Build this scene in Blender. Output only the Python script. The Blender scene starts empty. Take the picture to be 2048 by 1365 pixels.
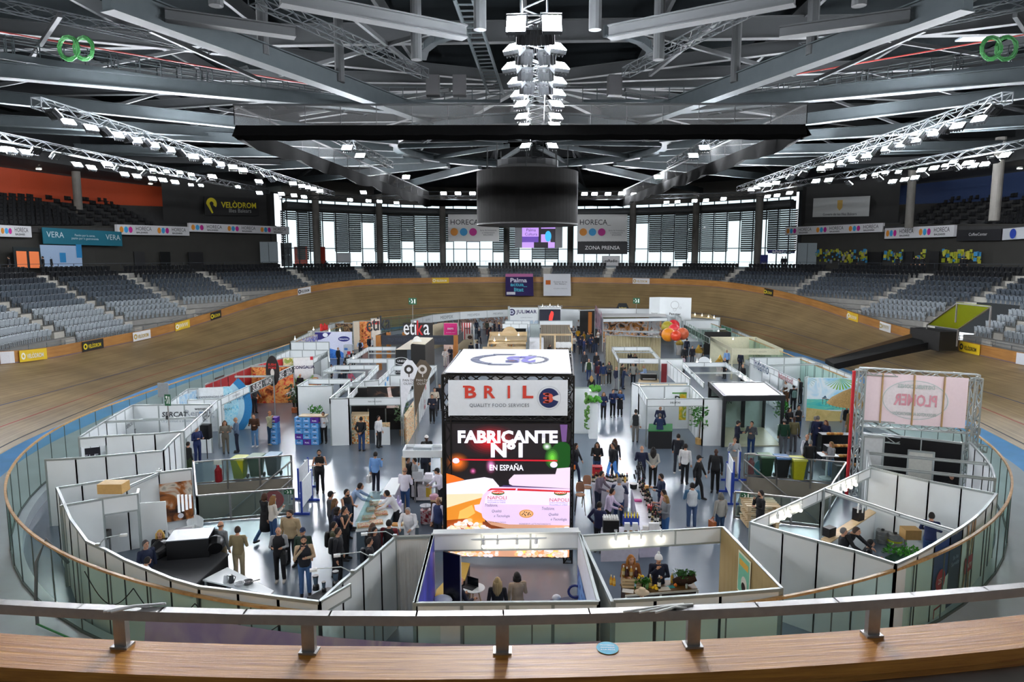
import bpy,bmesh,math,random
from mathutils import Vector as V,Matrix as MX,noise as NZ
SC = bpy.context.scene; COL = SC.collection
R = math.radians; PI = math.pi; rnd = random.Random(7)
# ---------------------------------------------------------------- camera
F,YH,VX = 1365.0,514.0,1090.0
CAM = V((1.4,0.0,9.7))
TH = math.atan((682.5 - YH) / F); PS = math.atan((VX - 1024) / F)
FW = V((-math.sin(PS) * math.cos(TH),math.cos(PS) * math.cos(TH),-math.sin(TH)))
RT = V((math.cos(PS),math.sin(PS),0)); UP = RT.cross(FW)
cd = bpy.data.cameras.new('camera'); cam = bpy.data.objects.new('camera',cd); COL.objects.link(cam)
cd.sensor_width = 36; cd.lens = F * 36 / 2048; cd.clip_start = .05; cd.clip_end = 600
m = MX((RT,UP,-FW)).transposed().to_4x4(); m.translation = CAM; cam.matrix_world = m
SC.camera = cam
def at(x,y,z=0.0):
    "point of the plane at height z under photograph pixel (x, y)"
    d = FW * F + RT * (x - 1024) - UP * (y - 682.5)
    return CAM + d * ((z - CAM.z) / d.z)
def atY(x,y,Y):
    d = FW * F + RT * (x - 1024) - UP * (y - 682.5)
    return CAM + d * (Y / d.y)
def pix(p):
    v = V(p) - CAM; d = v.dot(FW)
    return 1024 + F * v.dot(RT) / d,682.5 - F * v.dot(UP) / d
def ppm(p): return F / max(.1,(V(p) - CAM).dot(FW))
# ---------------------------------------------------------------- colour management, world
SC.view_settings.view_transform = 'Standard'; SC.view_settings.look = 'None'
SC.view_settings.gamma = 1; SC.view_settings.use_curve_mapping = False
SC.view_settings.exposure = 2.2
SC.cycles.max_bounces = 6; SC.cycles.diffuse_bounces = 3; SC.cycles.glossy_bounces = 3
SC.cycles.transparent_max_bounces = 12; SC.cycles.transmission_bounces = 4
SC.cycles.sample_clamp_indirect = 4; SC.cycles.sample_clamp_direct = 0
SC.cycles.caustics_reflective = False; SC.cycles.caustics_refractive = False
W = bpy.data.worlds.new('sky'); SC.world = W; W.use_nodes = True
bg = W.node_tree.nodes['Background']; bg.inputs[0].default_value = (.86,.94,1,1); bg.inputs[1].default_value = .366
LAMP = 235.0      # brightness of the LED floodlights
# ---------------------------------------------------------------- materials
MATS = {}
def lin(c):
    if isinstance(c,str):
        c = [int(c[i:i + 2],16) / 255 for i in (0,2,4)]
        c = [v / 12.92 if v <= .04045 else ((v + .055) / 1.055) ** 2.4 for v in c]
    return tuple(c[:3]) + (1,)
def M(name,col='808080',rough=.55,metal=0.0,emit=0.0,noise=0.0,scale=6.0,spec=.5,alpha=1.0,trans=0.0,bump=0.0,stretch=None,coat=0.0):
    if name in MATS: return MATS[name]
    mt = bpy.data.materials.new(name); mt.use_nodes = True; MATS[name] = mt
    nt = mt.node_tree; b = nt.nodes['Principled BSDF']; c = lin(col)
    b.inputs['Base Color'].default_value = c; b.inputs['Roughness'].default_value = rough
    b.inputs['Metallic'].default_value = metal; b.inputs['Specular IOR Level'].default_value = spec
    b.inputs['Alpha'].default_value = alpha; b.inputs['Transmission Weight'].default_value = trans
    b.inputs['Coat Weight'].default_value = coat
    if emit:
        b.inputs['Emission Color'].default_value = c; b.inputs['Emission Strength'].default_value = emit
    mt.diffuse_color = c
    if noise or bump:
        tc = nt.nodes.new('ShaderNodeTexCoord'); mp = nt.nodes.new('ShaderNodeMapping')
        n = nt.nodes.new('ShaderNodeTexNoise'); n.inputs['Scale'].default_value = scale; n.inputs['Detail'].default_value = 4
        if stretch: mp.inputs['Scale'].default_value = stretch
        nt.links.new(tc.outputs['Object'],mp.inputs[0]); nt.links.new(mp.outputs[0],n.inputs['Vector'])
        if noise:
            mr = nt.nodes.new('ShaderNodeMapRange'); mr.inputs[1].default_value = .25; mr.inputs[2].default_value = .75
            mr.inputs[3].default_value = 1 - noise; mr.inputs[4].default_value = 1 + noise * .6
            mx = nt.nodes.new('ShaderNodeMix'); mx.data_type = 'RGBA'; mx.blend_type = 'MULTIPLY'; mx.inputs[0].default_value = 1
            mx.inputs['A'].default_value = c
            nt.links.new(n.outputs[0],mr.inputs[0]); nt.links.new(mr.outputs[0],mx.inputs['B'])
            nt.links.new(mx.outputs['Result'],b.inputs['Base Color'])
        if bump:
            bp = nt.nodes.new('ShaderNodeBump'); bp.inputs['Strength'].default_value = bump
            nt.links.new(n.outputs[0],bp.inputs['Height']); nt.links.new(bp.outputs[0],b.inputs['Normal'])
    return mt
def glassmat(name,col,a,rough=.02):
    if name in MATS: return MATS[name]
    mt = bpy.data.materials.new(name); mt.use_nodes = True; MATS[name] = mt
    nt = mt.node_tree; nt.nodes.clear()
    o = nt.nodes.new('ShaderNodeOutputMaterial'); mx = nt.nodes.new('ShaderNodeMixShader')
    t = nt.nodes.new('ShaderNodeBsdfTransparent'); t.inputs[0].default_value = lin(col)
    g = nt.nodes.new('ShaderNodeBsdfPrincipled'); g.inputs['Base Color'].default_value = lin(col); g.inputs['Roughness'].default_value = rough
    mx.inputs[0].default_value = a
    nt.links.new(t.outputs[0],mx.inputs[1]); nt.links.new(g.outputs[0],mx.inputs[2]); nt.links.new(mx.outputs[0],o.inputs[0])
    return mt
def C(hexcol,rough=.6,noise=.08): return M('paint_%s_%d' % (hexcol,rough * 100),hexcol,rough,noise=noise,scale=9)
def E(hexcol,s=1.0): return M('glow_%s_%d' % (hexcol,int(s * 100)),hexcol,.5,emit=s)
# ---------------------------------------------------------------- mesh helpers
class MB:
    def __init__(s): s.v = []; s.f = []; s.mi = []; s.cur = 0
    def add(s,vs,fs):
        o = len(s.v); s.v += [tuple(p) for p in vs]; s.f += [tuple(i + o for i in f) for f in fs]; s.mi += [s.cur] * len(fs); return s
    def box(s,c,sz,rz=0.0,ax=None):
        c = V(c); hx,hy,hz = sz[0] / 2,sz[1] / 2,sz[2] / 2
        if ax is None:
            ax = (V((math.cos(rz),math.sin(rz),0)),V((-math.sin(rz),math.cos(rz),0)),V((0,0,1)))
        p = [c + ax[0] * (i * hx) + ax[1] * (j * hy) + ax[2] * (k * hz) for k in (-1,1) for j in (-1,1) for i in (-1,1)]
        return s.add(p,[(0,2,3,1),(4,5,7,6),(0,1,5,4),(2,6,7,3),(0,4,6,2),(1,3,7,5)])
    def bar(s,a,b,w,h=None,up=V((0,0,1))):
        a = V(a); b = V(b); h = h or w; d = b - a; L = d.length
        if L < 1e-6: return s
        d /= L; x = d.cross(up)
        if x.length < 1e-3: x = d.cross(V((1,0,0)))
        x.normalize(); y = x.cross(d)
        return s.box((a + b) / 2,(L,w,h),ax=(d,x,y))
    def tube(s,pts,r,n=8,cap=True):
        pts = [V(p) for p in pts]; k = len(pts); rs = r if isinstance(r,(list,tuple)) else [r] * k
        o = len(s.v); nrm = None
        for i,p in enumerate(pts):
            d = (pts[min(i + 1,k - 1)] - pts[max(i - 1,0)])
            d = d.normalized() if d.length > 1e-9 else V((0,0,1))
            if nrm is None:
                nrm = d.cross(V((0,0,1)));
                if nrm.length < 1e-3: nrm = V((1,0,0))
            nrm = (nrm - d * nrm.dot(d)).normalized(); b = d.cross(nrm)
            for j in range(n):
                a = 2 * PI * j / n; s.v.append(tuple(p + (nrm * math.cos(a) + b * math.sin(a)) * rs[i]))
        for i in range(k - 1):
            for j in range(n):
                s.f.append((o + i * n + j,o + i * n + (j + 1) % n,o + (i + 1) * n + (j + 1) % n,o + (i + 1) * n + j)); s.mi.append(s.cur)
        if cap:
            s.f.append(tuple(o + j for j in range(n))[::-1]); s.f.append(tuple(o + (k - 1) * n + j for j in range(n))); s.mi += [s.cur] * 2
        return s
    def cyl(s,c,r,h,n=16,r2=None):
        c = V(c); r2 = r if r2 is None else r2
        return s.tube([c,c + V((0,0,h))],[r,r2],n)
    def lathe(s,c,prof,n=16):
        c = V(c); o = len(s.v)
        for r,z in prof:
            for j in range(n):
                a = 2 * PI * j / n; s.v.append(tuple(c + V((r * math.cos(a),r * math.sin(a),z))))
        for i in range(len(prof) - 1):
            for j in range(n):
                s.f.append((o + i * n + j,o + i * n + (j + 1) % n,o + (i + 1) * n + (j + 1) % n,o + (i + 1) * n + j)); s.mi.append(s.cur)
        s.f.append(tuple(o + j for j in range(n))[::-1]); s.f.append(tuple(o + (len(prof) - 1) * n + j for j in range(n))); s.mi += [s.cur] * 2
        return s
    def ball(s,c,r,n=10,m=6):
        c = V(c); r = V(r) if isinstance(r,(tuple,list,V)) else V((r,r,r))
        prof = [(math.sin(PI * i / m),-math.cos(PI * i / m)) for i in range(m + 1)]
        prof[0] = (.02,-1); prof[-1] = (.02,1); o = len(s.v); s.lathe((0,0,0),prof,n)
        for i in range(o,len(s.v)):
            p = s.v[i]; s.v[i] = (c.x + p[0] * r.x,c.y + p[1] * r.y,c.z + p[2] * r.z)
        return s
    def poly(s,pts): return s.add(pts,[tuple(range(len(pts)))])
    def prism(s,pts,vec):
        n = len(pts); vec = V(vec); pts = [V(p) for p in pts]
        return s.add(pts + [p + vec for p in pts],[tuple(range(n))[::-1],tuple(range(n,2 * n))] + [(i,(i + 1) % n,n + (i + 1) % n,n + i) for i in range(n)])
    def strip(s,A,B):
        n = len(A); return s.add(list(A) + list(B),[(i,i + 1,n + i + 1,n + i) for i in range(n - 1)])
    def mesh(s,name,mats,smooth=False):
        me = bpy.data.meshes.new(name); me.from_pydata(s.v,[],s.f); me.validate()
        for k in (mats if isinstance(mats,(list,tuple)) else [mats]): me.materials.append(k)
        if len(me.polygons) == len(s.mi): me.polygons.foreach_set('material_index',s.mi)
        if smooth: me.polygons.foreach_set('use_smooth',[True] * len(me.polygons))
        bm = bmesh.new(); bm.from_mesh(me); bmesh.ops.recalc_face_normals(bm,faces=bm.faces); bm.to_mesh(me); bm.free()
        return me
    def build(s,name,mats,parent=None,smooth=False):
        o = bpy.data.objects.new(name,s.mesh(name,mats,smooth)); COL.objects.link(o)
        if parent is not None: adopt(o,parent)
        return o
def adopt(o,parent):
    "children are given in world space"
    o.parent = parent; o.matrix_parent_inverse = parent.matrix_basis.inverted()
    return o
def tag(o,label,cat,group=None,kind=None):
    o['label'] = label; o['category'] = cat
    if group: o['group'] = group
    if kind: o['kind'] = kind
    return o
def thing(name,label,cat,loc=(0,0,0),rz=0.0,group=None):
    o = bpy.data.objects.new(name,None); COL.objects.link(o); o.location = loc; o.rotation_euler = (0,0,rz); o.empty_display_size = .2
    return tag(o,label,cat,group)
def struct(name,mb,mats,smooth=False):
    o = mb.build(name,mats,None,smooth); o['kind'] = 'structure'; return o
def copy_tree(o,parent=None):
    c = o.copy(); COL.objects.link(c)
    if parent is not None: c.parent = parent
    for ch in o.children: copy_tree(ch,c)
    return c
def text_mesh(s,size=1.0,bold=0.0,space=1.0,shear=0.0,extrude=0.0):
    cu = bpy.data.curves.new('t','FONT'); cu.body = s; cu.size = size; cu.align_x = 'CENTER'; cu.align_y = 'CENTER'
    cu.offset = bold; cu.space_character = space; cu.shear = shear; cu.extrude = extrude; cu.resolution_u = 2
    ob = bpy.data.objects.new('t',cu); COL.objects.link(ob)
    dg = bpy.context.evaluated_depsgraph_get(); me = bpy.data.meshes.new_from_object(ob.evaluated_get(dg))
    bpy.data.objects.remove(ob); bpy.data.curves.remove(cu); return me
def put_text(s,c,ux,uy,width,mat,parent=None,name='lettering',height=None,bold=0.0,space=1.0,shear=0.0,lift=.012,depth=0.0):
    "lettering centred on c, ux to the right and uy up; scaled to width (and height when given)"
    me = text_mesh(s,1.0,bold,space,shear)
    if not len(me.vertices): return None
    xs = [v.co.x for v in me.vertices]; ys = [v.co.y for v in me.vertices]
    w = max(xs) - min(xs); h = max(ys) - min(ys); cx = (max(xs) + min(xs)) / 2; cy = (max(ys) + min(ys)) / 2
    kx = width / w; ky = kx if height is None else height / h
    ux = V(ux).normalized(); uy = V(uy).normalized(); n = ux.cross(uy)
    for v in me.vertices:
        p = V(c) + ux * ((v.co.x - cx) * kx) + uy * ((v.co.y - cy) * ky) + n * lift; v.co = p
    if depth:
        bm = bmesh.new(); bm.from_mesh(me); g = bmesh.ops.extrude_face_region(bm,geom=bm.faces[:])
        bmesh.ops.translate(bm,vec=n * depth,verts=[e for e in g['geom'] if isinstance(e,bmesh.types.BMVert)]); bm.to_mesh(me); bm.free()
    me.name = name; me.materials.clear(); me.materials.append(mat)
    o = bpy.data.objects.new(name,me); COL.objects.link(o)
    if parent is not None: adopt(o,parent)
    return o
class Face:
    "a flat rectangle in the world to draw on: u, v in metres from its centre"
    def __init__(s,c,ux,uy,w,h): s.c = V(c); s.ux = V(ux).normalized(); s.uy = V(uy).normalized(); s.n = s.ux.cross(s.uy); s.w = w; s.h = h
    def p(s,u,v,l=0.0): return s.c + s.ux * u + s.uy * v + s.n * l
    def rect(s,mb,u0,v0,u1,v1,l=.01): return mb.poly([s.p(u0,v0,l),s.p(u1,v0,l),s.p(u1,v1,l),s.p(u0,v1,l)])
    def disc(s,mb,u,v,ru,rv=None,l=.012,n=24,a0=0,a1=2 * PI):
        rv = rv or ru; full = abs(a1 - a0 - 2 * PI) < 1e-6
        return mb.poly([s.p(u + ru * math.cos(a0 + (a1 - a0) * i / n),v + rv * math.sin(a0 + (a1 - a0) * i / n),l) for i in range(n if full else n + 1)])
    def ring(s,mb,u,v,r0,r1,l=.012,n=28,a0=0.0,a1=2 * PI,k=1.0):
        A = [s.p(u + r0 * math.cos(a0 + (a1 - a0) * i / n),v + r0 * k * math.sin(a0 + (a1 - a0) * i / n),l) for i in range(n + 1)]
        B = [s.p(u + r1 * math.cos(a0 + (a1 - a0) * i / n),v + r1 * k * math.sin(a0 + (a1 - a0) * i / n),l) for i in range(n + 1)]
        return mb.strip(A,B)
    def pts(s,mb,uv,l=.012): return mb.poly([s.p(u,v,l) for u,v in uv])
    def text(s,t,u,v,w,mat,parent=None,**k): return put_text(t,s.p(u,v),s.ux,s.uy,w,mat,parent,**k)
    def slab(s,mb,th=.02): return mb.box(s.p(0,0,-th / 2),(s.w,s.h,th),ax=(s.ux,s.uy,s.n))
def face4(tl,tr,h):
    "upright face whose top edge runs from tl to tr (world points), h tall, facing the camera side"
    tl = V(tl); tr = V(tr); ux = (tr - tl); w = ux.length; c = (tl + tr) / 2 - V((0,0,h / 2)); return Face(c,ux,(0,0,1),w,h)
def facepx(x0,y0,x1,y1,z,h): return face4(at(x0,y0,z),at(x1,y1,z),h)
# ---------------------------------------------------------------- the oval: infield balustrade curve and its offsets
HW,YN,YF,ZS = 20.0,33.2,74.6,.42; YM = (YN + YF) / 2
def oval(step=.5):
    pts = []; na = 68; ns = int((YF - YN) / step)
    for i in range(na): a = -PI / 2 + PI / 2 * i / na; pts.append((HW * math.cos(a),YN + HW * math.sin(a),math.cos(a),math.sin(a)))
    for i in range(ns): pts.append((HW,YN + (YF - YN) * i / ns,1,0))
    for i in range(2 * na): a = PI * i / (2 * na); pts.append((HW * math.cos(a),YF + HW * math.sin(a),math.cos(a),math.sin(a)))
    for i in range(ns): pts.append((-HW,YF - (YF - YN) * i / ns,-1,0))
    for i in range(na): a = PI + PI / 2 * i / na; pts.append((HW * math.cos(a),YN + HW * math.sin(a),math.cos(a),math.sin(a)))
    pts = [(x - .22,y,a,b) for x,y,a,b in pts]; return pts + [pts[0]]
OV = oval()
def sm(t): t = min(1,max(0,t)); return t * t * (3 - 2 * t)
def bank(y): return sm((abs(y - YM) - 4) / 34)
def lerp(a,b,t): return a + (b - a) * t
def o_blue0(b): return lerp(4.9,1.6,b)
def o_blue1(b): return lerp(6.3,2.7,b)
def o_rim(b): return lerp(14.3,8.0,b)
def z_rim(b): return lerp(2.3,5.85,b)
def o_top(b): return lerp(24.6,12.7,b)
def o_wall(b): return lerp(30.8,26.3,b)
ZT = 8.02; NR = 12
def skew(x,y): return y + .03 * x * math.exp(-((y - 5) / 14) ** 2)
def offp(q,o,z):
    x = q[0] + q[2] * o; y = q[1] + q[3] * o; return V((x,skew(x,y),z))
def loop(fo,fz): return [offp(q,fo(bank(q[1] + q[3] * 6)),fz(bank(q[1] + q[3] * 6))) for q in OV]
def wood(name,c1,c2,scale,rough,along='UV',bumpy=.1):
    mt = bpy.data.materials.new(name); mt.use_nodes = True; MATS[name] = mt; nt = mt.node_tree; b = nt.nodes['Principled BSDF']
    tc = nt.nodes.new('ShaderNodeTexCoord'); mp = nt.nodes.new('ShaderNodeMapping'); mp.inputs['Scale'].default_value = scale
    n = nt.nodes.new('ShaderNodeTexNoise'); n.inputs['Scale'].default_value = 1; n.inputs['Detail'].default_value = 6; n.inputs['Roughness'].default_value = .65
    r = nt.nodes.new('ShaderNodeValToRGB'); r.color_ramp.elements[0].position = .3; r.color_ramp.elements[1].position = .7
    r.color_ramp.elements[0].color = lin(c1); r.color_ramp.elements[1].color = lin(c2)
    n2 = nt.nodes.new('ShaderNodeTexNoise'); n2.inputs['Scale'].default_value = .35; n2.inputs['Detail'].default_value = 3
    mr = nt.nodes.new('ShaderNodeMapRange'); mr.inputs[1].default_value = .3; mr.inputs[2].default_value = .7; mr.inputs[3].default_value = .78; mr.inputs[4].default_value = 1.12
    mx = nt.nodes.new('ShaderNodeMix'); mx.data_type = 'RGBA'; mx.blend_type = 'MULTIPLY'; mx.inputs[0].default_value = 1
    L = nt.links.new
    L(tc.outputs['UV' if along == 'UV' else 'Object'],mp.inputs[0]); L(mp.outputs[0],n.inputs['Vector']); L(tc.outputs['Object'],n2.inputs['Vector'])
    L(n.outputs[0],r.inputs[0]); L(r.outputs[0],mx.inputs['A']); L(n2.outputs[0],mr.inputs[0]); L(mr.outputs[0],mx.inputs['B'])
    L(mx.outputs['Result'],b.inputs['Base Color']); b.inputs['Roughness'].default_value = rough
    bp = nt.nodes.new('ShaderNodeBump'); bp.inputs['Strength'].default_value = bumpy; bp.inputs['Distance'].default_value = .02
    L(n.outputs[0],bp.inputs['Height']); L(bp.outputs[0],b.inputs['Normal'])
    return mt
TRK = wood('track_timber','7c6442','b0976c',(.12,9,1),.42)
OAK = wood('fence_timber','a06a30','c08a48',(.5,6,1),.5)
PINE = wood('coping_timber','8a4a12','d4963c',(1.2,26,1),.5,bumpy=.25)
FLO = M('floor_paint','74818f',.24,noise=.14,scale=.35,bump=.02,spec=.4)
SAF = M('safety_zone_paint','c2ccd2',.34,noise=.12,scale=.8)
BLU = M('blue_band_paint','62aeea',.34,noise=.14,scale=1.2)
CONC = M('concrete','8b8a86',.8,noise=.15,scale=2.5,bump=.1)
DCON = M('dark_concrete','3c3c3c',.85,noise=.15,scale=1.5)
def ribbon(name,mb_pairs,mats,uvs=True):
    "continuous band between loops; u runs along the band and v across it, in metres"
    me = bpy.data.meshes.new(name); vs = []; fs = []; uv = []; mi = []
    for A,B,nv,k in mb_pairs:
        n = len(A); o = len(vs); ss = [0.0]
        for i in range(1,n): ss.append(ss[-1] + (A[i] - A[i - 1]).length)
        W_ = (A[0] - B[0]).length
        for j in range(nv + 1):
            for i in range(n): vs.append(tuple(A[i].lerp(B[i],j / nv)))
        for j in range(nv):
            for i in range(n - 1):
                fs.append((o + j * n + i,o + j * n + i + 1,o + (j + 1) * n + i + 1,o + (j + 1) * n + i)); mi.append(k)
                for jj,ii in ((j,i),(j,i + 1),(j + 1,i + 1),(j + 1,i)): uv.append((ss[ii],jj / nv * W_))
    me.from_pydata(vs,[],fs); me.polygons.foreach_set('material_index',mi); me.polygons.foreach_set('use_smooth',[True] * len(fs))
    l = me.uv_layers.new(name='UVMap'); l.data.foreach_set('uv',[c for p in uv for c in p])
    for k in mats: me.materials.append(k)
    o = bpy.data.objects.new(name,me); COL.objects.link(o); return o
def up_(Lp,dz): return [p + V((0,0,dz)) for p in Lp]
L0 = loop(lambda b: -.15,lambda b: 0); LB0 = loop(o_blue0,lambda b: ZS); LB1 = loop(o_blue1,lambda b: ZS + .12); L1 = up_(L0,ZS)
RIM = loop(o_rim,z_rim)
mid = [a.lerp(b,.5) - V((0,0,.12 * (b.z - a.z) ** .5)) for a,b in zip(LB1,RIM)]
# infield floor
PITL = [at(*p) for p in ((390,971),(584,956),(589,1030),(397,1046))]; PITR = [at(*p) for p in ((1488,953),(1690,972),(1640,1056),(1468,1037))]
bm = bmesh.new(); es = []
for lp in (L0[:-1],PITL,PITR):
    vs = [bm.verts.new((p.x,p.y,0)) for p in lp]; es += [bm.edges.new((vs[i],vs[(i + 1) % len(vs)])) for i in range(len(vs))]
bmesh.ops.triangle_fill(bm,edges=es,use_beauty=True); me = bpy.data.meshes.new('floor'); bm.to_mesh(me); bm.free(); me.materials.append(FLO)
if sum(p.normal.z for p in me.polygons) < 0: me.flip_normals()
o = bpy.data.objects.new('floor',me); COL.objects.link(o); o['kind'] = 'structure'
o = ribbon('floor_safety_zone',[(L0,L1,1,0),(L1,LB0,2,0)],[SAF]); o['kind'] = 'structure'
o = ribbon('floor_blue_band',[(LB0,LB1,2,0)],[BLU]); o['kind'] = 'structure'
o = ribbon('floor_track_boards',[(LB1,mid,4,0),(mid,RIM,4,0)],[TRK]); o['kind'] = 'structure'
def trackp(i,t,lift=.012):
    a,c,b = LB1[i],mid[i],RIM[i]; p = a.lerp(c,t * 2) if t < .5 else c.lerp(b,t * 2 - 1)
    return p + V((-OV[i][2] * .25 * lift * 3,-OV[i][3] * .25 * lift * 3,lift))
for t,w,hx,nm in ((.04,.05,'20201e','black'),(.2,.05,'a04038','red'),(.42,.05,'3a4a78','blue')):
    o = ribbon('trim_track_line_' + nm,[([trackp(i,t) for i in range(len(OV))],[trackp(i,t + .008) for i in range(len(OV))],1,0)],[C(hx)]); o['kind'] = 'structure'
# fence round the top of the track
def up(Lp,dz,do=0.0): return [V((p.x + q[2] * do,p.y + q[3] * do,p.z + dz)) for p,q in zip(Lp,OV)]
FT = up(RIM,.85)
GAPR = [i for i,p in enumerate(RIM) if p.x > 20 and 57 < p.y < 62]          # the raised entrance ramp on the right straight
i0,i1 = GAPR[0],GAPR[-1]; NEARI = [i for i,p in enumerate(RIM) if p.y < 9.5]
def seg(Lp,a,b): return Lp[a:b + 1]
na_ = max(i for i in NEARI if i < len(OV) // 2); nb_ = min(i for i in NEARI if i > len(OV) // 2)
fin,fout = up(RIM,-.05),up(RIM,-.05,.14)
for nm,a,b in (('trim_fence_right',na_,i0),('trim_fence_far',i1,nb_)):
    A,B,Cc,D = seg(fin,a,b),seg(FT,a,b),seg(up(FT,0,.14),a,b),seg(fout,a,b)
    o = ribbon(nm,[(A,B,1,0),(B,Cc,1,0),(Cc,D,1,0)],[OAK]); o['kind'] = 'structure'
A,B = up(RIM,.02,-.02),up(RIM,.1,-.03)
o = ribbon('trim_fence_skirting',[(A,B,1,0)],[C('7a6a72')]); o['kind'] = 'structure'
# near fence coping, seen from the spectators' side
nidx = list(range(nb_,len(OV) - 1)) + list(range(0,na_ + 1))
def nseg(Lp): return [Lp[i] for i in nidx]
TOPN = FT; w_in,w_out = .3,.72
A,B = nseg(up(TOPN,0,w_in)),nseg(up(TOPN,0,w_out))
A2,B2 = nseg(up(TOPN,-.1,w_in)),nseg(up(TOPN,-.1,w_out))
o = ribbon('trim_near_fence_coping',[(A2,A,1,0),(A,B,3,0),(B,B2,1,0)],[PINE]); o['kind'] = 'structure'
o = ribbon('trim_near_fence_board',[(nseg(up(TOPN,-.1,.64)),nseg(up(TOPN,-.2,.65)),1,0),(nseg(up(fin,0,.36)),nseg(up(TOPN,-.1,.36)),1,0)],[PINE]); o['kind'] = 'structure'
o = ribbon('floor_spectator_slab',[(nseg(up(TOPN,-.26,.4)),nseg(up(TOPN,-.26,5.0)),2,0),(nseg(up(TOPN,-.26,5.0)),nseg(up(TOPN,.9,5.0)),1,0)],[CONC]); o['kind'] = 'structure'
# steel handrail on posts along the near coping
STEEL = M('brushed_steel','a8a6a4',.42,metal=.9,noise=.1,scale=14)
root = thing('handrail','brushed steel square handrail on short posts along the near timber coping','handrail',TOPN[0])
hz = .275
rl = nseg(up(TOPN,hz,.38))
mb = MB()
for a,b in zip(rl,rl[1:]): mb.bar(a,b + (b - a) * .02,.08,.08)
mb.build('rail',STEEL,root)
rf = [(a.lerp(b,t / 12),i) for i,(a,b) in enumerate(zip(rl,rl[1:])) for t in range(12)]
for x in (240,614,998,1386,1743):
    p,k = min(rf,key=lambda t: abs(pix(t[0])[0] - x)); q = OV[nidx[k]]; az = math.atan2(q[3],q[2])
    mb = MB(); mb.box(p - V((0,0,hz / 2)),(.05,.1,hz),az); mb.box(p - V((0,0,hz - .008)),(.1,.14,.016),az); mb.build('post',STEEL,root)
def band_tie(x,y,dx):
    p = min((t[0] for t in rf),key=lambda r: abs(pix(r)[0] - x)) - V((0,0,.01)); mb = MB()
    for k in range(3): mb.tube([p + V((dx * .1 * (k - 1) - .16,-.07,.055)),p + V((dx * .05 * k,.0,.07)),p + V((.2 + dx * .06 * k,.07,.056 - .05 * (k == 2)))],.009,6)
    return mb
tag(band_tie(262,0,.3).build('cable_tie',C('d8d8d8')),'white strap tied round the steel handrail near its left post','strap')
tag(band_tie(1322,0,1.2).build('cable_tie',C('e4e4e0')),'white tape knotted round the steel handrail right of centre','strap')
c = atY(1215,1298,4.85); c = at(1215,1297,TOPN[nidx[0]].z + .004); st = Face(c,(1,0,0),(0,1,0),.17,.17)
root = thing('sticker','round turquoise sticker with white writing on the near timber coping','sticker',c)
mb = MB(); mb.lathe(c,[(.085,0),(.085,.002)],28); mb.build('disc',C('20a8c8'),root)
for k,s_ in enumerate(('PROHIBIDO','ASOMARSE','A LA PISTA')): st.text(s_,0,.03 - .03 * k,.11,C('f0f0f0'),root,lift=.006)
# terraces under the seats
TERR = M('terrace_concrete','8f8d88',.8,noise=.12,scale=2)
def bq(q): return bank(q[1] + q[3] * 6)
def rowp(q,k,do=0.0,dz=0.0):
    b = bq(q); return offp(q,o_top(b) - k * .85 + do,ZT - k * .46 + dz)
def row_ok(q,k): b = bq(q); return o_top(b) - k * .85 > o_rim(b) + .75
IDX = [i for i in range(len(OV) - 1) if OV[i][1] + OV[i][3] * 10 > 24]
mb = MB()
for k in range(NR):
    for i in IDX[:-1]:
        q,r = OV[i],OV[i + 1]
        if not (row_ok(q,k) and row_ok(r,k)) or (i0 - 1 <= i <= i1 and k > 4): continue
        a0,a1 = rowp(q,k,-.45),rowp(r,k,-.45); b0,b1 = rowp(q,k,.42),rowp(r,k,.42)
        mb.poly([a0,a1,b1,b0]); d = V((0,0,-.46)); mb.poly([a0 + d,a1 + d,a1,a0])
struct('floor_terraces',mb,TERR)
mb = MB(); A = []; B = []
for i in IDX:
    q = OV[i]; b = bq(q); A.append(offp(q,o_top(b) + .4,ZT + .02)); B.append(offp(q,o_wall(b) + .5,ZT + .02))
mb.strip(A,B); struct('floor_concourse',mb,DCON)
mb = MB()
for i in IDX[:-1]:                                   # gap between the fence and the lowest seat row
    for q,r in ((OV[i],OV[i + 1]),):
        f = lambda q: (offp(q,o_rim(bq(q)) + .14,z_rim(bq(q)) + .1),offp(q,o_top(bq(q)) - .85 * max([k for k in range(NR) if row_ok(q,k)] or [0]) - .4,z_rim(bq(q)) + .15))
        a0,b0 = f(q); a1,b1 = f(r); mb.poly([a0,a1,b1,b0])
struct('floor_front_gangway',mb,TERR)
# ---------------------------------------------------------------- stadium seats
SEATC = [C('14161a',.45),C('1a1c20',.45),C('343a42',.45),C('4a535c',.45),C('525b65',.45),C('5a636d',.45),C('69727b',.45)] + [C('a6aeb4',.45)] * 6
SEATD = C('30363c',.5)
def seat_parts():
    b = MB(); n = 4
    for i in range(n):                                  # curved shell of the backrest
        u0,u1 = -.22 + .44 * i / n,-.22 + .44 * (i + 1) / n; d = lambda u: .05 * (1 - (u / .22) ** 2)
        for z0,z1,l0,l1 in ((.36,.62,.0,.05),(.62,.80,.05,.12)):
            k = .88 if z1 > .7 else 1
            a = [V((u0,d(u0) + l0,z0)),V((u1,d(u1) + l0,z0)),V((u1 * k,d(u1) + l1,z1)),V((u0 * k,d(u0) + l1,z1))]
            b.prism(a,(0,.035,0))
    p = MB()
    p.prism([V((-.21,-.06,.4)),V((.21,-.06,.4)),V((.2,-.12,.74)),V((-.2,-.12,.74))],(0,.05,0))
    p.box((0,.02,.34),(.36,.2,.06)); p.box((-.1,.05,.17),(.05,.08,.34)); p.box((.1,.05,.17),(.05,.08,.34))
    return b,p
SB,SP = seat_parts()
seatlist = []
base_s = [0.0]
for q,r in zip(OV,OV[1:]): base_s.append(base_s[-1] + math.hypot(r[0] - q[0],r[1] - q[1]))
AISLES = []
s_ = 0.0
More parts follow.
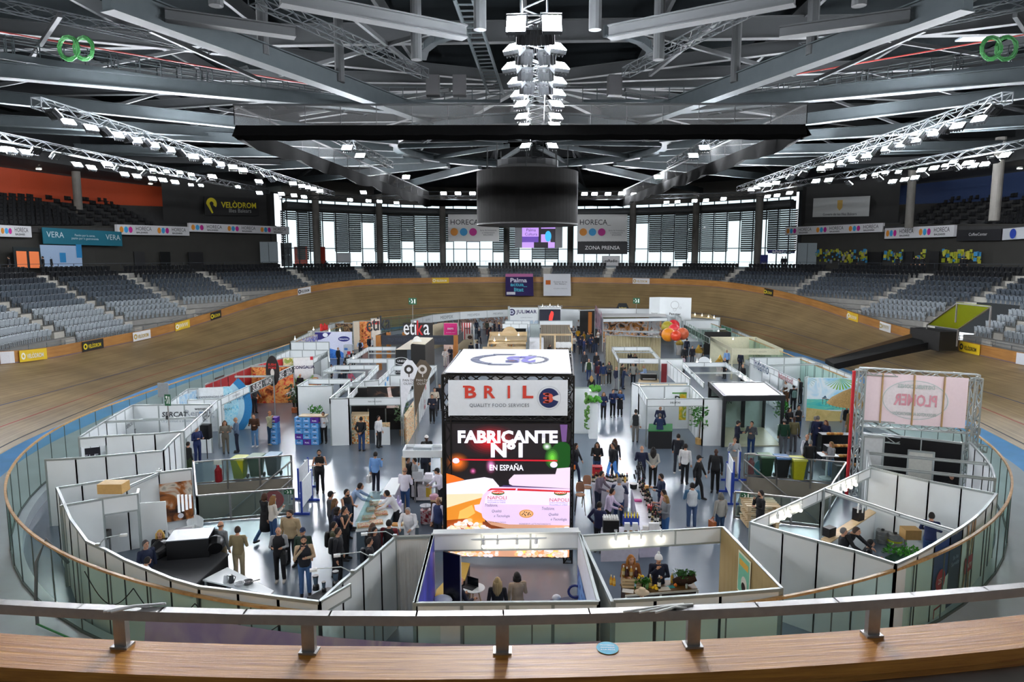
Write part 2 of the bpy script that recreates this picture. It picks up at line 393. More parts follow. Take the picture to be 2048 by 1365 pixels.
# aisles of the stands: walk the base curve, closer together round the bends
s_ = 9.0
while s_ < base_s[-1] - 9:
    i = min(range(len(base_s)),key=lambda j: abs(base_s[j] - s_)); AISLES.append(s_)
    s_ += lerp(8.8,6.2,bank(OV[min(i,len(OV) - 1)][1]))
def at_s(s):
    import bisect
    j = min(len(OV) - 2,max(0,bisect.bisect_right(base_s,s) - 1)); t = (s - base_s[j]) / max(1e-6,base_s[j + 1] - base_s[j])
    q,r = OV[j],OV[j + 1]; return tuple(lerp(q[k],r[k],t) for k in range(4))
for ai,(sa,sb) in enumerate(zip(AISLES,AISLES[1:])):
    for k in range(NR):
        qa,qb,qm = at_s(sa),at_s(sb),at_s((sa + sb) / 2)
        if not (row_ok(qa,k) and row_ok(qb,k)) or qm[1] + qm[3] * 10 < 25: continue
        L = 0; prev = None; pts = []
        for j in range(25):
            s = sa + (sb - sa) * j / 24; p = rowp(at_s(s),k)
            if prev is not None: L += (p - prev).length
            prev = p; pts.append((L,s))
        n = int((L - 1.35) / .52); d0 = (L - n * .52) / 2 + .26
        for j in range(n):
            d = d0 + j * .52
            t = next(x for x in range(24) if pts[x + 1][0] >= d); f = (d - pts[t][0]) / max(1e-6,pts[t + 1][0] - pts[t][0])
            s = lerp(pts[t][1],pts[t + 1][1],f); q = at_s(s); p = rowp(q,k,.1)
            x,y = pix(p + V((0,0,.6)))
            if p.y < 12 or not (-40 < x < 2090): continue
            if 56.4 < p.y < 63.5 and p.x > 30 and k > 5: continue      # the canopy over the ramp mouth
            seatlist.append((p,math.atan2(q[3],q[2]) - PI / 2,k,ai))
inview = [t for t in seatlist if 2 < pix(t[0] + V((0,0,.6)))[0] < 2046]
big = sorted(inview,key=lambda t: -ppm(t[0]))[:300]; bigset = set(id(t) for t in big)
shell_me = {}; pan_me = {}
ORD = 'first second third fourth fifth sixth seventh eighth ninth tenth eleventh twelfth thirteenth fourteenth fifteenth sixteenth seventeenth eighteenth nineteenth twentieth twenty-first twenty-second twenty-third twenty-fourth twenty-fifth twenty-sixth twenty-seventh twenty-eighth twenty-ninth thirtieth'.split()
blk = {}; cnt = {}
for sd in (-1,1):
    for n_,a_ in enumerate(sorted({t[3] for t in big if t[0].x * sd > 0},key=lambda a: min(t[0].y for t in big if t[3] == a and t[0].x * sd > 0))): blk[sd,a_] = ORD[n_]
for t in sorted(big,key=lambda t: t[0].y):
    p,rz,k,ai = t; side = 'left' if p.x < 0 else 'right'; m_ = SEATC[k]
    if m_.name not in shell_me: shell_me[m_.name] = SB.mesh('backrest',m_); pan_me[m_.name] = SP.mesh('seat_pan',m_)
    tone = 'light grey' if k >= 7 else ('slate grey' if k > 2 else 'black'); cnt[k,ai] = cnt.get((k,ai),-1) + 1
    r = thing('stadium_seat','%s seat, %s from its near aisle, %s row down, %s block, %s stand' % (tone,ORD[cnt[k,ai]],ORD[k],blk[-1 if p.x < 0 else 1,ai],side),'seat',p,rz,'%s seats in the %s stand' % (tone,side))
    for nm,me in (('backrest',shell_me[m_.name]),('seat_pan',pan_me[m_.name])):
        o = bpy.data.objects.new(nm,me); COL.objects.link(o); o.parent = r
mats = []; mb = MB()
mset = []
for m_ in SEATC:
    if m_ not in mset: mset.append(m_)
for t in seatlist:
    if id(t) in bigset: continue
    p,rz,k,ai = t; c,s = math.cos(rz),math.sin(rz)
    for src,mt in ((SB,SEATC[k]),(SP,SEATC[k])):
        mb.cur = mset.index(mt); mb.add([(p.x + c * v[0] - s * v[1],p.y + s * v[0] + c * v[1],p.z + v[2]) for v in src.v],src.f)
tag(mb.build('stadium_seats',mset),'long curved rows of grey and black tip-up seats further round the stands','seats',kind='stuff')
# aisle steps
mb = MB()
for s in AISLES:
    q = at_s(s)
    if q[1] + q[3] * 10 < 25: continue
    az = math.atan2(q[3],q[2])
    for k in range(NR):
        if row_ok(q,k): p = rowp(q,k,-.55,-.23); mb.box(p,(.42,1.1,.46),az)
struct('trim_aisle_steps',mb,M('aisle_concrete','b6b2a8',.8,noise=.1,scale=3))
# low steel rails along the front of the stands, and behind the back row
mb = MB()
for lp,dz in ((up(RIM,.95,.2),.0),(up(RIM,1.2,.2),0.0)):
    for i in range(0,len(OV) - 2,2):
        if OV[i][1] + OV[i][3] * 10 > 24 and not (i0 - 2 < i < i1 + 2): mb.bar(lp[i],lp[min(i + 2,len(OV) - 1)],.035)
lp = up(RIM,.6,.2)
for i in range(0,len(OV) - 2,4):
    if OV[i][1] + OV[i][3] * 10 > 24 and not (i0 - 2 < i < i1 + 2): mb.bar(lp[i],lp[i] + V((0,0,.6)),.035)
tag(mb.build('front_railing',M('galvanised','8a8e92',.4,metal=.8,noise=.1)),'thin galvanised railing along the front row of the stands above the timber fence','railing')
mb = MB()
for i in range(0,len(OV) - 2,3):
    q,r = OV[i],OV[i + 3] if i + 3 < len(OV) else OV[-1]
    if q[1] + q[3] * 10 < 24: continue
    a,b = rowp(q,-1,-.2,.55),rowp(r,-1,-.2,.55)
    mb.bar(a,b,.04); mb.bar(a,a - V((0,0,.5)),.04)
tag(mb.build('concourse_railing',M('rail_dark','3c4046',.5,metal=.6)),'dark railing behind the top row of seats along the concourse','railing')
# ---------------------------------------------------------------- outer walls
WALLP = [offp(q,o_wall(bq(q)),0) for q in OV]
def tier(p): return .045 * max(0,p.y - 63)
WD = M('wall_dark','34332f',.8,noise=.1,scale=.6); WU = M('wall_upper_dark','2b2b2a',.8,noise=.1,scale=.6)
def wx(p): return pix(V((p.x,p.y,12)))[0]
def infront(p): return p.y > 14
left = [i for i in IDX if WALLP[i].x < 0 and (WALLP[i].y < 70 or wx(WALLP[i]) < 556)]
right = [i for i in IDX if WALLP[i].x > 0 and (WALLP[i].y < 70 or wx(WALLP[i]) > 1598)]
far = [i for i in IDX if i not in left and i not in right]
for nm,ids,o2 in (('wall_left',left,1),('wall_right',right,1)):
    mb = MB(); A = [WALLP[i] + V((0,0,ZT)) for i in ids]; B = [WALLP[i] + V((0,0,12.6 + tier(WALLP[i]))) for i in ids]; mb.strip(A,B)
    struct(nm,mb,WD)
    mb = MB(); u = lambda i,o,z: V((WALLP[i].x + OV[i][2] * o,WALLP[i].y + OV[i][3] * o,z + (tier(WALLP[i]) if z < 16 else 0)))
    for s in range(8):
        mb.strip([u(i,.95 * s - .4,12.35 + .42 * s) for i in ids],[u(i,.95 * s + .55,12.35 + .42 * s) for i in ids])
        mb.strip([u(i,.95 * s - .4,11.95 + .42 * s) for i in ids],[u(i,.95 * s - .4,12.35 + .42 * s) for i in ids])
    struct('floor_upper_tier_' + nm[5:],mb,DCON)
    bw = MB(); bw.strip([u(i,8,14) for i in ids],[u(i,8,19.4) for i in ids])
    struct('wall_upper_' + nm[5:],bw,C('9a3612',.7) if nm == 'wall_left' else C('14284c',.7))
    mb = MB(); mb.strip([u(i,8.1,19.3) for i in ids],[u(i,1.5,19.6) for i in ids]); mb.strip([u(i,1.5,19.6) for i in ids],[u(i,1.5,20.6) for i in ids])
    struct('beam_soffit_' + nm[5:],mb,C('2c2d2e',.8))
    for i in ids[::14]:
        if WALLP[i].y > 45:
            p = u(i,4.8,19.2); mb = MB(); mb.cyl(p,.28,.16,14); dl = mb.build('downlight',C('d0d0c8')); tag(dl,'small round downlight under the soffit above the %s upper tier' % nm[5:],'ceiling light','downlights above the %s upper tier' % nm[5:]); mb = MB(); mb.cyl(p - V((0,0,.03)),.24,.03,14); mb.build('lens',M('downlight_lens','fff0d8',.5,emit=14),dl)
# dark solid blocks that end the side tiers beside the windows
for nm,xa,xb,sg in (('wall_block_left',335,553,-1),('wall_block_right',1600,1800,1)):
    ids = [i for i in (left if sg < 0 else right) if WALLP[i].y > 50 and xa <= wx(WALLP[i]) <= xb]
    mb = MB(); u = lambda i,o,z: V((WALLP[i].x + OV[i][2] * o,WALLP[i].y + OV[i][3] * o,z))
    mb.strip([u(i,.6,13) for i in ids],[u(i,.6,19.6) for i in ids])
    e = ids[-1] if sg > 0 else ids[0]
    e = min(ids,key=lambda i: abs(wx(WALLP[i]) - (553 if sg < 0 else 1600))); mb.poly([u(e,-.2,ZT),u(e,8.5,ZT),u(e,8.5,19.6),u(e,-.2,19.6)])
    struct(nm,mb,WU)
# upper-tier seats (dark)
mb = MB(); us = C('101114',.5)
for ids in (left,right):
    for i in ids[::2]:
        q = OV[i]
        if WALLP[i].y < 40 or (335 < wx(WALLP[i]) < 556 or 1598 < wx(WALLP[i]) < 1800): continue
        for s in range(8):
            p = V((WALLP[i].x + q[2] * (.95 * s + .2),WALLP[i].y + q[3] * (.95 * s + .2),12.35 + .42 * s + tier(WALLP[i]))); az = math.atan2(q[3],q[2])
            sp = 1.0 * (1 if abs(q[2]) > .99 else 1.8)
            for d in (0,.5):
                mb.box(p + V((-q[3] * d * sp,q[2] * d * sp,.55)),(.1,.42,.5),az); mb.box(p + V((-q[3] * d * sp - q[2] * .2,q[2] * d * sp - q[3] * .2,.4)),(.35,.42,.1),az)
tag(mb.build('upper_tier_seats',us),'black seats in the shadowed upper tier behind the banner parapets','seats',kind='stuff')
# ---------------------------------------------------------------- far windows
fr = M('window_alloy','3a3e42',.5,metal=.5); LOU = M('louvre_blade','4c4a48',.6,noise=.08); GL = glassmat('window_glass','e4f2f4',.12)
colx = [553,620,751,881,1012,1143,1270,1400,1531,1600]
fw_pts = [(wx(WALLP[i]),WALLP[i]) for i in far]
fw_pts.sort(key=lambda t: t[0])
def wallpt(x):
    for (xa,pa),(xb,pb) in zip(fw_pts,fw_pts[1:]):
        if xa <= x <= xb: return pa.lerp(pb,(x - xa) / max(1e-6,xb - xa))
    return fw_pts[0][1] if x < fw_pts[0][0] else fw_pts[-1][1]
ZW0,ZW1,ZC0,ZC1 = ZT,16.6,17.75,18.35
wr = random.Random(3); wn = 0
OPEN = {0: '1c0',1: '10l',2: '0l00',3: '01h0',4: '0lh1',5: '0000',6: '00h0',7: '1l00',8: '1l0'}
for bi,(xa,xb) in enumerate(zip(colx,colx[1:])):
    wn += 1; f_,l_,g_ = MB(),MB(),MB()
    nl = max(2,round((xb - xa) / 26))
    for k in range(nl):
        pa,pb = wallpt(xa + (xb - xa) * k / nl),wallpt(xa + (xb - xa) * (k + 1) / nl); d = (pb - pa); L = d.length; d = d / L; nn = V((-d.y,d.x,0))
        if nn.y < 0: nn = -nn
        g_.poly([pa + V((0,0,ZW0)),pb + V((0,0,ZW0)),pb + V((0,0,ZW1)),pa + V((0,0,ZW1))])
        g_.poly([pa + V((0,0,ZC0)),pb + V((0,0,ZC0)),pb + V((0,0,ZC1)),pa + V((0,0,ZC1))])
        for z in (ZW0 + .1,ZW0 + 3.0,ZW1): f_.bar(pa + V((0,0,z)),pb + V((0,0,z)),.08,.12)
        f_.bar(pa + V((0,0,ZW0)),pa + V((0,0,ZC1)),.14,.14)
        mode = wr.choice('00lllh1') if not (bi in (0,1,3,4) and k == 1) else '1'
        z0,z1 = {'0': (ZW0 + 1.4,ZW1),'l': (ZW0 + 2.6,ZW1),'h': (ZW0 + 4.4,ZW1),'1': (ZW1 - 1.2,ZW1)}[mode]
        tilt = wr.choice((.08,.08,.2)); z = z0
        while z < z1:
            c = (pa + pb) / 2 + nn * .45 + V((0,0,z)); ud = (V((0,0,1)) * math.cos(tilt * 3) + nn * math.sin(tilt * 3)); l_.box(c,(L * .97,.3,.02),ax=(d,ud,d.cross(ud))); z += .32
        for e in (pa,pb): l_.bar(e + nn * .5 + V((0,0,z0)),e + nn * .5 + V((0,0,z1)),.06,.06)
    o = struct('window_%d' % wn,f_,fr); l_.build('louvres',LOU,o); g_.build('glass',GL,o)
mb = MB()                                               # wall above and below the clerestory
for za,zb in ((ZW1,ZC0),(ZC1,21.5)):
    mb.strip([p + V((0,0,za)) for x,p in fw_pts],[p + V((0,0,zb)) for x,p in fw_pts])
struct('wall_far',mb,C('4a4844',.8))
mb = MB(); mb.tube([wallpt(x) + (V((0,59,0)) - wallpt(x)).normalized() * 1.3 + V((0,0,17.3)) for x in range(553,1601,20)],.55,12)
tag(mb.build('air_duct',M('duct_grey','57595a',.5,metal=.4,noise=.1)),'long grey round air duct running along the top of the far windows','duct')
COLM = M('column_concrete','6f6c66',.8,noise=.12,scale=1.5)
for x in colx[1:-1]:
    p = wallpt(x); p = p + (V((0,59,0)) - p).normalized() * 3.1; mb = MB(); mb.cyl((p.x,p.y,ZT),.52,12.5,20); o = struct('column',mb,COLM)
for x,y0,Y in ((158,430,78),(326,430,96),(1820,420,82),(1990,420,66)):
    p = atY(x,y0,Y); mb = MB(); mb.cyl((p.x,p.y,13),.45,7.5,18); struct('column',mb,COLM)
mb = MB(); mb.poly([(-300,100,3),(300,100,3),(300,420,3),(-300,420,3)]); struct('ground',mb,C('8c918c'))
# ---------------------------------------------------------------- roof
RZ = 26.0
CE = M("roof_sheet","0e1011",.85,noise=.12,scale=.5,spec=.0)
mb = MB(); A = [offp(q,o_wall(bq(q)) + 10.5,0) for q in OV[:-1]]
mb.poly([V((p.x,p.y,RZ)) for p in A]); struct('ceiling',mb,CE)
mb = MB(); n = len(A)
for i in range(n):
    a,b = A[i],A[(i + 1) % n]
    if a.y > 100 and 553 < wx(a) < 1600 : mb.poly([V((a.x,a.y,20)),V((b.x,b.y,20)),V((b.x,b.y,RZ)),V((a.x,a.y,RZ))])
    else: mb.poly([V((a.x,a.y,0)),V((b.x,b.y,0)),V((b.x,b.y,RZ)),V((a.x,a.y,RZ))])
struct('wall_outer',mb,C('303234',.8))
mb = MB(); ids = far
mb.strip([WALLP[i] + V((0,0,20.2)) for i in ids],[V((WALLP[i].x + OV[i][2] * 10.8,WALLP[i].y + OV[i][3] * 10.8,20.2)) for i in ids]); struct('roof_eave',mb,C('303234',.8))
# ribs of the roof sheeting
STL = M("roof_steel","2e3335",.7,metal=.1,noise=.1,scale=2,spec=.06); STD = M("roof_steel_dark","191c1e",.75,metal=.1,noise=.1,scale=2)
def beam(nm,a,b,w,h,mt,fl=None):
    a,b = V(a),V(b); mb = MB(); mb.bar(a,b,w,h)
    if fl: mb.bar(a - V((0,0,h / 2)),b - V((0,0,h / 2)),w + fl,.06); mb.bar(a + V((0,0,h / 2)),b + V((0,0,h / 2)),w + fl,.06)
    return struct(nm,mb,mt)
for k in range(-6,7):
    beam('beam_purlin',(k * 9,-5,RZ - .6),(k * 9,122,RZ - .6),.25,.9,STD)
for k in range(9):
    beam('beam_rafter',(-60,8 + 13 * k,RZ - 1.6),(60,8 + 13 * k,RZ - 1.6),.35,1.3,STD,.2)
# central compression ring and radial girders
RC = V((0,59,18.7)); RR = 11.3
mb = MB()
for k in range(48):
    a,b = 2 * PI * k / 48,2 * PI * (k + 1) / 48
    pa,pb = RC + V((RR * math.cos(a),RR * math.sin(a),0)),RC + V((RR * math.cos(b),RR * math.sin(b),0))
    mb.bar(pa,pb + (pb - pa) * .05,.7,.12); mb.bar(pa + V((0,0,.6)),pb + V((0,0,.6)) + (pb - pa) * .05,.7,.12); mb.bar(pa + V((0,0,.3)),pb + V((0,0,.3)),.1,.6)
struct('beam_ring',mb,STL)
for k in range(20):
    a = 2 * PI * (k + .5) / 20; d = V((math.cos(a),math.sin(a),0))
    if d.y < -.55: continue
    far_ = 44 + 14 * max(0,d.y) if d.y > 0 else 46
    beam('beam_radial',RC + d * RR,RC + d * far_ + V((0,0,1.2)),.4,.7,STL,.15)
    beam('beam_brace',RC + d * RR * 2 + V((0,0,6)),RC + d * far_ * .82 + V((0,0,1.2)),.22,.22,STD)
    beam('beam_upper_radial',RC + d * 3 + V((0,0,5.6)),RC + d * far_ + V((0,0,5)),.35,.8,STD,.15)
for k in range(10):
    a = 2 * PI * k / 10; beam('beam_spoke',RC + V((2.2 * math.cos(a),2.2 * math.sin(a),.5)),RC + V((RR * math.cos(a),RR * math.sin(a),.3)),.22,.35,STL)
# the long box girders overhead
ZG = 19.6
for sg in (-1,1):
    mx_ = lambda x: x if sg < 0 else 2150 - x
    def G(x,y,z=ZG): return at(mx_(x),y,z)
    for (xa,ya),(xb,yb),w,h,mt in (((212,-6),(905,252),.5,.95,STL),((-12,140),(945,228),.45,.75,STL),((-12,240),(480,268),.4,.7,STL),((150,296),(760,312),.4,.6,STL),((250,318),(900,332),.3,.5,STD),
                                    ((560,-5),(930,66),.3,.5,STD),((330,30),(590,66),.3,.4,STD)):
        beam('beam_girder',G(xa,ya),G(xb,yb),w,h,mt,.28)
    for x,y in ((680,165),(527,110),(432,12),(833,120),(960,60)):
        p = G(x,y); mb = MB(); mb.cyl(p,.28,RZ - p.z,12); struct('beam_hanger',mb,STD)
    for (xa,ya),(xb,yb) in (((300,60),(520,160)),((560,150),(880,60)),((700,30),(850,150)),((120,30),(60,120)),((600,230),(900,180)),((420,215),(620,250))):
        beam('beam_brace',G(xa,ya,21.5),G(xb,yb,21.5),.2,.22,STD)
    # arched purlin high up
    pts = [G(x,y,23.2) for x,y in ((845,110),(850,92),(870,76),(900,66),(940,61))]; mb = MB()
    for a,b in zip(pts,pts[1:]): mb.bar(a,b + (b - a) * .06,.15,.6); mb.bar(a - V((0,0,.3)),b - V((0,0,.3)),.5,.08)
    struct('beam_arch',mb,STL)
    # catwalk with guard rails
    a,b = G(-20,112,20.4),G(740,226,20.4); d = (b - a); L = d.length; d /= L; s = V((-d.y,d.x,0)); sd = 'left' if sg < 0 else 'right'
    root = thing('catwalk','grey steel catwalk with guard rails crossing the roof on the %s side' % sd,'catwalk',a)
    mb = MB(); mb.bar(a,b,1.0,.08); mb.bar(a + s * .5,b + s * .5,.08,.35); mb.bar(a - s * .5,b - s * .5,.08,.35)
    k = 0.0
    while k < L: mb.bar(a + d * k - s * .5 - V((0,0,.1)),a + d * k + s * .5 - V((0,0,.1)),.08); k += 1.6
    mb.build('deck',STL,root)
    mb = MB(); k = 0.0
    while k < L:
        for e in (-.5,.5):
            p = a + d * k + s * e; mb.bar(p,p + V((0,0,.9)),.05); mb.bar(p + V((0,0,.9)),p + V((0,0,1.15)) - s * e * .3,.05)
        k += 1.15 if int(k) % 5 else .35
    for e in (-.5,.5):
        for z in (.4,.75,1.12): mb.bar(a + s * e * (.7 if z > 1 else 1) + V((0,0,z)),b + s * e * (.7 if z > 1 else 1) + V((0,0,z)),.045)
    mb.build('guard_rail',STL,root)
    mb = MB(); mb.bar(a + s * .62 + V((0,0,1.5)),b + s * .62 + V((0,0,1.5)),.07)
    mb.build('red_pipe',C('7a1c14'),root)
    # skylights
    for x,y in ((186,72),(312,168),(496,230)):
        p = at(mx_(x),y,RZ - .15); mb = MB(); mb.box(p,(2.6,2.2,.12)); o = struct('window_skylight',mb,E('8c969c',.1))
    # coiled green cable on the catwalk rail
    for x in (136,166):
        p = at(mx_(x),92,20.8); mb = MB(); tr = random.Random(x)
        for j in range(9):
            rr = .42 + tr.random() * .2; pts = [p + V((rr * math.cos(t * .5) ,tr.random() * .1,rr * 1.1 * math.sin(t * .5) - .1)) for t in range(14)]; mb.tube(pts,.028,5,False)
        tag(mb.build('cable_coil',C('0d4a18')),'coil of green cable hung on the %s catwalk, %s one of the pair' % (sd,'outer' if (x == 136) else 'inner'),'cable')
# ladder-like cable tray
p = [at(908,-4,22),at(978,190,22),at(945,-4,22),at(1007,188,22)]; mb = MB()
mb.bar(p[0],p[1],.12,.25); mb.bar(p[2],p[3],.12,.25)
for k in range(24): mb.bar(p[0].lerp(p[1],k / 23),p[2].lerp(p[3],k / 23),.1,.06)
tag(mb.build('cable_tray',STL),'grey ladder-shaped cable tray hanging left of the central light truss','cable tray')
# bridge behind the drape with loudspeakers
a,b = at(640,205,21),at(1000,205,21); a2,b2 = at(1165,205,21),at(1540,205,21)
for q,w,sd in ((a,b,'left'),(a2,b2,'right')):
    root = thing('gantry','grey maintenance gantry with mesh rail beyond the %s girder' % sd,'gantry',q); mb = MB(); mb.bar(q,w,1,.2); mb.build('deck',STL,root); mb = MB()
    for k in range(14): p = q.lerp(w,k / 13); mb.bar(p,p + V((0,0,1.1)),.06)
    for z in (.55,1.1): mb.bar(q + V((0,0,z)),w + V((0,0,z)),.05)
    mb.build('guard_rail',STL,root)
for x,y,lb in ((866,172,'black loudspeaker hanging on the gantry, farthest left of the pair'),(919,172,'black loudspeaker hanging on the gantry beside the cable tray'),(1229,172,'black loudspeaker hanging on the gantry right of the light truss')):
    p = at(x,y,21); root = thing('loudspeaker',lb,'speaker',p); mb = MB(); mb.box(p,(.9,.7,1.3),.1); mb.build('cabinet',C('0c0c0e'),root); mb = MB(); mb.box(p + V((0,-.36,0)),(.8,.02,1.2),.1); mb.build('grille',C('17171a'),root)
# ---------------------------------------------------------------- lighting trusses and floodlights
ALU = M('truss_alloy','26292b',.7,metal=.0,noise=.08,spec=.1); BLK = M('black_metal','101012',.5,metal=.3,noise=.06)
def truss_mb(a,b,w=.4,r=.035,step=.5,mb=None,h=None):
    a,b = V(a),V(b); d = b - a; L = d.length; d /= L; h = h or w
    x = d.cross(V((0,0,1)));
    if x.length < .05: x = V((1,0,0))
    x.normalize(); y = x.cross(d); mb = mb or MB(); c = [x * (w / 2 * i) + y * (h / 2 * j) for i,j in ((-1,-1),(1,-1),(1,1),(-1,1))]
    for k in c: mb.bar(a + k,b + k,r * 1.4,r * 1.4)
    n = max(1,round(L / step))
    for i in range(n):
        p,q = a + d * (L * i / n),a + d * (L * (i + 1) / n)
        for j in range(4):
            u,v = c[j],c[(j + 1) % 4]
            mb.bar(p + (u if i % 2 else v),q + (v if i % 2 else u),r,r)
    for e in (a,b):
        for j in range(4): mb.bar(e + c[j],e + c[(j + 1) % 4],r * 1.2,r * 1.2)
    return mb
TZ = 17.3
def ptruss(x0,y0,x1,y1,label,z=TZ,w=.5,mt=None,step=.9,r=.035,nm='lighting_truss',z1=None):
    a,b = at(x0,y0,z),at(x1,y1,z1 or z)
    o = truss_mb(a,b,w,r,step).build(nm,mt or ALU); return tag(o,label,'truss')
ptruss(72,205,665,388,'long lighting truss nearest the centre on the left of the hall')
ptruss(2015,195,1478,378,'long lighting truss nearest the centre on the right of the hall')
ptruss(-8,272,535,384,'outer lighting truss above the left stand')
ptruss(2056,286,1500,384,'outer lighting truss above the right stand')
ptruss(1068,2,1075,305,'central lighting truss carrying paired floodlights down the middle',w=.8)
ptruss(505,-4,850,148,'bare sloping truss high on the left of the roof',z=20.5)
ptruss(1540,-4,1252,145,'bare sloping truss high on the right of the roof',z=20.5)
ptruss(-8,8,420,98,'bare truss above the left catwalk',z=22)
ptruss(2052,6,1600,96,'bare truss above the right catwalk',z=22)
ptruss(560,395,960,396,'far cross truss of lights left of the scoreboard',z=TZ)
ptruss(1160,396,1590,388,'far cross truss of lights right of the scoreboard',z=TZ)
ptruss(660,268,780,330,'short truss with two lamps inside the drape, left',z=TZ)
ptruss(1460,262,1340,330,'short truss with two lamps inside the drape, right',z=TZ)
LENS = M('led_lens','f4f8ff',.5,emit=LAMP); HOUS = M('lamp_housing','2a2c2e',.5,metal=.4)
LENS2 = M('led_lens_hot','f4f8ff',.5,emit=LAMP * 1.4)
def lamp_tree(w,h,lens):
    "a twin-panel LED floodlight facing its own -Y, tilted down"
    r = bpy.data.objects.new('floodlight',None); COL.objects.link(r)
    mb = MB(); mb.box((0,.08,0),(w,.14,h)); mb.box((0,.18,0),(w * .5,.1,h * .6))
    for k in range(5): mb.box((-w * .4 + w * .2 * k,.2,0),(.02,.12,h * .9))
    a = bpy.data.objects.new('housing',mb.mesh('housing',HOUS)); COL.objects.link(a); a.parent = r
    for k in (-1,1):
        mb = MB(); mb.box((0,.0,k * h * .25),(w * .94,.02,h * .44)); a = bpy.data.objects.new('lens',mb.mesh('lens',lens)); COL.objects.link(a); a.parent = r
    mb = MB(); mb.tube([(-w * .56,.1,0),(-w * .56,.12,h * .85),(w * .56,.12,h * .85),(w * .56,.1,0)],.02,5); a = bpy.data.objects.new('yoke',mb.mesh('yoke',HOUS)); COL.objects.link(a); a.parent = r
    return r
PROTO = {}
def floodlight(x,y,label,w=.62,h=.52,tilt=.9,lens=LENS,z=16.55,aim=None):
    key = (w,h,lens.name)
    if key not in PROTO: PROTO[key] = r = lamp_tree(w,h,lens)
    else: r = copy_tree(PROTO[key])
    p = at(x,y,z); aim = aim or V((0,56,0)); d = V((aim.x - p.x,aim.y - p.y,0));
    r.location = p; az = math.atan2(d.y,d.x) + PI / 2
    r.rotation_euler = (-tilt,0,az); tag(r,label,'floodlight','floodlights on the trusses'); return r
def flo_row(pts,text,**k):
    n = len(pts)
    for i,(x,y) in enumerate(pts):
        floodlight(x,y,text % ORD[i],**k)
toC = V((0,0,0))
flo_row([(137,243),(183,255),(387,313),(414,321),(440,328),(466,334),(486,340),(586,367),(604,372),(615,375),(627,378),(640,382)],'%s floodlight from the near end of the inner left truss',aim=V((0,20,0)))
flo_row([(237,270),(274,280),(309,290),(341,299)],'%s of the four slanted floodlights on the inner left truss',w=.5,aim=V((0,20,0)))
flo_row([(1958,237),(1915,251),(1733,311),(1708,318),(1684,325),(1658,332),(1643,337),(1552,366),(1536,370),(1523,370),(1514,375),(1503,379)],'%s floodlight from the near end of the inner right truss',aim=V((0,20,0)))
flo_row([(1868,266),(1833,279),(1801,289),(1772,297)],'%s of the four slanted floodlights on the inner right truss',w=.5,aim=V((0,20,0)))
flo_row([(5,299),(22,299),(52,304),(155,329),(183,335),(216,328),(249,348),(274,352),(305,357),(326,360),(350,364),(425,353),(518,363),(519,386)],'%s floodlight from the near end of the outer left truss',aim=V((0,30,0)))
flo_row([(280,337),(306,340),(333,343),(360,345),(383,349),(382,370),(402,371),(476,374)],'%s small floodlight behind the outer left truss',w=.42,h=.36,aim=V((0,30,0)))
flo_row([(2010,310),(1970,328),(1946,331),(1935,326),(1868,336),(1843,340),(1830,355),(1809,359),(1785,363),(1657,360),(1632,362)],'%s floodlight from the near end of the outer right truss',aim=V((0,30,0)))
flo_row([(1797,344),(1770,345),(1750,349),(1726,352),(1890,331),(1905,324)],'%s small floodlight behind the outer right truss',w=.42,h=.36,aim=V((0,30,0)))
flo_row([(1032,47)],'%s and biggest floodlight, left column of the central truss',lens=LENS2,w=.58,h=.58,tilt=.45,aim=V((-.6,0,0)))
flo_row([(1104,46)],'%s and biggest floodlight, right column of the central truss',lens=LENS2,w=.58,h=.58,tilt=.45,aim=V((3,0,0)))
flo_row([(1027,93),(1023,130),(1033,160),(1038,186),(1043,207),(1044,232),(1046,252),(1051,291)],'%s floodlight down the left column of the central truss below the big pair',aim=V((-14,0,0)),w=.6)
flo_row([(1112,91),(1120,130),(1116,160),(1115,184),(1113,207),(1112,232),(1110,250),(1105,291)],'%s floodlight down the right column of the central truss below the big pair',aim=V((16,0,0)),w=.6)
flo_row([(694,295),(720,311),(812,354)],'%s floodlight hung inside the drape on the left',aim=V((-10,0,0)))
flo_row([(1409,295),(1387,311),(1316,354)],'%s floodlight hung inside the drape on the right',aim=V((10,0,0)))
flo_row([(563,388),(588,391),(608,394),(700,400),(737,402),(759,403),(793,406),(727,385),(887,387),(916,387),(945,387),(905,407),(944,408)],'%s lamp of the far cross truss counted rightwards from the left balcony',aim=V((0,30,0)))
flo_row([(1169,388),(1189,388),(1216,388),(1243,387),(1268,389),(1204,408),(1242,407),(1333,405),(1355,404),(1389,402),(1412,401),(1447,398),(1535,393),(1554,391),(1579,386)],'%s lamp of the far cross truss counted rightwards from the scoreboard',aim=V((0,30,0)))
# lamps turned the other way: their dark backs face the camera, they light the faces of the stands
flo_row([(110,226),(212,262),(255,274),(292,284),(325,294),(362,305),(400,316),(427,324),(520,350),(545,357)],'%s dark-backed floodlight turned away on the inner left truss',aim=V((0,100,0)),tilt=.85)
flo_row([(1985,218),(1890,256),(1850,268),(1816,280),(1786,290),(1752,302),(1720,312),(1695,320),(1605,347),(1580,354)],'%s dark-backed floodlight turned away on the inner right truss',aim=V((0,100,0)),tilt=.85)
flo_row([(70,300),(110,310),(235,335),(290,345),(400,360)],'%s dark-backed floodlight turned away on the outer left truss',aim=V((-90,60,0)),tilt=.85)
flo_row([(1990,318),(1915,333),(1850,348),(1760,356),(1700,366)],'%s dark-backed floodlight turned away on the outer right truss',aim=V((90,60,0)),tilt=.85)
flo_row([(1052,70),(1048,112),(1050,146),(1053,174)],'%s dark-backed floodlight turned away beside the left column of the central truss',aim=V((-6,100,0)),w=.6,tilt=.85)
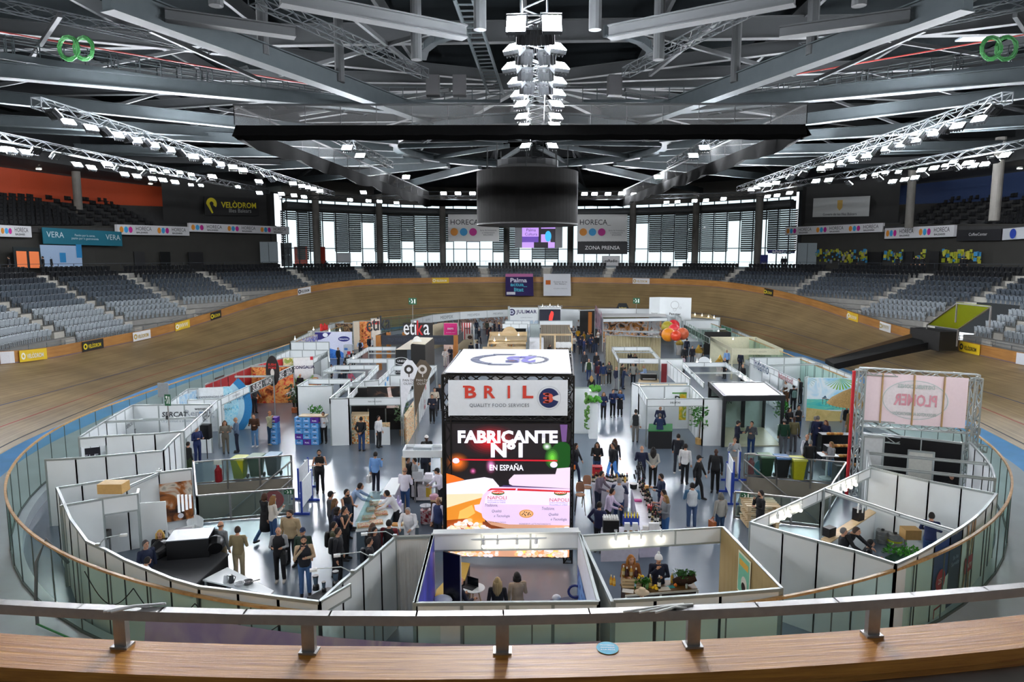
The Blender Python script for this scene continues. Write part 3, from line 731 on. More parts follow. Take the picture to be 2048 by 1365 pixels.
flo_row([(1090,70),(1094,112),(1092,146),(1092,174)],'%s dark-backed floodlight turned away beside the right column of the central truss',aim=V((8,100,0)),w=.6,tilt=.85)
# unseen trusses and floodlights added over the near end to light camera-facing walls
def fill_lamp(x,y,ax_,ay,label):
    r = copy_tree(next(iter(PROTO.values()))); d = V((ax_ - x,ay - y,0)); r.location = (x,y,16.55); r.rotation_euler = (-.72,0,math.atan2(d.y,d.x) + PI / 2); tag(r,label,'floodlight','added unseen floodlights at the near end')
for sx,sd in ((-23,'inner left'),(23,'inner right'),(-32,'outer left'),(32,'outer right')):
    a,b_ = V((sx,-6,TZ)),V((sx,27,TZ)); tag(truss_mb(a,b_,.5,.035,.9).build('lighting_truss',ALU),'unseen truss added in line with the %s lighting truss' % sd,'truss')
    for k in range(6): fill_lamp(sx,-3 + 4.6 * k,0,60,'%s unseen floodlight added in line with the %s truss, aimed down the hall' % (ORD[k],sd))
for k in range(5): fill_lamp(.5 + (-.9 if k % 2 else .9),-2 + 3.2 * k,0,60,ORD[k] + ' unseen floodlight added in line with the central truss, aimed down the hall')
# ---------------------------------------------------------------- drape hung round the middle of the roof, scoreboard
DR = M('black_drape','030303',.9,noise=.2,scale=5,spec=.03)
zc = 15.6
c4 = [at(470,268,zc),at(1612,266,zc),at(1240,408,zc),at(858,408,zc)]
def drape(a,b,label,sag=.35,n=44,top=.42):
    mb = MB(); A = []; B = []; Cb = []; rr = random.Random(int(abs(a.x) * 10))
    for i in range(n + 1):
        t = i / n; p = a.lerp(b,t); w = .12 * math.sin(i * 1.9) + .06 * rr.random(); s = sag * abs(math.sin(t * PI * 6)) * .5
        d = (b - a).normalized(); nn = V((-d.y,d.x,0))
        A.append(p + V((0,0,top)) + nn * .1); B.append(p + nn * (w + .25) - V((0,0,.25 + s * .6))); Cb.append(p + nn * (w - .3) + V((0,0,-.1 - s * .3)))
    mb.strip(A,B); mb.strip(B,Cb); mb.strip(Cb,A)
    return tag(mb.build('drape',DR,None,True),label,'drape','black drapes hung under the roof')
drape(c4[0],c4[1],'black drape rolled along the near side of the hanging rectangle',.1)
drape(c4[3],c4[0],'black drape gathered in folds along the left side of the hanging rectangle',1.0)
drape(c4[1],c4[2],'black drape gathered in folds along the right side of the hanging rectangle',1.0)
drape(c4[2],c4[3],'black drape along the far side of the hanging rectangle above the scoreboard',.2)
mb = MB()
for a,b in ((c4[0],c4[1]),(c4[1],c4[2]),(c4[2],c4[3]),(c4[3],c4[0])):
    a,b = a + V((0,0,1.35)),b + V((0,0,1.35)); mb.tube([a,b],.06,6)
    for k in range(17): p = a.lerp(b,k / 16); mb.bar(p,p - V((0,0,.9)),.03)
tag(mb.build('curtain_rail',STD),'thin dark rail with hangers from which the black drapes are hung','rail')
NET = glassmat('drape_gauze','dcdcdc',.04,.9)
mb = MB(); a,b = c4[3],c4[0]; mb.poly([a + V((0,0,.4)),b + V((0,0,.4)),b + V((0,0,1.3)),a + V((0,0,1.3))]); a,b = c4[1],c4[2]; mb.poly([a + V((0,0,.4)),b + V((0,0,.4)),b + V((0,0,1.3)),a + V((0,0,1.3))])
a,b = c4[0],c4[1]; mb.poly([a + V((0,0,.4)),b + V((0,0,.4)),b + V((0,0,1.3)),a + V((0,0,1.3))])
tag(mb.build('net',NET),'fine grey netting stretched above the black drapes','net')
sc_c = V((-.15,59,0)); r_ = 4.28
root = thing('scoreboard','large dark cylindrical scoreboard hanging over the middle of the hall','scoreboard',(sc_c.x,sc_c.y,12.45))
mb = MB(); mb.lathe((sc_c.x,sc_c.y,12.4),[(r_ * .96,0),(r_,.03),(r_,4.35),(r_ * .9,4.4)],64); mb.build('drum',M('scoreboard_skin','191817',.8,noise=.1,scale=2,spec=.1),root)
mb = MB(); mb.lathe((sc_c.x,sc_c.y,12.35),[(r_ * .97,0),(r_ + .03,.0),(r_ + .03,.12),(r_ * .97,.14)],64); mb.build('bottom_rim',C('1c1b1a'),root)
mb = MB()
for k in range(8): a = 2 * PI * k / 8; p = V((sc_c.x + 3.4 * math.cos(a),sc_c.y + 3.4 * math.sin(a),16.7)); mb.bar(p,p + V((0,0,2.2)),.09)
mb.lathe((sc_c.x,sc_c.y,17.2),[(2.6,0),(2.6,.5)],20)
mb.build('hanger',STD,root)
# ---------------------------------------------------------------- exhibition booths: system walls, fascias and posts
TRS_ALLOY = M('stand_truss_alloy','9a9da0',.4,metal=.7,noise=.08)
WHT = M('panel_white','e9eeee',.45,noise=.04,scale=1.2); FRM = M('panel_frame','a9b1b0',.4,metal=.5,noise=.06); CLOTH = M('white_cloth','ecebe8',.85,noise=.06,scale=3)
def T(x,y,z=2.5): return at(x,y,z)
def photo(name,cols,scale=3.0,rough=.5,stretch=None,glow=0.0):
    "printed picture: soft patches of several colours"
    if name in MATS: return MATS[name]
    mt = bpy.data.materials.new(name); mt.use_nodes = True; MATS[name] = mt; nt = mt.node_tree; b = nt.nodes['Principled BSDF']
    tc = nt.nodes.new('ShaderNodeTexCoord'); n = nt.nodes.new('ShaderNodeTexNoise'); n.inputs['Scale'].default_value = scale; n.inputs['Detail'].default_value = 3.5; n.inputs['Distortion'].default_value = 1.2
    mp = nt.nodes.new('ShaderNodeMapping'); mp.inputs['Location'].default_value = (len(name) * 1.7,3.1,scale)
    if stretch: mp.inputs['Scale'].default_value = stretch
    r = nt.nodes.new('ShaderNodeValToRGB'); e = r.color_ramp.elements; k = len(cols)
    while len(e) < k: e.new(.5)
    for i,c in enumerate(cols): e[i].position = .28 + .44 * i / max(1,k - 1); e[i].color = lin(c)
    L = nt.links.new; L(tc.outputs['Object'],mp.inputs[0]); L(mp.outputs[0],n.inputs['Vector']); L(n.outputs[0],r.inputs[0]); L(r.outputs[0],b.inputs['Base Color']); b.inputs['Roughness'].default_value = rough
    if glow: L(r.outputs[0],b.inputs['Emission Color']); b.inputs['Emission Strength'].default_value = glow
    return mt
DARKPIC = photo('print_dark',['0c0c0c','1c1815','5a3a20','b08a5a','2a2620'],2.4); FOODPIC = photo('print_food',['5a2010','d86a2a','f0b060','e84a30','2a1a10'],2.2)
GREENPIC = photo('print_garden',['16301a','3f7a34','8ab060','d8d8a0'],3); FLOWER = photo('print_flowers',['30282a','c05a78','e8c0c8','f0ece8','6a7a5a'],4); STORE = photo('print_shop',['120e0a','5a3218','b06a30','d8d0c0','30302c'],1.6)
SHELFPIC = photo('goods',['2a1a14','c8402a','e8b040','f0e8d8','4a7a38','8a5a30'],9); WATER = photo('print_water',['1448a8','2a70d8','5aa0f0','1a58c8'],5)
def wall(root,px,h=2.5,mat=None,z0=0.0,step=1.0,name='wall_panel',frame=True,world=False,th=.04):
    P_ = [V(p) if world else T(p[0],p[1],h) for p in px]; mb = MB(); fm = MB(); mat = mat or WHT
    for a,b in zip(P_,P_[1:]):
        a0,b0 = V((a.x,a.y,z0)),V((b.x,b.y,z0)); d = b0 - a0; L = d.length
        if L < .02: continue
        d /= L; H = h - z0; mb.box((a0 + b0) / 2 + V((0,0,H / 2)),(L,th,H),ax=(d,V((-d.y,d.x,0)),V((0,0,1))))
        if frame:
            fm.bar(V((a.x,a.y,h - .03)),V((b.x,b.y,h - .03)),th + .03,.07); n = max(1,round(L / step))
            for i in range(n + 1): p = a0 + d * (L * i / n); fm.bar(p,p + V((0,0,H)),.05,th + .03)
    w = mb.build(name,mat,root)
    if frame: fm.build('wall_frame',FRM,root)
    return w
def fascia(root,a,b,h=2.5,fh=.33,mat=None,text=None,tw=.4,tc='5a6062',world=False,step=1.0,tf=True,bold=.0,off=0.0,space=1.0):
    a,b = (V(a),V(b)) if world else (T(a[0],a[1],h),T(b[0],b[1],h)); d = b - a; d.z = 0; L = d.length; d /= L; mb = MB(); c = (a + b) / 2
    mb.box((c.x,c.y,h - fh / 2),(L,.03,fh),ax=(d,V((-d.y,d.x,0)),V((0,0,1)))); o = mb.build('fascia',mat or WHT,root)
    fm = MB()
    for z in (h - .02,h - fh + .02): fm.bar(V((a.x,a.y,z)),V((b.x,b.y,z)),.055,.045)
    n = max(1,round(L / step))
    for i in range(n + 1): p = a + d * (L * i / n); fm.bar(V((p.x,p.y,h)),V((p.x,p.y,h - fh)),.04,.05)
    if tf: fm.build('fascia_frame',FRM,root)
    if text:
        n_ = V((d.y,-d.x,0)); cc = V((c.x,c.y,h - fh / 2)) + d * off * L; side = 1
        dd = d
        if n_.dot(CAM - cc) < 0: dd = -d
        put_text(text,cc,dd,(0,0,1),L * tw,C(tc),o,lift=.03,bold=bold,height=None,space=space)
    return o
def post(root,x,y,h=2.5,w=.06,mat=None):
    p = T(x,y,h); mb = MB(); mb.bar((p.x,p.y,0),(p.x,p.y,h),w,w); return mb.build('post',mat or FRM,root)
def booth(label,px,name='exhibition_booth',h=2.5,cat='exhibition booth'):
    p = T(px[0],px[1],h); return thing(name,label,cat,(p.x,p.y,0))
BULB = M('booth_bulb','fff2dc',.5,emit=9)
def spots(root,pts,h=2.3,glow=True):
    for x,y in pts:
        p = T(x,y,h); mb = MB(); mb.cyl(p + V((0,0,.02)),.045,.14,10); mb.bar(p + V((0,0,.1)),p + V((0,.0,.26)),.03); a = mb.build('spotlight',WHT,root)
        mb = MB(); mb.ball(p - V((0,0,.02)),.055,10,6); mb.build('bulb',BULB,a)
def armlamp(root,x,y,dx,dy,h=2.5):
    p = T(x,y,h); q = p + V((dx,dy,.16)); mb = MB(); mb.tube([p,p + V((dx * .3,dy * .3,.16)),q],.012,6); mb.box(p + V((0,0,.03)),(.1,.08,.06)); a = mb.build('arm_lamp',FRM,root)
    mb = MB(); mb.box(q + V((0,0,-.02)),(.16,.1,.05),.3); mb.build('lamp_head',C('d8dad8'),a)
def poster(root,x0,y0,x1,y1,h,ph,mat,name='poster',lift=.035):
    f = facepx(x0,y0,x1,y1,h,ph); mb = MB(); mb.box(f.p(0,0,lift),(f.w,f.h,.012),ax=(f.ux,f.uy,f.n)); o = mb.build(name,mat,root); f.c = f.p(0,0,lift + .008); return o,f
def flat(f,root,name,mat,fn):
    mb = MB(); fn(mb); return mb.build(name,mat,root)
# --- left front: catering equipment booth
b = booth('white-walled catering equipment booth at the front left with black oven and kettles',(294,1137))
wall(b,[(114,975),(121,990),(141,1037),(174,1082),(212,1099),(249,1119),(294,1137),(343,1157),(399,1173),(477,1182),(557,1193),(639,1203)])
wall(b,[(639,1203),(683,1163),(724,1130),(760,1100),(790,1074)])
wall(b,[(114,975),(163,968),(251,955),(317,945)]); wall(b,[(317,945),(382,937)])
fascia(b,(639,1203),(700,1168)); fascia(b,(317,945),(254,973),fh=.1)
wall(b,[(122,1011),(204,997)],name='store_wall')
p,q = T(204,997),T(275,987); fascia(b,p,q,fh=.55,world=True)
wall(b,[(275,987),(277,978)],step=.6)
o,f = poster(b,318,969,383,960,2.15,1.35,STORE,'wall_print')
for k in range(4):
    u = f.w * (.06 + .12 * k); flat(f,o,'fridge_picture',E('d8dce0',.15),lambda mb: f.rect(mb,u - f.w * .04,-f.h * .3 + k * .03,u + f.w * .04,f.h * .18 - k * .02))
flat(f,o,'badge',C('e8e8f0'),lambda mb: f.disc(mb,f.w * .1,-f.h * .38,.09));
dp,dq = T(279,1007,2.1),T(331,1003,2.1); root = thing('door_leaf','white hinged door standing open in front of the kitchen photo print','door',(dp.x,dp.y,0)); mb = MB(); d = (dq - dp); d.z = 0; L = d.length; d /= L; mb.box((dp + dq) / 2 - V((0,0,1.05)),(L,.04,2.1),ax=(d,V((-d.y,d.x,0)),V((0,0,1)))); mb.build('leaf',WHT,root)
mb = MB(); p = dq - d * .08 - V((0,0,1.0)); mb.box(p + V((d.y,-d.x,0)) * .04,(.03,.05,.12)); mb.build('door_handle',C('202224'),root)
for x,y,dx,dy in ((790,1074,-.75,-.2),(742,1115,-.75,-.25),(706,1146,-.85,-.2),(320,944,.2,-.4)): armlamp(b,x,y,dx,dy)
armlamp(b,196,1092,.45,.35)
# cloth-hung bay between the equipment booth and the middle booth
b = booth('narrow bay hung with a white cloth between the front left wall and the blue-walled booth',(863,1072));
mb = MB(); a,c = T(790,1073,2.5),T(863,1071,2.5); n = 24; A = []; B = []
for i in range(n + 1): p = a.lerp(c,i / n); w = .05 * math.sin(i * 1.3); A.append(p + V((0,0,.02))); B.append(V((p.x,p.y + w,.35)))
mb.strip(A,B); mb.build('cloth',CLOTH,b); wall(b,[(790,1074),(863,1072)],z0=2.42,step=3); wall(b,[(864,1072),(829,1206)])
# --- front middle booth
b = booth('front middle booth with blue side walls, seen from above facing the video tower',(829,1206))
W1 = wall(b,[(832,1206),(1197,1203)]); fascia(b,(866,1067),(1158,1063),fh=.5,step=1.3); WL = wall(b,[(866,1067),(832,1206)],step=1.3); WR = wall(b,[(1158,1063),(1197,1203)],step=1.3)
mb = MB(); mb.bar(T(866,1065,2.52),T(1158,1061,2.52),.28,.03); mb.build('fascia_ledge',WHT,b)
a,c = T(866,1067),T(832,1206); dd = (a - c); dd.z = 0; f = Face((a + c) / 2 - V((0,0,1.25)),-dd,(0,0,1),dd.length,2.4)
f = Face((a + c) / 2 - V((0,0,1.25)) ,dd,(0,0,1),dd.length,2.4)
if f.n.x < 0: f = Face(f.c,-f.ux,f.uy,f.w,f.h)
BLUP = photo('print_blue',['1a1c5a','2832a0','3a46c8','6a4aa8'],.8); o = MB(); o.box(f.p(0,0,.03),(f.w * .97,f.h,.012),ax=(f.ux,f.uy,f.n)); o = o.build('wall_print',BLUP,b)
flat(f,o,'leaf_motif',C('d8e0f8'),lambda mb: [f.pts(mb,[(.6 + k * .25,-1.1),(.65 + k * .25,-.5 + .2 * k),(.72 + k * .25,-1.1)],.05) for k in range(3)])
a,c = T(1158,1063),T(1197,1203); dd = (a - c); dd.z = 0; f = Face((a + c) / 2 - V((0,0,1.25)),dd,(0,0,1),dd.length,2.4)
if f.n.x > 0: f = Face(f.c,-f.ux,f.uy,f.w,f.h)
o = MB(); o.box(f.p(0,0,.03),(f.w * .97,f.h,.012),ax=(f.ux,f.uy,f.n)); o = o.build('wall_print',C('e4e8f2'),b)
flat(f,o,'blue_picture',photo('print_glasses',['10204a','2a5ab0','7ab0e8','1a3078'],3),lambda mb: f.rect(mb,-f.w * .46,-1.15,f.w * .3,.4,.045))
put_text('degustando',f.p(.9,.35),f.ux,f.uy,1.3,C('34508a'),o,lift=.05)
spots(b,[(968,1092),(995,1091),(1034,1091),(1072,1090)],2.3)
mb = MB(); mb.bar(T(942,1080,2.46),T(1093,1077,2.46),.04); mb.build('spot_rail',WHT,b)
# --- front right booth lined with brown paper
b = booth('front right booth with a brown paper side wall and a tasting table',(1227,1205))
wall(b,[(1162,1070),(1224,1203)]); wall(b,[(1228,1200),(1310,1196),(1440,1187),(1559,1177)],step=1.35)
fascia(b,(1163,1071),(1442,1054),fh=.45,step=1.4);
a,c = T(1442,1054),T(1559,1176); mb = MB(); A = []; B = []; rr = random.Random(5)
for i in range(25): p = a.lerp(c,i / 24); A.append(V((p.x,p.y,2.5))); B.append(V((p.x + rr.uniform(-.03,.03),p.y,.02)))
mb.strip(A,B); mb.build('paper_wall',M('kraft_paper','a08a5c',.75,noise=.12,scale=1.5,bump=.25),b); wall(b,[(1446,1054),(1563,1176)],step=1.3)
dd = (c - a); dd.z = 0; f = Face(min((a.lerp(c,t * .02) - V((0,0,z * .05)) for t in range(51) for z in range(50)),key=lambda p: (pix(p)[0] - 1491) ** 2 + (pix(p)[1] - 1153) ** 2),-dd,(0,0,1),dd.length,2.5)
if f.n.x > 0: f = Face(f.c,-f.ux,f.uy,f.w,f.h)
mb = MB(); mb.box(f.p(0,0,.03),(.72,1.05,.012),ax=(f.ux,f.uy,f.n)); o = mb.build('poster',C('e8e4c8'),b); g = f
flat(g,o,'field',C('7ac0a0'),lambda mb: g.rect(mb,-.32,-.48,.32,.48,.04)); flat(g,o,'title_band',C('d8a840'),lambda mb: g.rect(mb,-.26,.2,.26,.36,.045)); flat(g,o,'round_picture',C('e0dccc'),lambda mb: g.disc(mb,.05,-.2,.17,.2,.045)); flat(g,o,'dark_picture',C('2a1c14'),lambda mb: g.disc(mb,.03,-.28,.12,.12,.05))
spots(b,[(1232,1083),(1257,1082),(1281,1080),(1322,1077)],2.3); mb = MB(); mb.bar(T(1205,1071,2.46),T(1348,1064,2.46),.04); mb.build('spot_rail',WHT,b)
mb = MB(); a = T(1446,1056,2.3);
# --- right front bar booth
b = booth('white-walled beer bar booth at the front right behind the balustrade',(1791,1127))
wall(b,[(1501,1044),(1567,1063),(1637,1082),(1711,1101),(1791,1127)])
wall(b,[(1791,1127),(1833,1108),(1867,1089)]); wall(b,[(1924,1054),(1949,1036),(1970,1016),(1983,1000),(1993,987)])
o = wall(b,[(1867,1089),(1899,1069)],mat=C('24407c'),name='blue_panel'); wall(b,[(1899,1069),(1924,1054)],mat=C('2c3c58'),name='slate_panel')
wall(b,[(1739,934),(1797,948),(1859,962),(1924,974),(1990,987)],step=1.6)
fascia(b,(1501,1044),(1740,936),fh=.36); post(b,1648,980); fascia(b,(1649,976),(1800,1027),fh=.12,step=5); fascia(b,(1800,1027),(1912,1061),fh=.12,step=5)
spots(b,[(1555,1040),(1567,1035),(1579,1030),(1601,1020),(1681,984),(1691,979),(1702,974),(1712,969)],2.25)
# balustrade-side printed panels are drawn on the outer faces
def outerface(x0,y0,x1,y1,h=2.5):
    a,c = T(x0,y0,h),T(x1,y1,h); f = Face((a + c) / 2 - V((0,0,h / 2)),c - a,(0,0,1),(c - a).length,h)
    if f.n.dot(CAM - f.c) < 0: f = Face(f.c,-f.ux,f.uy,f.w,f.h)
    f.c = f.p(0,0,.03); return f
f = outerface(1867,1089,1899,1069); flat(f,b,'print',C('dfe8e6'),lambda mb: f.pts(mb,[(-f.w / 2,-1.25),(f.w / 2,-1.25),(f.w / 2,.2),(-f.w / 2,-.1)])); flat(f,b,'seal',C('c02838'),lambda mb: f.disc(mb,0,.15,.3,l=.02)); put_text('25%',f.p(0,.15),f.ux,f.uy,.34,C('f0e0e0'),b,lift=.03); flat(f,b,'picture',C('b02a3a'),lambda mb: (f.rect(mb,-.3,-.6,.15,-.55,.02),f.rect(mb,-.3,-.9,-.25,-.55,.02)))
flat(f,b,'bread_picture',C('c89a50'),lambda mb: f.disc(mb,.1,-.95,.2,.14,.02))
f = outerface(1899,1069,1924,1054); put_text('Se ha\nServido',f.p(0,.45),f.ux,f.uy,.5,C('8898b4'),b,lift=.02)
f = outerface(1924,1054,1955,1031); flat(f,b,'print_lines',C('b89878'),lambda mb: [f.pts(mb,[(u,-1.2),(u + .12,-1.2),(u + .12 + s,1.2),(u + s,1.2)],.015) for u,s in ((-.5,.6),(.2,-.5),(-.1,.4))]); flat(f,b,'badge',C('b83a44'),lambda mb: f.rect(mb,-.3,-.2,.3,.25,.025)); put_text('Arv',f.p(0,.02),f.ux,f.uy,.45,C('e8d8d0'),b,lift=.035)
# --- storage bay behind the tall sponsor sign on the right
b = booth('open white store bay with roof rails below the tall red truss sign',(1741,930),name='store_bay')
wall(b,[(1741,931),(1735,900)]); wall(b,[(1990,956),(1982,932),(1970,915),(1952,896),(1940,884)]); fascia(b,(1741,930),(1991,957),fh=.1,step=9); fascia(b,(1737,904),(1973,926),fh=.1,step=9)
wall(b,[(1728,872),(1768,874)],mat=C('c4c8c8'),h=2.9,step=2); wall(b,[(1765,868),(1926,886)],mat=BLK,h=2.6,step=1.5,name='black_wall'); wall(b,[(1818,900),(1868,905)],h=2.2,mat=C('c9c9c0'),name='store_door',step=2)
# --- left: storage and rental booths
b = booth('empty white-walled store booth beside the curved glass balustrade on the left',(91,919),name='store_booth')
wall(b,[(91,919),(151,916),(211,911),(271,905.6),(326,901)],step=1.6); wall(b,[(326,901),(336,890),(347,879),(359,868)],step=.8); wall(b,[(211,872),(265,869),(309,867),(367,862)],step=1.6); wall(b,[(158,876),(211,872)],z0=2.1)
poster(b,163,898,200,894,1.9,.7,C('1c1a24'),'dark_poster')
f = facepx(163,898,200,894,1.9,.7); f.text('SELF',-.1,-.05,.7,C('c8c8d0'),b,lift=.06)
b = booth('white kitchen rental booth with wide back wall on the far left',(265,810)); wall(b,[(158,874),(211,841),(265,810)]); wall(b,[(265,810),(420,808)],step=1.3); wall(b,[(434,800),(441,798)],step=.6)
fascia(b,(368,861),(434,801),fh=.42,text='SERCAT',tw=.3,tc='2a2e34',bold=.01,off=.15); post(b,434,801); fascia(b,(205,843),(398,833),fh=.1,step=6)
f = facepx(265,810,420,808,2.5,2.5); f.text('SERCAT',-.12 * f.w + .6,.75,1.25,C('22262c'),b,lift=.04,bold=.015,shear=.15); f.text('Renting',.12 * f.w + .9,.75,1.4,C('a8b0b8'),b,lift=.04); f.text('La plenitud a alcance de todos',.6,.4,2.2,C('a8b4bc'),b,lift=.04)
f.text('wematuner',.42 * f.w,1.0,.9,C('20242a'),b,lift=.04,bold=.01); flat(f,b,'blue_bar',C('3090d8'),lambda mb: f.rect(mb,.36 * f.w,.78,.5 * f.w,.86,.03))
outer = outerface(211,841,265,810); put_text('SERCAT',outer.p(outer.w * .3,.4),outer.ux,outer.uy,.9,C('30343a'),b,lift=.03)
b = booth('booth with a pale blue bubble print and hotel slogan on its back wall, left side',(375,778)); wall(b,[(340,803),(375,778)]); wall(b,[(375,778),(499,771)],step=1.3); fascia(b,(441,797),(499,771),fh=.4,text='DON HIELO',tw=.25); post(b,499,771); fascia(b,(375,800),(441,797),fh=.3)
o,f = poster(b,397,777,499,771.5,2.5,2.2,C('f0f4f4'),'back_print'); flat(f,o,'bubbles',photo('print_ice',['6ac8e8','9adcf0','c8eef8','58b8e0'],6),lambda mb: f.rect(mb,-.02 * f.w,-1.1,.5 * f.w,1.1,.01))
flat(f,o,'arc_pale',C('b0d8ea'),lambda mb: f.ring(mb,-.3 * f.w,.0,1.5,1.8,.014,a0=-.8,a1=.8)); flat(f,o,'arc_blue',C('2a80b8'),lambda mb: f.ring(mb,-.3 * f.w,0,1.8,2.2,.015,a0=-.8,a1=.8))
for k,s in enumerate(('CREA EXPERIENCIAS ÚNICAS','DISEÑOS EXCLUSIVOS PARA','HOTELES OFICINAS Y SALAS')): f.text(s,-.27 * f.w,.6 - .38 * k,2.1,C('586068'),o,lift=.02)
f.text('Hielo bueno\ncada día',.3 * f.w,.55,1.2,C('2878a8'),o,lift=.025)
o,f = poster(b,350,797,396,779,2.4,1.0,photo('print_cups',['e8f0f4','8ab8d8','c8d8e0','6a7a88'],3),'side_print')
# red capsule-coffee booth
b = booth('dark red booth with black lettered fascia and giant orange snack photo',(501,733)); wall(b,[(409,769),(455,751),(501,733)],mat=C('a81c22'),name='red_wall'); wall(b,[(501,733),(587,732)],mat=FOODPIC,name='photo_wall',step=4)
fascia(b,(499,771),(587,732),fh=.5,mat=C('1a1614'),text='SUSHI · WOK · POKE · BAO',tw=.9,tc='e8e4e0',bold=.02); fascia(b,(470,752),(545,751),fh=.12); fascia(b,(501,731),(545,731),fh=.3); post(b,547,751)
f = outerface(409,769,501,733); [put_text(s,f.p(-.5 + 1.6 * k,.2),f.ux,f.uy,.9,C('e0b0a8'),b,lift=.03) for k,s in enumerate(('CAFÉ','TÉ · 65'))]
p = T(546.5,750,2.5); f = Face((p.x,p.y - .1,2.75),(1,0,0),(0,0,1),.8,2.0); mb = MB(); f.disc(mb,0,0,.42,.95,0); o = MB(); o.prism([f.p(.42 * math.cos(t * PI / 12),.95 * math.sin(t * PI / 12)) for t in range(24)],(0,.05,0)); o = o.build('oval_sign',C('201818'),b); flat(f,o,'fish_motif',C('d8d0c8'),lambda mb: f.disc(mb,0,-.1,.12,.24,.02)); f.text('SUSHI\nPOKE',0,.3,.5,C('d83028'),o,lift=.02,bold=.02)
poster(b,428,757,447,750,2.6,1.1,C('3a1c14'),'screen')
b = booth('white booth with green salad bowl prints beyond the black lettered fascia',(565,716)); wall(b,[(509,730),(540,722),(565,716)],mat=C('c8242c'),name='red_wall'); wall(b,[(565,716),(626,714)],step=4); fascia(b,(626,717),(656,702),fh=.4,text='ROCALIA',tw=.4)
o,f = poster(b,587,716,626,714.5,2.6,2.6,C('f2f4f2'),'food_print'); f.text('CONGALIA',.0,.6,1.5,C('241a50'),o,lift=.02,bold=.03); flat(f,o,'green_arc',C('9ac86a'),lambda mb: f.ring(mb,.1,.2,.5,.62,.012,a0=3.6,a1=5.9))
for u,v,r_,m_ in ((-.9,-.45,.5,GREENPIC),(.75,-.65,.55,FOODPIC)): flat(f,o,'plate',C('e0e4e8'),lambda mb: f.disc(mb,u,v,r_ * 1.15,r_ * 1.3,.012)); flat(f,o,'dish_picture',m_,lambda mb: f.disc(mb,u,v,r_ * .8,r_ * .9,.02))
flat(f,o,'red_tab',C('d02838'),lambda mb: f.rect(mb,.35 * f.w,1.1,.5 * f.w,1.35,.014)); poster(b,566,716.5,586,716,2.5,.9,photo('print_pasta',['f0c850','f4e8c0','8ab048','e8a040'],3),'pasta_print')
b = booth('plain white stand with curved wall in front of the blue ice-water stand',(579,700),name='exhibition_booth'); wall(b,[(552,712),(579,700),(656,700)]); wall(b,[(626,714),(640,709)],mat=WHT); wall(b,[(656,702),(659,724)],step=1.6)
b = booth('lilac ice-cube stand with swooping dark blue print and oval logo',(581,684)); wall(b,[(581,684),(658,684)]); wall(b,[(581,684),(620,664)],h=2.5); wall(b,[(630,664),(704,664)],h=2.6,mat=C('dce0f0'),step=4)
o,f = poster(b,630,664,704,664,2.6,2.6,C('dcdff2'),'back_print'); flat(f,o,'swoosh',C('2a2470'),lambda mb: f.pts(mb,[(-f.w * .5,1.25),(-f.w * .05,1.25),(-f.w * .15,.85),(-f.w * .35,.55),(-f.w * .5,.5)])); flat(f,o,'logo',C('242a7a'),lambda mb: f.disc(mb,f.w * .28,.62,.55,.26,.014)); f.text('BalearicIce',f.w * .28,.62,.85,C('f0f0ff'),o,lift=.025,bold=.02); flat(f,o,'bear_patch',C('f0f2f8'),lambda mb: f.disc(mb,-f.w * .22,1.0,.25,.2,.02)); flat(f,o,'blue_heap',WATER,lambda mb: f.pts(mb,[(-f.w * .5,-1.25),(f.w * .46,-1.25),(f.w * .2,-.6),(-f.w * .1,-.3),(-f.w * .35,-.15),(-f.w * .5,-.35)]))
o,f = poster(b,586,684.5,645,666,2.35,.8,photo('print_icebag',['d8b868','3048b8','e8e0d0','2a3a90'],2.2),'side_print')
mb = MB(); p = T(697,690,1.9); mb.box((p.x,p.y,.95),(.75,.6,1.9)); o = mb.build('ice_bin',C('b8c0c8'),b); mb = MB(); mb.box((p.x + .1,p.y - .31,1.2),(.3,.02,.3)); mb.build('sticker',C('c83040'),o); mb = MB(); mb.box((p.x - .15,p.y - .31,1.55),(.3,.02,.2)); mb.build('blue_sticker',C('3a70b8'),o)
b = booth('row stand with red name letters on its sloping white edge, far left of the aisle',(640,652)); wall(b,[(616,663),(650,652),(687,641)],h=2.6); wall(b,[(660,646),(706,646)],h=2.6,mat=DARKPIC,name='photo_wall',step=5); wall(b,[(706,643),(718,642)],h=3.0,mat=C('d8c8b0'),name='beige_wall'); wall(b,[(718,642),(742,642)],h=2.9,mat=FOODPIC,name='photo_wall',step=5)
wall(b,[(742,637),(761,637)],h=3.2,mat=C('e0d4c4'),name='beige_panel'); f = facepx(742,637,761,637,3.2,1.1); flat(f,b,'red_label',C('d84038'),lambda mb: f.rect(mb,-.4,-.1,.4,.25,.05))
f = face4(T(636,647,3.3),T(655,643,3.3),.9); f.text('Sirvina',0,0,1.6,C('d82a28'),b,height=.75,bold=.05,lift=.05,depth=.12)
spots(b,[(659,661),(680,661),(590,678),(627,659)],2.75)
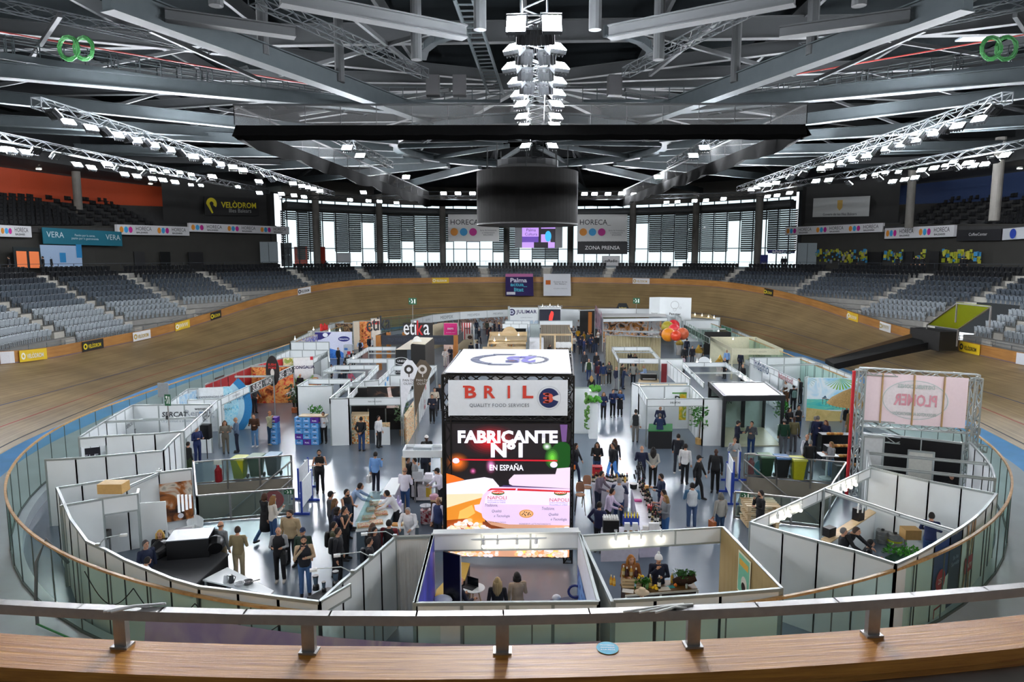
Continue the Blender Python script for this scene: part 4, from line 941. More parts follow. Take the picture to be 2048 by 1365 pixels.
# low rows of white shell-scheme in the left middle
b = booth('white shell-scheme booth in the left row with an open top and spotlights',(670,731)); fascia(b,(645,744),(670,731)); fascia(b,(670,731),(757,730)); fascia(b,(757,730),(737,745)); fascia(b,(616,758),(700,758)); fascia(b,(645,744),(730,743.5),fh=.1,step=9); wall(b,[(594,772),(616,759)],step=1); post(b,645,744)
b = booth('long white booth with a blue crate stack behind the potted plant shelf',(594,772)); wall(b,[(594,772),(665,771)],step=4); fascia(b,(694,795),(757,731)); fascia(b,(670,790),(730,745),fh=.3); wall(b,[(660,797),(697,796)],step=4); wall(b,[(660,797),(700,760)],z0=2.2)
b = booth('white open-topped booth in the row just behind the brown bread stand',(693,718)); fascia(b,(693,718),(774,717.6)); fascia(b,(694,721),(737,694)); fascia(b,(737,694),(792,693.5)); fascia(b,(737,706),(792,706),fh=.1,step=9); wall(b,[(774,717),(790,717)],step=2); post(b,737,694); spots(b,[(706,716)],2.4)
b = booth('white corner booth whose fascia runs beside the feather flags',(787,732)); fascia(b,(787,732),(873,731)); fascia(b,(757,760),(787,732)); fascia(b,(836,773),(873,731)); post(b,873,731); wall(b,[(700,765),(757,760)],z0=1.9); wall(b,[(780,750),(836,750)],z0=1.8); o,f = poster(b,757,757,786,735,2.4,1.4,C('eef2f2'),'side_print'); flat(f,o,'blue_marks',C('5a9ad0'),lambda mb: (f.disc(mb,.2,.3,.3,.2),f.disc(mb,-.5,-.1,.25,.3)))
# bread booth
b = booth('bread booth with white fascia and shelves of packets, left of the tower',(694,796)); fascia(b,(694,796),(805,795),fh=.42,text='PAN DE OLIVO',tw=.24,step=1.4,bold=.01); fascia(b,(805,795),(836,774),fh=.42,step=.8); post(b,805,795); post(b,836,774); wall(b,[(697,796),(697.5,776)],mat=C('2a2622'),name='dark_side'); wall(b,[(700,774),(805,772)],h=2.5,mat=C('161514'),name='dark_back')
o,f = poster(b,734,774,803,773,2.5,1.25,photo('print_baker',['0c0c0c','1a1a1a','201c1a','6a4a3a'],1.4),'back_print'); flat(f,o,'loaf_picture',photo('print_arm',['d89070','e8d8d0','c06a50'],2),lambda mb: f.pts(mb,[(f.w * .05,-.6),(f.w * .42,-.6),(f.w * .38,-.2),(f.w * .22,.1),(f.w * .18,.6),(f.w * .08,.55),(f.w * .12,.0)]))
wall(b,[(835,776),(858,740)],h=2.2,mat=C('e8e8e8'),name='printed_side',step=.9); f = outerface(835,776,858,740,2.2); put_text('in\ncentra',f.p(-.1,-.5),f.ux,f.uy,.9,C('d02a34'),b,lift=.04,bold=.03); put_text('k',f.p(.5,.6),f.ux,f.uy,.5,C('d02a34'),b,lift=.04,bold=.04)
# food-distributor cube
b = booth('black cube stand with a light wooden roof frame and oval logo',(791,700)); wall(b,[(791,700),(814,700)],h=2.8,mat=C('141414'),name='dark_wall',frame=False); wall(b,[(791,700),(826,679)],h=2.8,mat=C('d8c8a8'),frame=False,name='light_wall',z0=2.5); wall(b,[(822,690),(850,691)],h=3.3,mat=C('181614'),name='dark_block',frame=False); wall(b,[(850,691),(868,677)],h=3.3,mat=C('3a3632'),frame=False,name='dark_side')
wall(b,[(822,690),(834,677)],h=3.3,mat=C('141414'),frame=False,name='dark_side')
a,c,d_,e = T(793,699,2.83),T(832,679,2.83),T(866,677,3.2),T(850,690,3.2); mb = MB(); mb.prism([T(824,688,3.32),T(850,690,3.32),T(866,677,3.32),T(834,676,3.32)],(0,0,.05)); mb.build('roof_board',C('e0d4bc'),b); mb = MB(); mb.prism([T(793,700,2.82),T(821,700,2.82),T(838,684,2.82),T(822,681,2.82)],(0,0,.04)); mb.build('roof_board',C('e6dac4'),b)
f = facepx(791,700,814,700,2.8,2.8); o = flat(f,b,'logo_ring',C('e8e8e8'),lambda mb: f.ring(mb,0,.55,.5,.58,.04,k=.5)); f.text('UNEX',0,.55,.6,C('e8e8e8'),b,lift=.05,bold=.02); f.text('EL GUSTO\nDE COMPARTIR',-.05,-.25,.8,C('e0e0e0'),b,lift=.05,bold=.02); f.text('AQUÍ',-.05,-.75,.7,C('3a9ad8'),b,lift=.05,bold=.03)
mb = MB(); f = facepx(834,672,839,672,3.6,.1); p = T(834,686,3.3); mb.prism([V((p.x + .35 * math.cos(PI * t / 12),p.y,3.3 + .5 * math.sin(PI * t / 12))) for t in range(13)],(0,.05,0)); mb.build('round_crest',C('e8e8e4'),b)
# etika gateway
b = booth('open gateway stand with timber pillars, dark beam and big white and red letters on top',(752,671)); OR = wood('pillar_timber','9a5a20','c08038',(8,8,1.2),.5,along='Object')
for xa,xb in ((752,762),(906,916)): wall(b,[(xa,671),(xb,671)],h=3.0,mat=OR,frame=False,name='pillar',th=.35)
for xa,xb in ((773,781),(805,812)): wall(b,[(xa,665),(xb,665)],h=3.0,mat=OR,frame=False,name='pillar',th=.35)
fascia(b,(761,671),(907,671.5),h=3.0,fh=.8,mat=C('2a2e38'),tf=False,text='TU TIENDA ASIA MAYORISTA',tw=.8,tc='3c4150'); fascia(b,(916,671),(926,663),h=3.0,fh=.8,mat=C('34373c'),tf=False); fascia(b,(752,671),(779,663),h=3.0,fh=.3,mat=C('2a2a2a'),tf=False)
a,c = T(808,646,4.3),T(861,646,4.3); W_ = (c - a).length; c0 = T(834,671,3.0); ck = Face(c0 + V((0,-.1,.67)),(1,0,0),(0,0,1),W_,1.3)
w_ = T(861,671,3).x - T(808,671,3).x; ck.text('eti',-w_ * .25,.0,w_ * .48,C('f4f4f4'),b,height=1.25,lift=.02,bold=.0,depth=.12); ck.text('k',w_ * .13,.0,w_ * .22,C('d8242c'),b,height=1.25,lift=.02,depth=.12); ck.text('a',w_ * .38,-.16,w_ * .22,C('f4f4f4'),b,height=.9,lift=.02,depth=.12)
wall(b,[(806,646),(866,646)],h=2.8,mat=C('26221f'),frame=False,name='dark_back'); wall(b,[(866,650),(886,645)],h=2.6,mat=C('e0d0b0'),frame=False,name='light_panel')
p = T(757,660,3.2); f = Face(p,(.5,1,0),(0,0,1),2,1.2)
if f.n.dot(CAM - f.c) < 0: f = Face(p,(-.5,-1,0),(0,0,1),2,1.2)
f.text('etika',0,.6,3.2,C('34363a'),b,height=1.3,depth=.08)
b = booth('pink-signed sweets stand behind the timber gateway',(886,647)); wall(b,[(887,646),(915,646)],h=2.9,mat=C('e8c8b8'),frame=False,name='back_wall'); f = facepx(888,647,914,647,2.9,1.2); flat(f,b,'pink_sign',C('d8207c'),lambda mb: f.rect(mb,-f.w / 2,-.6,f.w / 2,.6,.05)); f.text('DOTS',0,.05,f.w * .45,C('f4e0ec'),b,lift=.07,bold=.04); f.text('THE ORIGINAL DONUT',0,-.35,f.w * .7,C('f4e0ec'),b,lift=.07)
wall(b,[(916,652),(917,640)],h=2.9,mat=C('d8d8d4'),frame=False,name='side_wall')
b = booth('red and white striped stall beside the pink sign',(923,647)); wall(b,[(923,646),(943,646)],h=2.7,mat=C('eee6e2'),frame=False,name='back_wall'); f = facepx(923,646,943,646,2.7,2.7); flat(f,b,'stripes',C('c8241e'),lambda mb: [f.rect(mb,-f.w / 2 + f.w * (k + .1) / 4.2,-1.35,-f.w / 2 + f.w * (k + .55) / 4.2,1.35,.04) for k in range(4)]); flat(f,b,'badge',C('e8dcd0'),lambda mb: f.rect(mb,-.1,-.6,.75,.15,.05)); flat(f,b,'bun_picture',C('5a3a2a'),lambda mb: f.disc(mb,.35,-.2,.25,.2,.06)); f.text('burger',.1,.75,f.w * .6,C('30201c'),b,lift=.06,bold=.03); mb = MB(); p = T(933,680,1); mb.box((p.x,p.y,.5),(2.4,.5,1)); mb.build('counter',C('c8b898'),b)
wall(b,[(945,646),(948,655)],h=2.5,frame=False,name='side_wall')
# far end
b = booth('long curved white fascia stand along the far end of the infield',(865,624));
pts = [(822,640),(845,634),(865,629.5),(920,624),(974,621),(1018,619)]
for k,(p,q) in enumerate(zip(pts,pts[1:])): fascia(b,p,q,h=3.0,fh=.95,step=4,text=('MEDIPEIX' if k != 2 else 'MEDIPEIX'),tw=.45,tc='9aa2a4' if k != 2 else '70787a')
wall(b,[(850,640),(920,628),(1018,624)],h=2.2,mat=photo('print_fishmarket',['e8eaea','c8d8e0','8a6a5a','d8b8a8','4a5a68'],1.2),frame=False,name='photo_wall')
for x,y in ((822,640),(865,629.5),(974,621)): post(b,x,y,3.0)
b = booth('white fishmonger stand with a round navy logo at the far end',(1017,617)); wall(b,[(1017,615),(1077,615)],h=3.6,step=9); f = facepx(1017,615,1077,615,3.6,3.6); f.text('JULIMAR',f.w * .1,1.2,f.w * .68,C('2a2c58'),b,lift=.05,bold=.02,space=1.1); flat(f,b,'logo',C('242650'),lambda mb: f.disc(mb,-f.w * .39,1.2,.42,l=.05)); flat(f,b,'logo_flower',C('c8cce0'),lambda mb: [f.disc(mb,-f.w * .39 + .2 * math.cos(k * PI / 3),1.2 + .2 * math.sin(k * PI / 3),.1,l=.06,n=10) for k in range(6)]); f.text('COMER PEIX I MARISCO',f.w * .1,.55,f.w * .4,C('8a8e98'),b,lift=.05); flat(f,b,'fish_print',photo('print_fish',['d8e4ea','a8c0d0','f0f0f0','5a6a78'],1.5),lambda mb: f.rect(mb,-f.w / 2,-1.7,f.w / 2,.2,.04))
post(b,1018,613,3.9,.25)
b = booth('tall screen stand showing a red shape on black beside the fishmonger',(1078,616)); wall(b,[(1077,613),(1122,613)],h=3.7,mat=WHT,frame=False); f = facepx(1079,619,1121,619,3.4,2.4); flat(f,b,'screen',E('0c1020',.2),lambda mb: f.rect(mb,-f.w / 2,-1.2,f.w / 2,1.2,.05)); flat(f,b,'red_shape',E('e0342c',.22),lambda mb: f.pts(mb,[(-.3,-1.2),(.3,-1.2),(.25,-.3),(.45,.6),(.4,.9),(.15,1.0),(-.1,.4),(-.15,-.4)],.06)); spots(b,[(1085,612),(1100,611),(1116,612)],3.9)
truss = truss_mb(T(1076,614,3.9),T(1124,614,3.9),.25,.03,.4); truss.build('truss',TRS_ALLOY,b); wall(b,[(1122,618),(1160,619)],h=3.0,step=3)
b = booth('white booth with black slot windows behind the wooden stall',(1005,644)); fascia(b,(1005,648),(1055,648),h=2.8,fh=.5); fascia(b,(1010,642),(1060,642),h=2.8,fh=.45); wall(b,[(1005,651),(1052,651)],h=2.4,mat=C('101010'),z0=1.2,frame=False,name='dark_slot'); wall(b,[(1060,648),(1079,648)],h=2.6,step=3,mat=C('c0ccca')); wall(b,[(1055,648),(1057,668)],h=2.6,step=2)
wall(b,[(1079,642),(1145,641)],h=2.8,step=3,z0=2.0)
LW = wood('light_timber','c8a878','e0c8a0',(1.2,6,6),.55,along='Object')
b = booth('pale wooden market stall with arched boards behind the tower roof',(978,664)); wall(b,[(979,664),(1054,664)],h=2.5,mat=LW,frame=False,name='back_board',z0=1.5)
f = facepx(1006,664,1032,664,2.5,.5); mb = MB(); mb.prism([f.p(.5 * f.w * math.cos(PI * t / 10) * (1 if t not in (0,10) else 1.15),.25 + .5 * math.sin(PI * t / 10)) for t in range(11)],(0,.06,0)); mb.build('arched_crest',LW,b)
mb = MB(); mb.prism([T(978,682,2.2),T(1052,682,2.2),T(1054,673,2.2),T(983,673,2.2)],(0,0,.06)); mb.build('canopy',LW,b); wall(b,[(976,684),(1052,684)],h=2.15,mat=LW,frame=False,z0=1.95,name='canopy_edge'); wall(b,[(1027,684),(1052,684)],h=1.9,mat=LW,frame=False,name='front_board'); wall(b,[(985,686),(1026,686)],h=1.8,mat=SHELFPIC,frame=False,name='goods_shelf')
fascia(b,(965,694),(1050,694),h=2.2,fh=.25,mat=LW,tf=False); f = facepx(991,694,1016,694,2.2,.3); mb = MB(); mb.prism([f.p(.5 * f.w * math.cos(PI * t / 10),.1 + .5 * math.sin(PI * t / 10)) for t in range(11)],(0,.06,0)); mb.build('arched_crest',LW,b); wall(b,[(975,690),(981,665)],h=2.3,mat=LW,frame=False,name='side_board')
spots(b,[(998,670),(1037,670),(989,681),(1012,680)],2.3)
mb = MB(); p = T(1073,676,2.3); mb.box((p.x,p.y,1.15),(1.3,.6,2.3)); mb.build('white_cabinet',C('e8eaee'),b)
b = booth('slatted timber pergola stand with hanging plates right of the wooden stall',(1081,652)); wall(b,[(1081,650),(1140,650)],h=3.0,mat=C('b0a490'),frame=False,name='back_wall'); f = facepx(1081,650,1140,650,3.0,3.0); flat(f,b,'slats',C('3a332c'),lambda mb: [f.rect(mb,-f.w / 2 + f.w * k / 22,-1.5,-f.w / 2 + f.w * (k + .4) / 22,1.5,.05) for k in range(22)])
for px_ in ((1081,668),(1110,668),(1144,668)): post(b,px_[0],px_[1],2.9,.14,LW)
fascia(b,(1081,668),(1145,668),h=2.9,fh=.16,mat=LW,tf=False); fascia(b,(1136,652),(1145,668),h=2.9,fh=.16,mat=LW,tf=False)
mb = MB()
for x in (1116,1127,1138):
    for z in (1.9,.9): p = T(x,668,2.9); mb.box((p.x,p.y,z),(.5,.06,.5)); mb.ball((p.x,p.y - .05,z),(.28,.05,.28),12,6)
mb.build('plates',C('e8e8e4'),b); fascia(b,(1112,668),(1144,668),h=1.5,fh=.1,mat=LW,tf=False)
# tower-side white wall with plants
b = booth('tall narrow white planter wall right of the video tower',(1156,768),name='planter_wall'); a,c = T(1150,772,2.6),T(1187,780,2.6)
mb = MB(); p = T(1190,783,2.6); q = T(1168,768,2.6); mb.box((p.x - .05,p.y + .3,1.3),(.45,.6,2.6)); mb.build('column',WHT,b); wall(b,[(1146,775),(1180,775)],h=2.6,step=4)
for k,(z,r_) in enumerate(((2.75,.3),(2.2,.34))):
    mb = MB(); gr = random.Random(k)
    for j in range(26): mb.ball((p.x + gr.uniform(-r_,r_),p.y - .15 + gr.uniform(-.2,.2),z + gr.uniform(-.08,.12)),.1,6,4)
    mb.build('foliage',C('4a9a28'),b)
mb = MB(); gr = random.Random(9)
for j in range(60): t = gr.random(); mb.ball((p.x - .42 + gr.uniform(-.1,.1),p.y - .1 + gr.uniform(-.15,.15),2.5 - 1.9 * t),.08 * (1.2 - t * .6),5,4)
mb.build('trailing_foliage',C('5a8a3a'),b)
# --- right rows
b = booth('large stand roofed by white cloth strips with a dark purple side fascia',(1190,617)); fascia(b,(1190,617),(1323,618),h=3.6,fh=1.0,step=9); fascia(b,(1206,638),(1335,636),h=3.3,fh=.35,step=9); fascia(b,(1190,617),(1206,637),h=3.6,fh=1.5,mat=C('4a3a50'),text='EDRAC',tw=.8,tc='c8a0b0',bold=.03); wall(b,[(1323,617),(1342,624),(1362,635)],h=3.4,z0=1.2,step=2); post(b,1206,638,3.4,.1); post(b,1190,617,3.6,.1); wall(b,[(1206,640),(1323,640)],h=2.6,mat=photo('print_coffee_shop',['141414','2a2622','d88a30','e8e0d8','3a4a58'],1.3),frame=False,name='photo_wall'); wall(b,[(1297,640),(1320,640)],h=2.6,mat=C('c8c8c8'),frame=False,name='grey_panel')
mb = MB(); mb.prism([T(1200,628,3.3),T(1330,628,3.3),T(1333,634,3.3),T(1204,635,3.3)],(0,0,.03)); mb.build('cloth_strip',CLOTH,b)
fascia(b,(1206,661),(1320,663),h=2.4,fh=.1,step=9)
b = booth('black gabled coffee stand with gold script at the far end',(1228,618)); p0 = T(1245,618,3.0); f = face4(T(1228,607,4.0),T(1263,607,4.0),1.2); mb = MB(); mb.prism([f.p(-f.w / 2,-.7),f.p(f.w / 2,-.7),f.p(f.w * .22,.6),f.p(-f.w * .22,.6)],(0,.3,0)); mb.build('gable',C('1c2022'),b); f.text('Jurlaney\nCafés',0,-.1,f.w * .45,C('c8b468'),b,lift=.03,bold=.03); wall(b,[(1160,622),(1190,622)],h=3.1,mat=C('1a1816'),frame=False,name='dark_back'); f = facepx(1160,622,1190,622,3.1,3.1); flat(f,b,'orange_panel',C('c8782a'),lambda mb: f.rect(mb,.1,-1.5,.55,1.4,.05)); fascia(b,(1158,620),(1190,619),h=3.2,fh=.15)
b = booth('tall white corner sign stand with a small line-drawn emblem, far right end',(1320,596)); zt = 5.2; wall(b,[(1299,595),(1320,594.5)],h=zt,mat=WHT,frame=False,z0=2.6); wall(b,[(1320,594.5),(1383,596)],h=zt,mat=WHT,frame=False,z0=2.6); f = facepx(1320,594.5,1383,596,zt,2.6); f.text('Panamar',0,-.55,f.w * .36,C('50504e'),b,lift=.05,bold=.02); flat(f,b,'emblem',C('8a8a88'),lambda mb: (f.ring(mb,-.05,.45,.42,.45,.05),f.ring(mb,.55,.15,.1,.12,.05),f.ring(mb,-.05,-.05,.16,.18,.05)))
f = facepx(1299,595,1320,594.5,zt,2.6); f.text('Panamar',.0,-.5,f.w * .6,C('60605e'),b,lift=.05); wall(b,[(1350,635),(1440,635)],h=2.8,step=9); mb = MB(); mb.prism([T(1352,634,2.8),T(1432,638,2.8),T(1420,630,2.8),T(1345,628,2.8)],(0,0,.05)); mb.build('timber_roof',C('e0c898'),b); spots(b,[(1390,629),(1404,631),(1417,633),(1428,635)],3.0)
b = booth('booth with dark green side boards behind the giant balloons',(1372,640)); wall(b,[(1371,641),(1438,641)],h=2.7,step=4,z0=1.8); fascia(b,(1368,649),(1419,676),h=2.6,fh=.55,mat=C('2a4438'),text='VERDURAS',tw=.7,tc='8aa898'); fascia(b,(1443,650),(1463,657),h=2.7,fh=.4,mat=C('2a6a48')); fascia(b,(1385,657),(1462,657),h=2.5,fh=.14,step=3); wall(b,[(1408,664),(1462,664)],h=2.3,mat=C('15120f'),frame=False,name='dark_back'); wall(b,[(1462,656),(1500,672),(1525,681)],h=2.4,step=1.5); spots(b,[(1437,662)],2.4)
CR = C('d2cfb2')
b = booth('cream walled tableware booth on the right',(1421,674)); wall(b,[(1421,674),(1512,674)],mat=CR,frame=False,name='cream_wall'); fascia(b,(1421,674),(1465,697),mat=CR,tf=False,fh=.3); wall(b,[(1512,674),(1566,698)],mat=CR,frame=False,name='cream_wall'); fascia(b,(1465,697),(1566,698),mat=CR,tf=False,fh=.5,text='SECRET GARDEN',tw=.35,tc='a8a68c'); post(b,1465,697,mat=CR,w=.1); spots(b,[(1466,678)],2.4)
mb = MB(); f = outerface(1512,674,1566,698); flat(f,b,'painted_shadow',C('a8a684'),lambda mb: f.pts(mb,[(-f.w * .45,-.3),(f.w * .1,-.3),(f.w * .1,.5)],.02))  # darker triangle painted on the cream wall as a cast shadow
b = booth('fridge booth with white name fascia and curved glazed back, right side',(1500,715)); wall(b,[(1500,715),(1603,714)],step=1.4); fascia(b,(1500,716),(1549,739),fh=.4,text='Indamo',tw=.6,tc='28486a'); fascia(b,(1549,739),(1597,762),fh=.4,text='Indamofood',tw=.6,tc='a02838'); wall(b,[(1526,728),(1558,742)],step=1.2); wall(b,[(1603,714),(1632,724),(1660,733),(1690,745),(1718,756)]); post(b,1597,762); post(b,1500,716); wall(b,[(1610,755),(1617,753)],step=1); fascia(b,(1530,730),(1640,727),fh=.12,step=6)
f = outerface(1690,745,1718,756); put_text('Galmes',f.p(0,.9),f.ux,f.uy,.9,C('30343a'),b,lift=.04)
# coffee roaster's island
b = booth('coffee booth with white fascia ring in the right aisle',(1237,717)); fascia(b,(1237,717),(1320,717.5),fh=.38,text='TEMPLO CAFÉS',tw=.25,step=1.4); fascia(b,(1224,694),(1237,717)); fascia(b,(1224,694),(1299,694)); fascia(b,(1299,694),(1320,717)); fascia(b,(1229,704),(1306,704),fh=.09,step=9); post(b,1238,717); post(b,1318,718); wall(b,[(1320,718),(1366,718)],step=3,z0=1.6); wall(b,[(1323,728),(1334,728)],h=2.2,mat=C('7a1820'),frame=False,name='red_panel')
b = booth('stand hung with beige curtains inside a silver truss frame',(1210,668)); A = [T(1212 + k * 1.4,672,3.0) for k in range(80)]; mb = MB(); mb.strip([p + V((0,.12 * math.sin(i * 1.6),0)) for i,p in enumerate(A)],[V((p.x,p.y + .12 * math.sin(i * 1.6),0)) for i,p in enumerate(A)]); mb.build('curtain',C('b4aa88'),b,True); truss_mb(T(1211,666,3.2),T(1322,671,3.2),.35,.03,.5).build('truss',TRS_ALLOY,b)
for x in (1214,1243): p = T(x,668,3.1); truss_mb((p.x,p.y - .2,0),(p.x,p.y - .2,3.1),.35,.03,.5).build('truss',TRS_ALLOY,b)
f = facepx(1288,672,1305,672,2.2,1.3); flat(f,b,'round_sign',C('141412'),lambda mb: f.disc(mb,0,0,f.w / 2,l=.16)); flat(f,b,'sign_figure',C('e8e4d8'),lambda mb: f.disc(mb,.02,-.1,f.w * .3,f.w * .26,.18)); f = facepx(1247,674,1256,674,2.3,1.4); flat(f,b,'leafy_portrait',C('2a4a24'),lambda mb: f.disc(mb,0,.2,.32,.36,.16)); flat(f,b,'portrait',C('d0d4d8'),lambda mb: f.disc(mb,0,0,.25,.3,.18))
b = booth('white kitchen-island booth with an arched crest, right middle',(1366,726)); fascia(b,(1366,725),(1451,725),step=1.5); fascia(b,(1366,726),(1408,766)); fascia(b,(1451,725),(1512,767)); wall(b,[(1335,722),(1380,758)],h=2.4,step=1.2,z0=1.4); f = facepx(1396,725,1421,725,2.5,.3); mb = MB(); mb.prism([f.p(.5 * f.w * math.cos(PI * t / 12),.1 + .5 * f.w * math.sin(PI * t / 12)) for t in range(13)],(0,.06,0)); mb.build('arched_crest',WHT,b); spots(b,[(1394,724),(1421,724),(1480,752),(1492,760),(1500,766)],2.5); fascia(b,(1383,745),(1478,745),fh=.1,step=9)
b = booth('white organic produce booth with hanging fruit posters',(1294,798)); fascia(b,(1294,798),(1407,797),fh=.42,text='DELEITAS',tw=.18,step=1.5,bold=.015,tc='40464a'); fascia(b,(1278,772),(1294,798),fh=.42,step=.9); wall(b,[(1278,772),(1380,771)],step=1.2); wall(b,[(1380,771),(1407,797)],step=.9); post(b,1294,798); wall(b,[(1264,766),(1278,772),(1278.5,768)],step=.8); wall(b,[(1407,797),(1446,797)],step=1.5); wall(b,[(1264,766),(1374,766)],z0=2.2,mat=C('e8dcc0')); wall(b,[(1380,776),(1402,797)],h=2.2,mat=C('1c1c1c'),frame=False,name='dark_lining')
for x0,x1,pal,c_ in ((1312,1341,['f0f2f0','e8b0a0','d84038','f4f4f2'],'d02a30'),(1344,1373,['e8e0a8','f0c828','90b040','f4f0d8'],'e0b020')):
    o,f = poster(b,x0,785,x1,785,2.1,1.6,photo('print_fruit_' + c_,pal,2.5),'fruit_poster'); flat(f,o,'green_rail',C('4a8a3a'),lambda mb: f.rect(mb,-f.w / 2,.72,f.w / 2,.8,.02)); f.text('D',-.1,.45,.3,C('202020'),o,lift=.03,bold=.04); flat(f,o,'fruit',C(c_),lambda mb: f.disc(mb,f.w * .25,.4,.2,.22,.02))
o,f = poster(b,1281,786,1309,786,1.9,1.2,SHELFPIC,'goods_shelf');
# glazed pergola
b = booth('glazed pergola with dark frame and white louvred roof on the right',(1447,796),name='pergola',cat='pergola'); DK = M('pergola_frame','26292c',.45,metal=.3,noise=.05); zz = 2.55
fl,fr_,br,bl = T(1449,797,zz),T(1566,796,zz),T(1530,769,zz),T(1420,769,zz)
mb = MB()
for p,q in ((fl,fr_),(fr_,br),(br,bl),(bl,fl)): mb.bar(p,q + (q - p).normalized() * .1,.16,.28)
mb.build('roof_beam',DK,b)
for p in (fl,fr_,br,bl): mb = MB(); mb.bar((p.x,p.y,0),(p.x,p.y,zz),.15,.15); mb.build('column',DK,b)
mb = MB()
for k in range(20): t = (k + .5) / 20; mb.bar(bl.lerp(br,t) + V((0,0,.08)),fl.lerp(fr_,t) + V((0,0,.08)),.16,.05)
mb.build('louvre_blades',WHT,b); mb = MB(); mb.prism([V((p.x,p.y,.0)) for p in (fl,fr_,br,bl)],(0,0,.06)); mb.build('deck',C('d6d8b8',.4),b)
mb = MB(); gm = glassmat('pergola_glass','e0efec',.16)
for p,q in ((bl,br),(br,fr_)): mb.poly([V((p.x,p.y,.06)),V((q.x,q.y,.06)),V((q.x,q.y,zz - .15)),V((p.x,p.y,zz - .15))])
mb.build('glass_wall',gm,b); mb = MB(); mb.bar(bl.lerp(fl,0) + V((0,0,-.75)),br + V((0,0,-.75)),.06,.12); q = bl.lerp(br,.62); mb.bar((q.x,q.y,0),(q.x,q.y,zz),.12,.2); mb.build('glazing_bar',DK,b)
cf = face4(bl,br,.5); cf.c = V((cf.c.x,cf.c.y - .1,1.55)); cf.text('LUMON',-cf.w * .28,0,1.1,C('34383c'),b,lift=.02,bold=.01,space=1.2); wall(b,[bl + V((.1,.25,0)),br + V((0,.25,0))],h=2.3,world=True,mat=C('d8dcda'),frame=False,name='back_curtain')
# beach mural
b = booth('big printed beach mural wall with jetty and palm on the right',(1616,754),name='mural_wall'); h_ = 2.6; f = facepx(1616,756,1720,757,h_,h_); mb = MB(); f.slab(mb,.06); mb.build('board',WHT,b); g = f; hw,hh = f.w / 2,f.h / 2
flat(g,b,'sky_print',photo('print_sky',['7ac4ec','a8dcf4','e8f4fa','c8e8f8'],.9),lambda mb: g.rect(mb,-hw,.0,hw,hh,.01)); flat(g,b,'sea_print',photo('print_sea',['28b8c8','50d0c8','80dcc0','30a8c0'],1.2,stretch=(1,1,4)),lambda mb: g.rect(mb,-hw,-.62,hw,.02,.014)); flat(g,b,'sand_print',photo('print_sand',['d8c078','e4cc88','ccb468'],2),lambda mb: g.pts(mb,[(-hw,-hh),(hw,-hh),(hw,-.75),(0,-.68),(-hw,-.5)],.018))
flat(g,b,'jetty_print',C('5a4a3c'),lambda mb: (g.pts(mb,[(-hw * .42,.08),(hw * .55,-.32),(hw * .55,-.22),(-hw * .42,.12)],.022),[g.rect(mb,-hw * .4 + k * .2,-.28 - k * .05,-hw * .4 + k * .2 + .03,.08 - k * .035,.022) for k in range(9)])); flat(g,b,'boats_print',C('3a5a78'),lambda mb: (g.pts(mb,[(-.6,.1),(-.35,.1),(-.45,.25)],.02),g.pts(mb,[(-.1,.05),(.2,.0),(.05,.2)],.02),g.pts(mb,[(.4,-.05),(.7,-.1),(.55,.1)],.02)))
flat(g,b,'palm_print',C('7ab838'),lambda mb: [g.pts(mb,[(.35,hh),(.35 + 1.0 * math.cos(a_) - .04,hh - .72 + .5 * abs(math.cos(a_)) ** 2),(.35 + 1.0 * math.cos(a_) + .05,hh - .7 + .5 * abs(math.cos(a_)) ** 2)],.024) for a_ in [.15 + k * .2 for k in range(15)]])
flat(g,b,'palm_tip_print',C('90b8a0'),lambda mb: [g.pts(mb,[(-hw,hh - .05 * k),(-hw + .5 - .08 * k,hh - .15 - .12 * k),(-hw + .5 - .08 * k,hh - .12 - .12 * k)],.024) for k in range(4)])
# ---------------------------------------------------------------- people: one continuous body per pose, clothes and hair as children
def remesh(mb,vox,name,smooth=2):
    me = mb.mesh(name,C('c08a6a'),True); o = bpy.data.objects.new(name,me); COL.objects.link(o)
    md = o.modifiers.new('r','REMESH'); md.mode = 'VOXEL'; md.voxel_size = vox; md.use_smooth_shade = True
    s = o.modifiers.new('s','SMOOTH'); s.factor = .5; s.iterations = smooth
    dg = bpy.context.evaluated_depsgraph_get(); r = bpy.data.meshes.new_from_object(o.evaluated_get(dg)); r.name = name
    bpy.data.objects.remove(o); return r
def limb(mb,pts,rs,n=10):
    mb.tube(pts,rs,n)
    for p,r in zip(pts,rs): mb.ball(p,r * .99,n,6)
def rings(mb,rr,n=16):
    "loft of elliptical rings (x, y, z, rx, ry)"
    o = len(mb.v)
    for x,y,z,rx,ry in rr:
        for j in range(n): a = 2 * PI * j / n; mb.v.append((x + rx * math.cos(a),y + ry * math.sin(a),z))
    for i in range(len(rr) - 1):
        for j in range(n): mb.f.append((o + i * n + j,o + i * n + (j + 1) % n,o + (i + 1) * n + (j + 1) % n,o + (i + 1) * n + j)); mb.mi.append(0)
    mb.f.append(tuple(o + j for j in range(n))[::-1]); mb.f.append(tuple(o + (len(rr) - 1) * n + j for j in range(n))); mb.mi += [0,0]
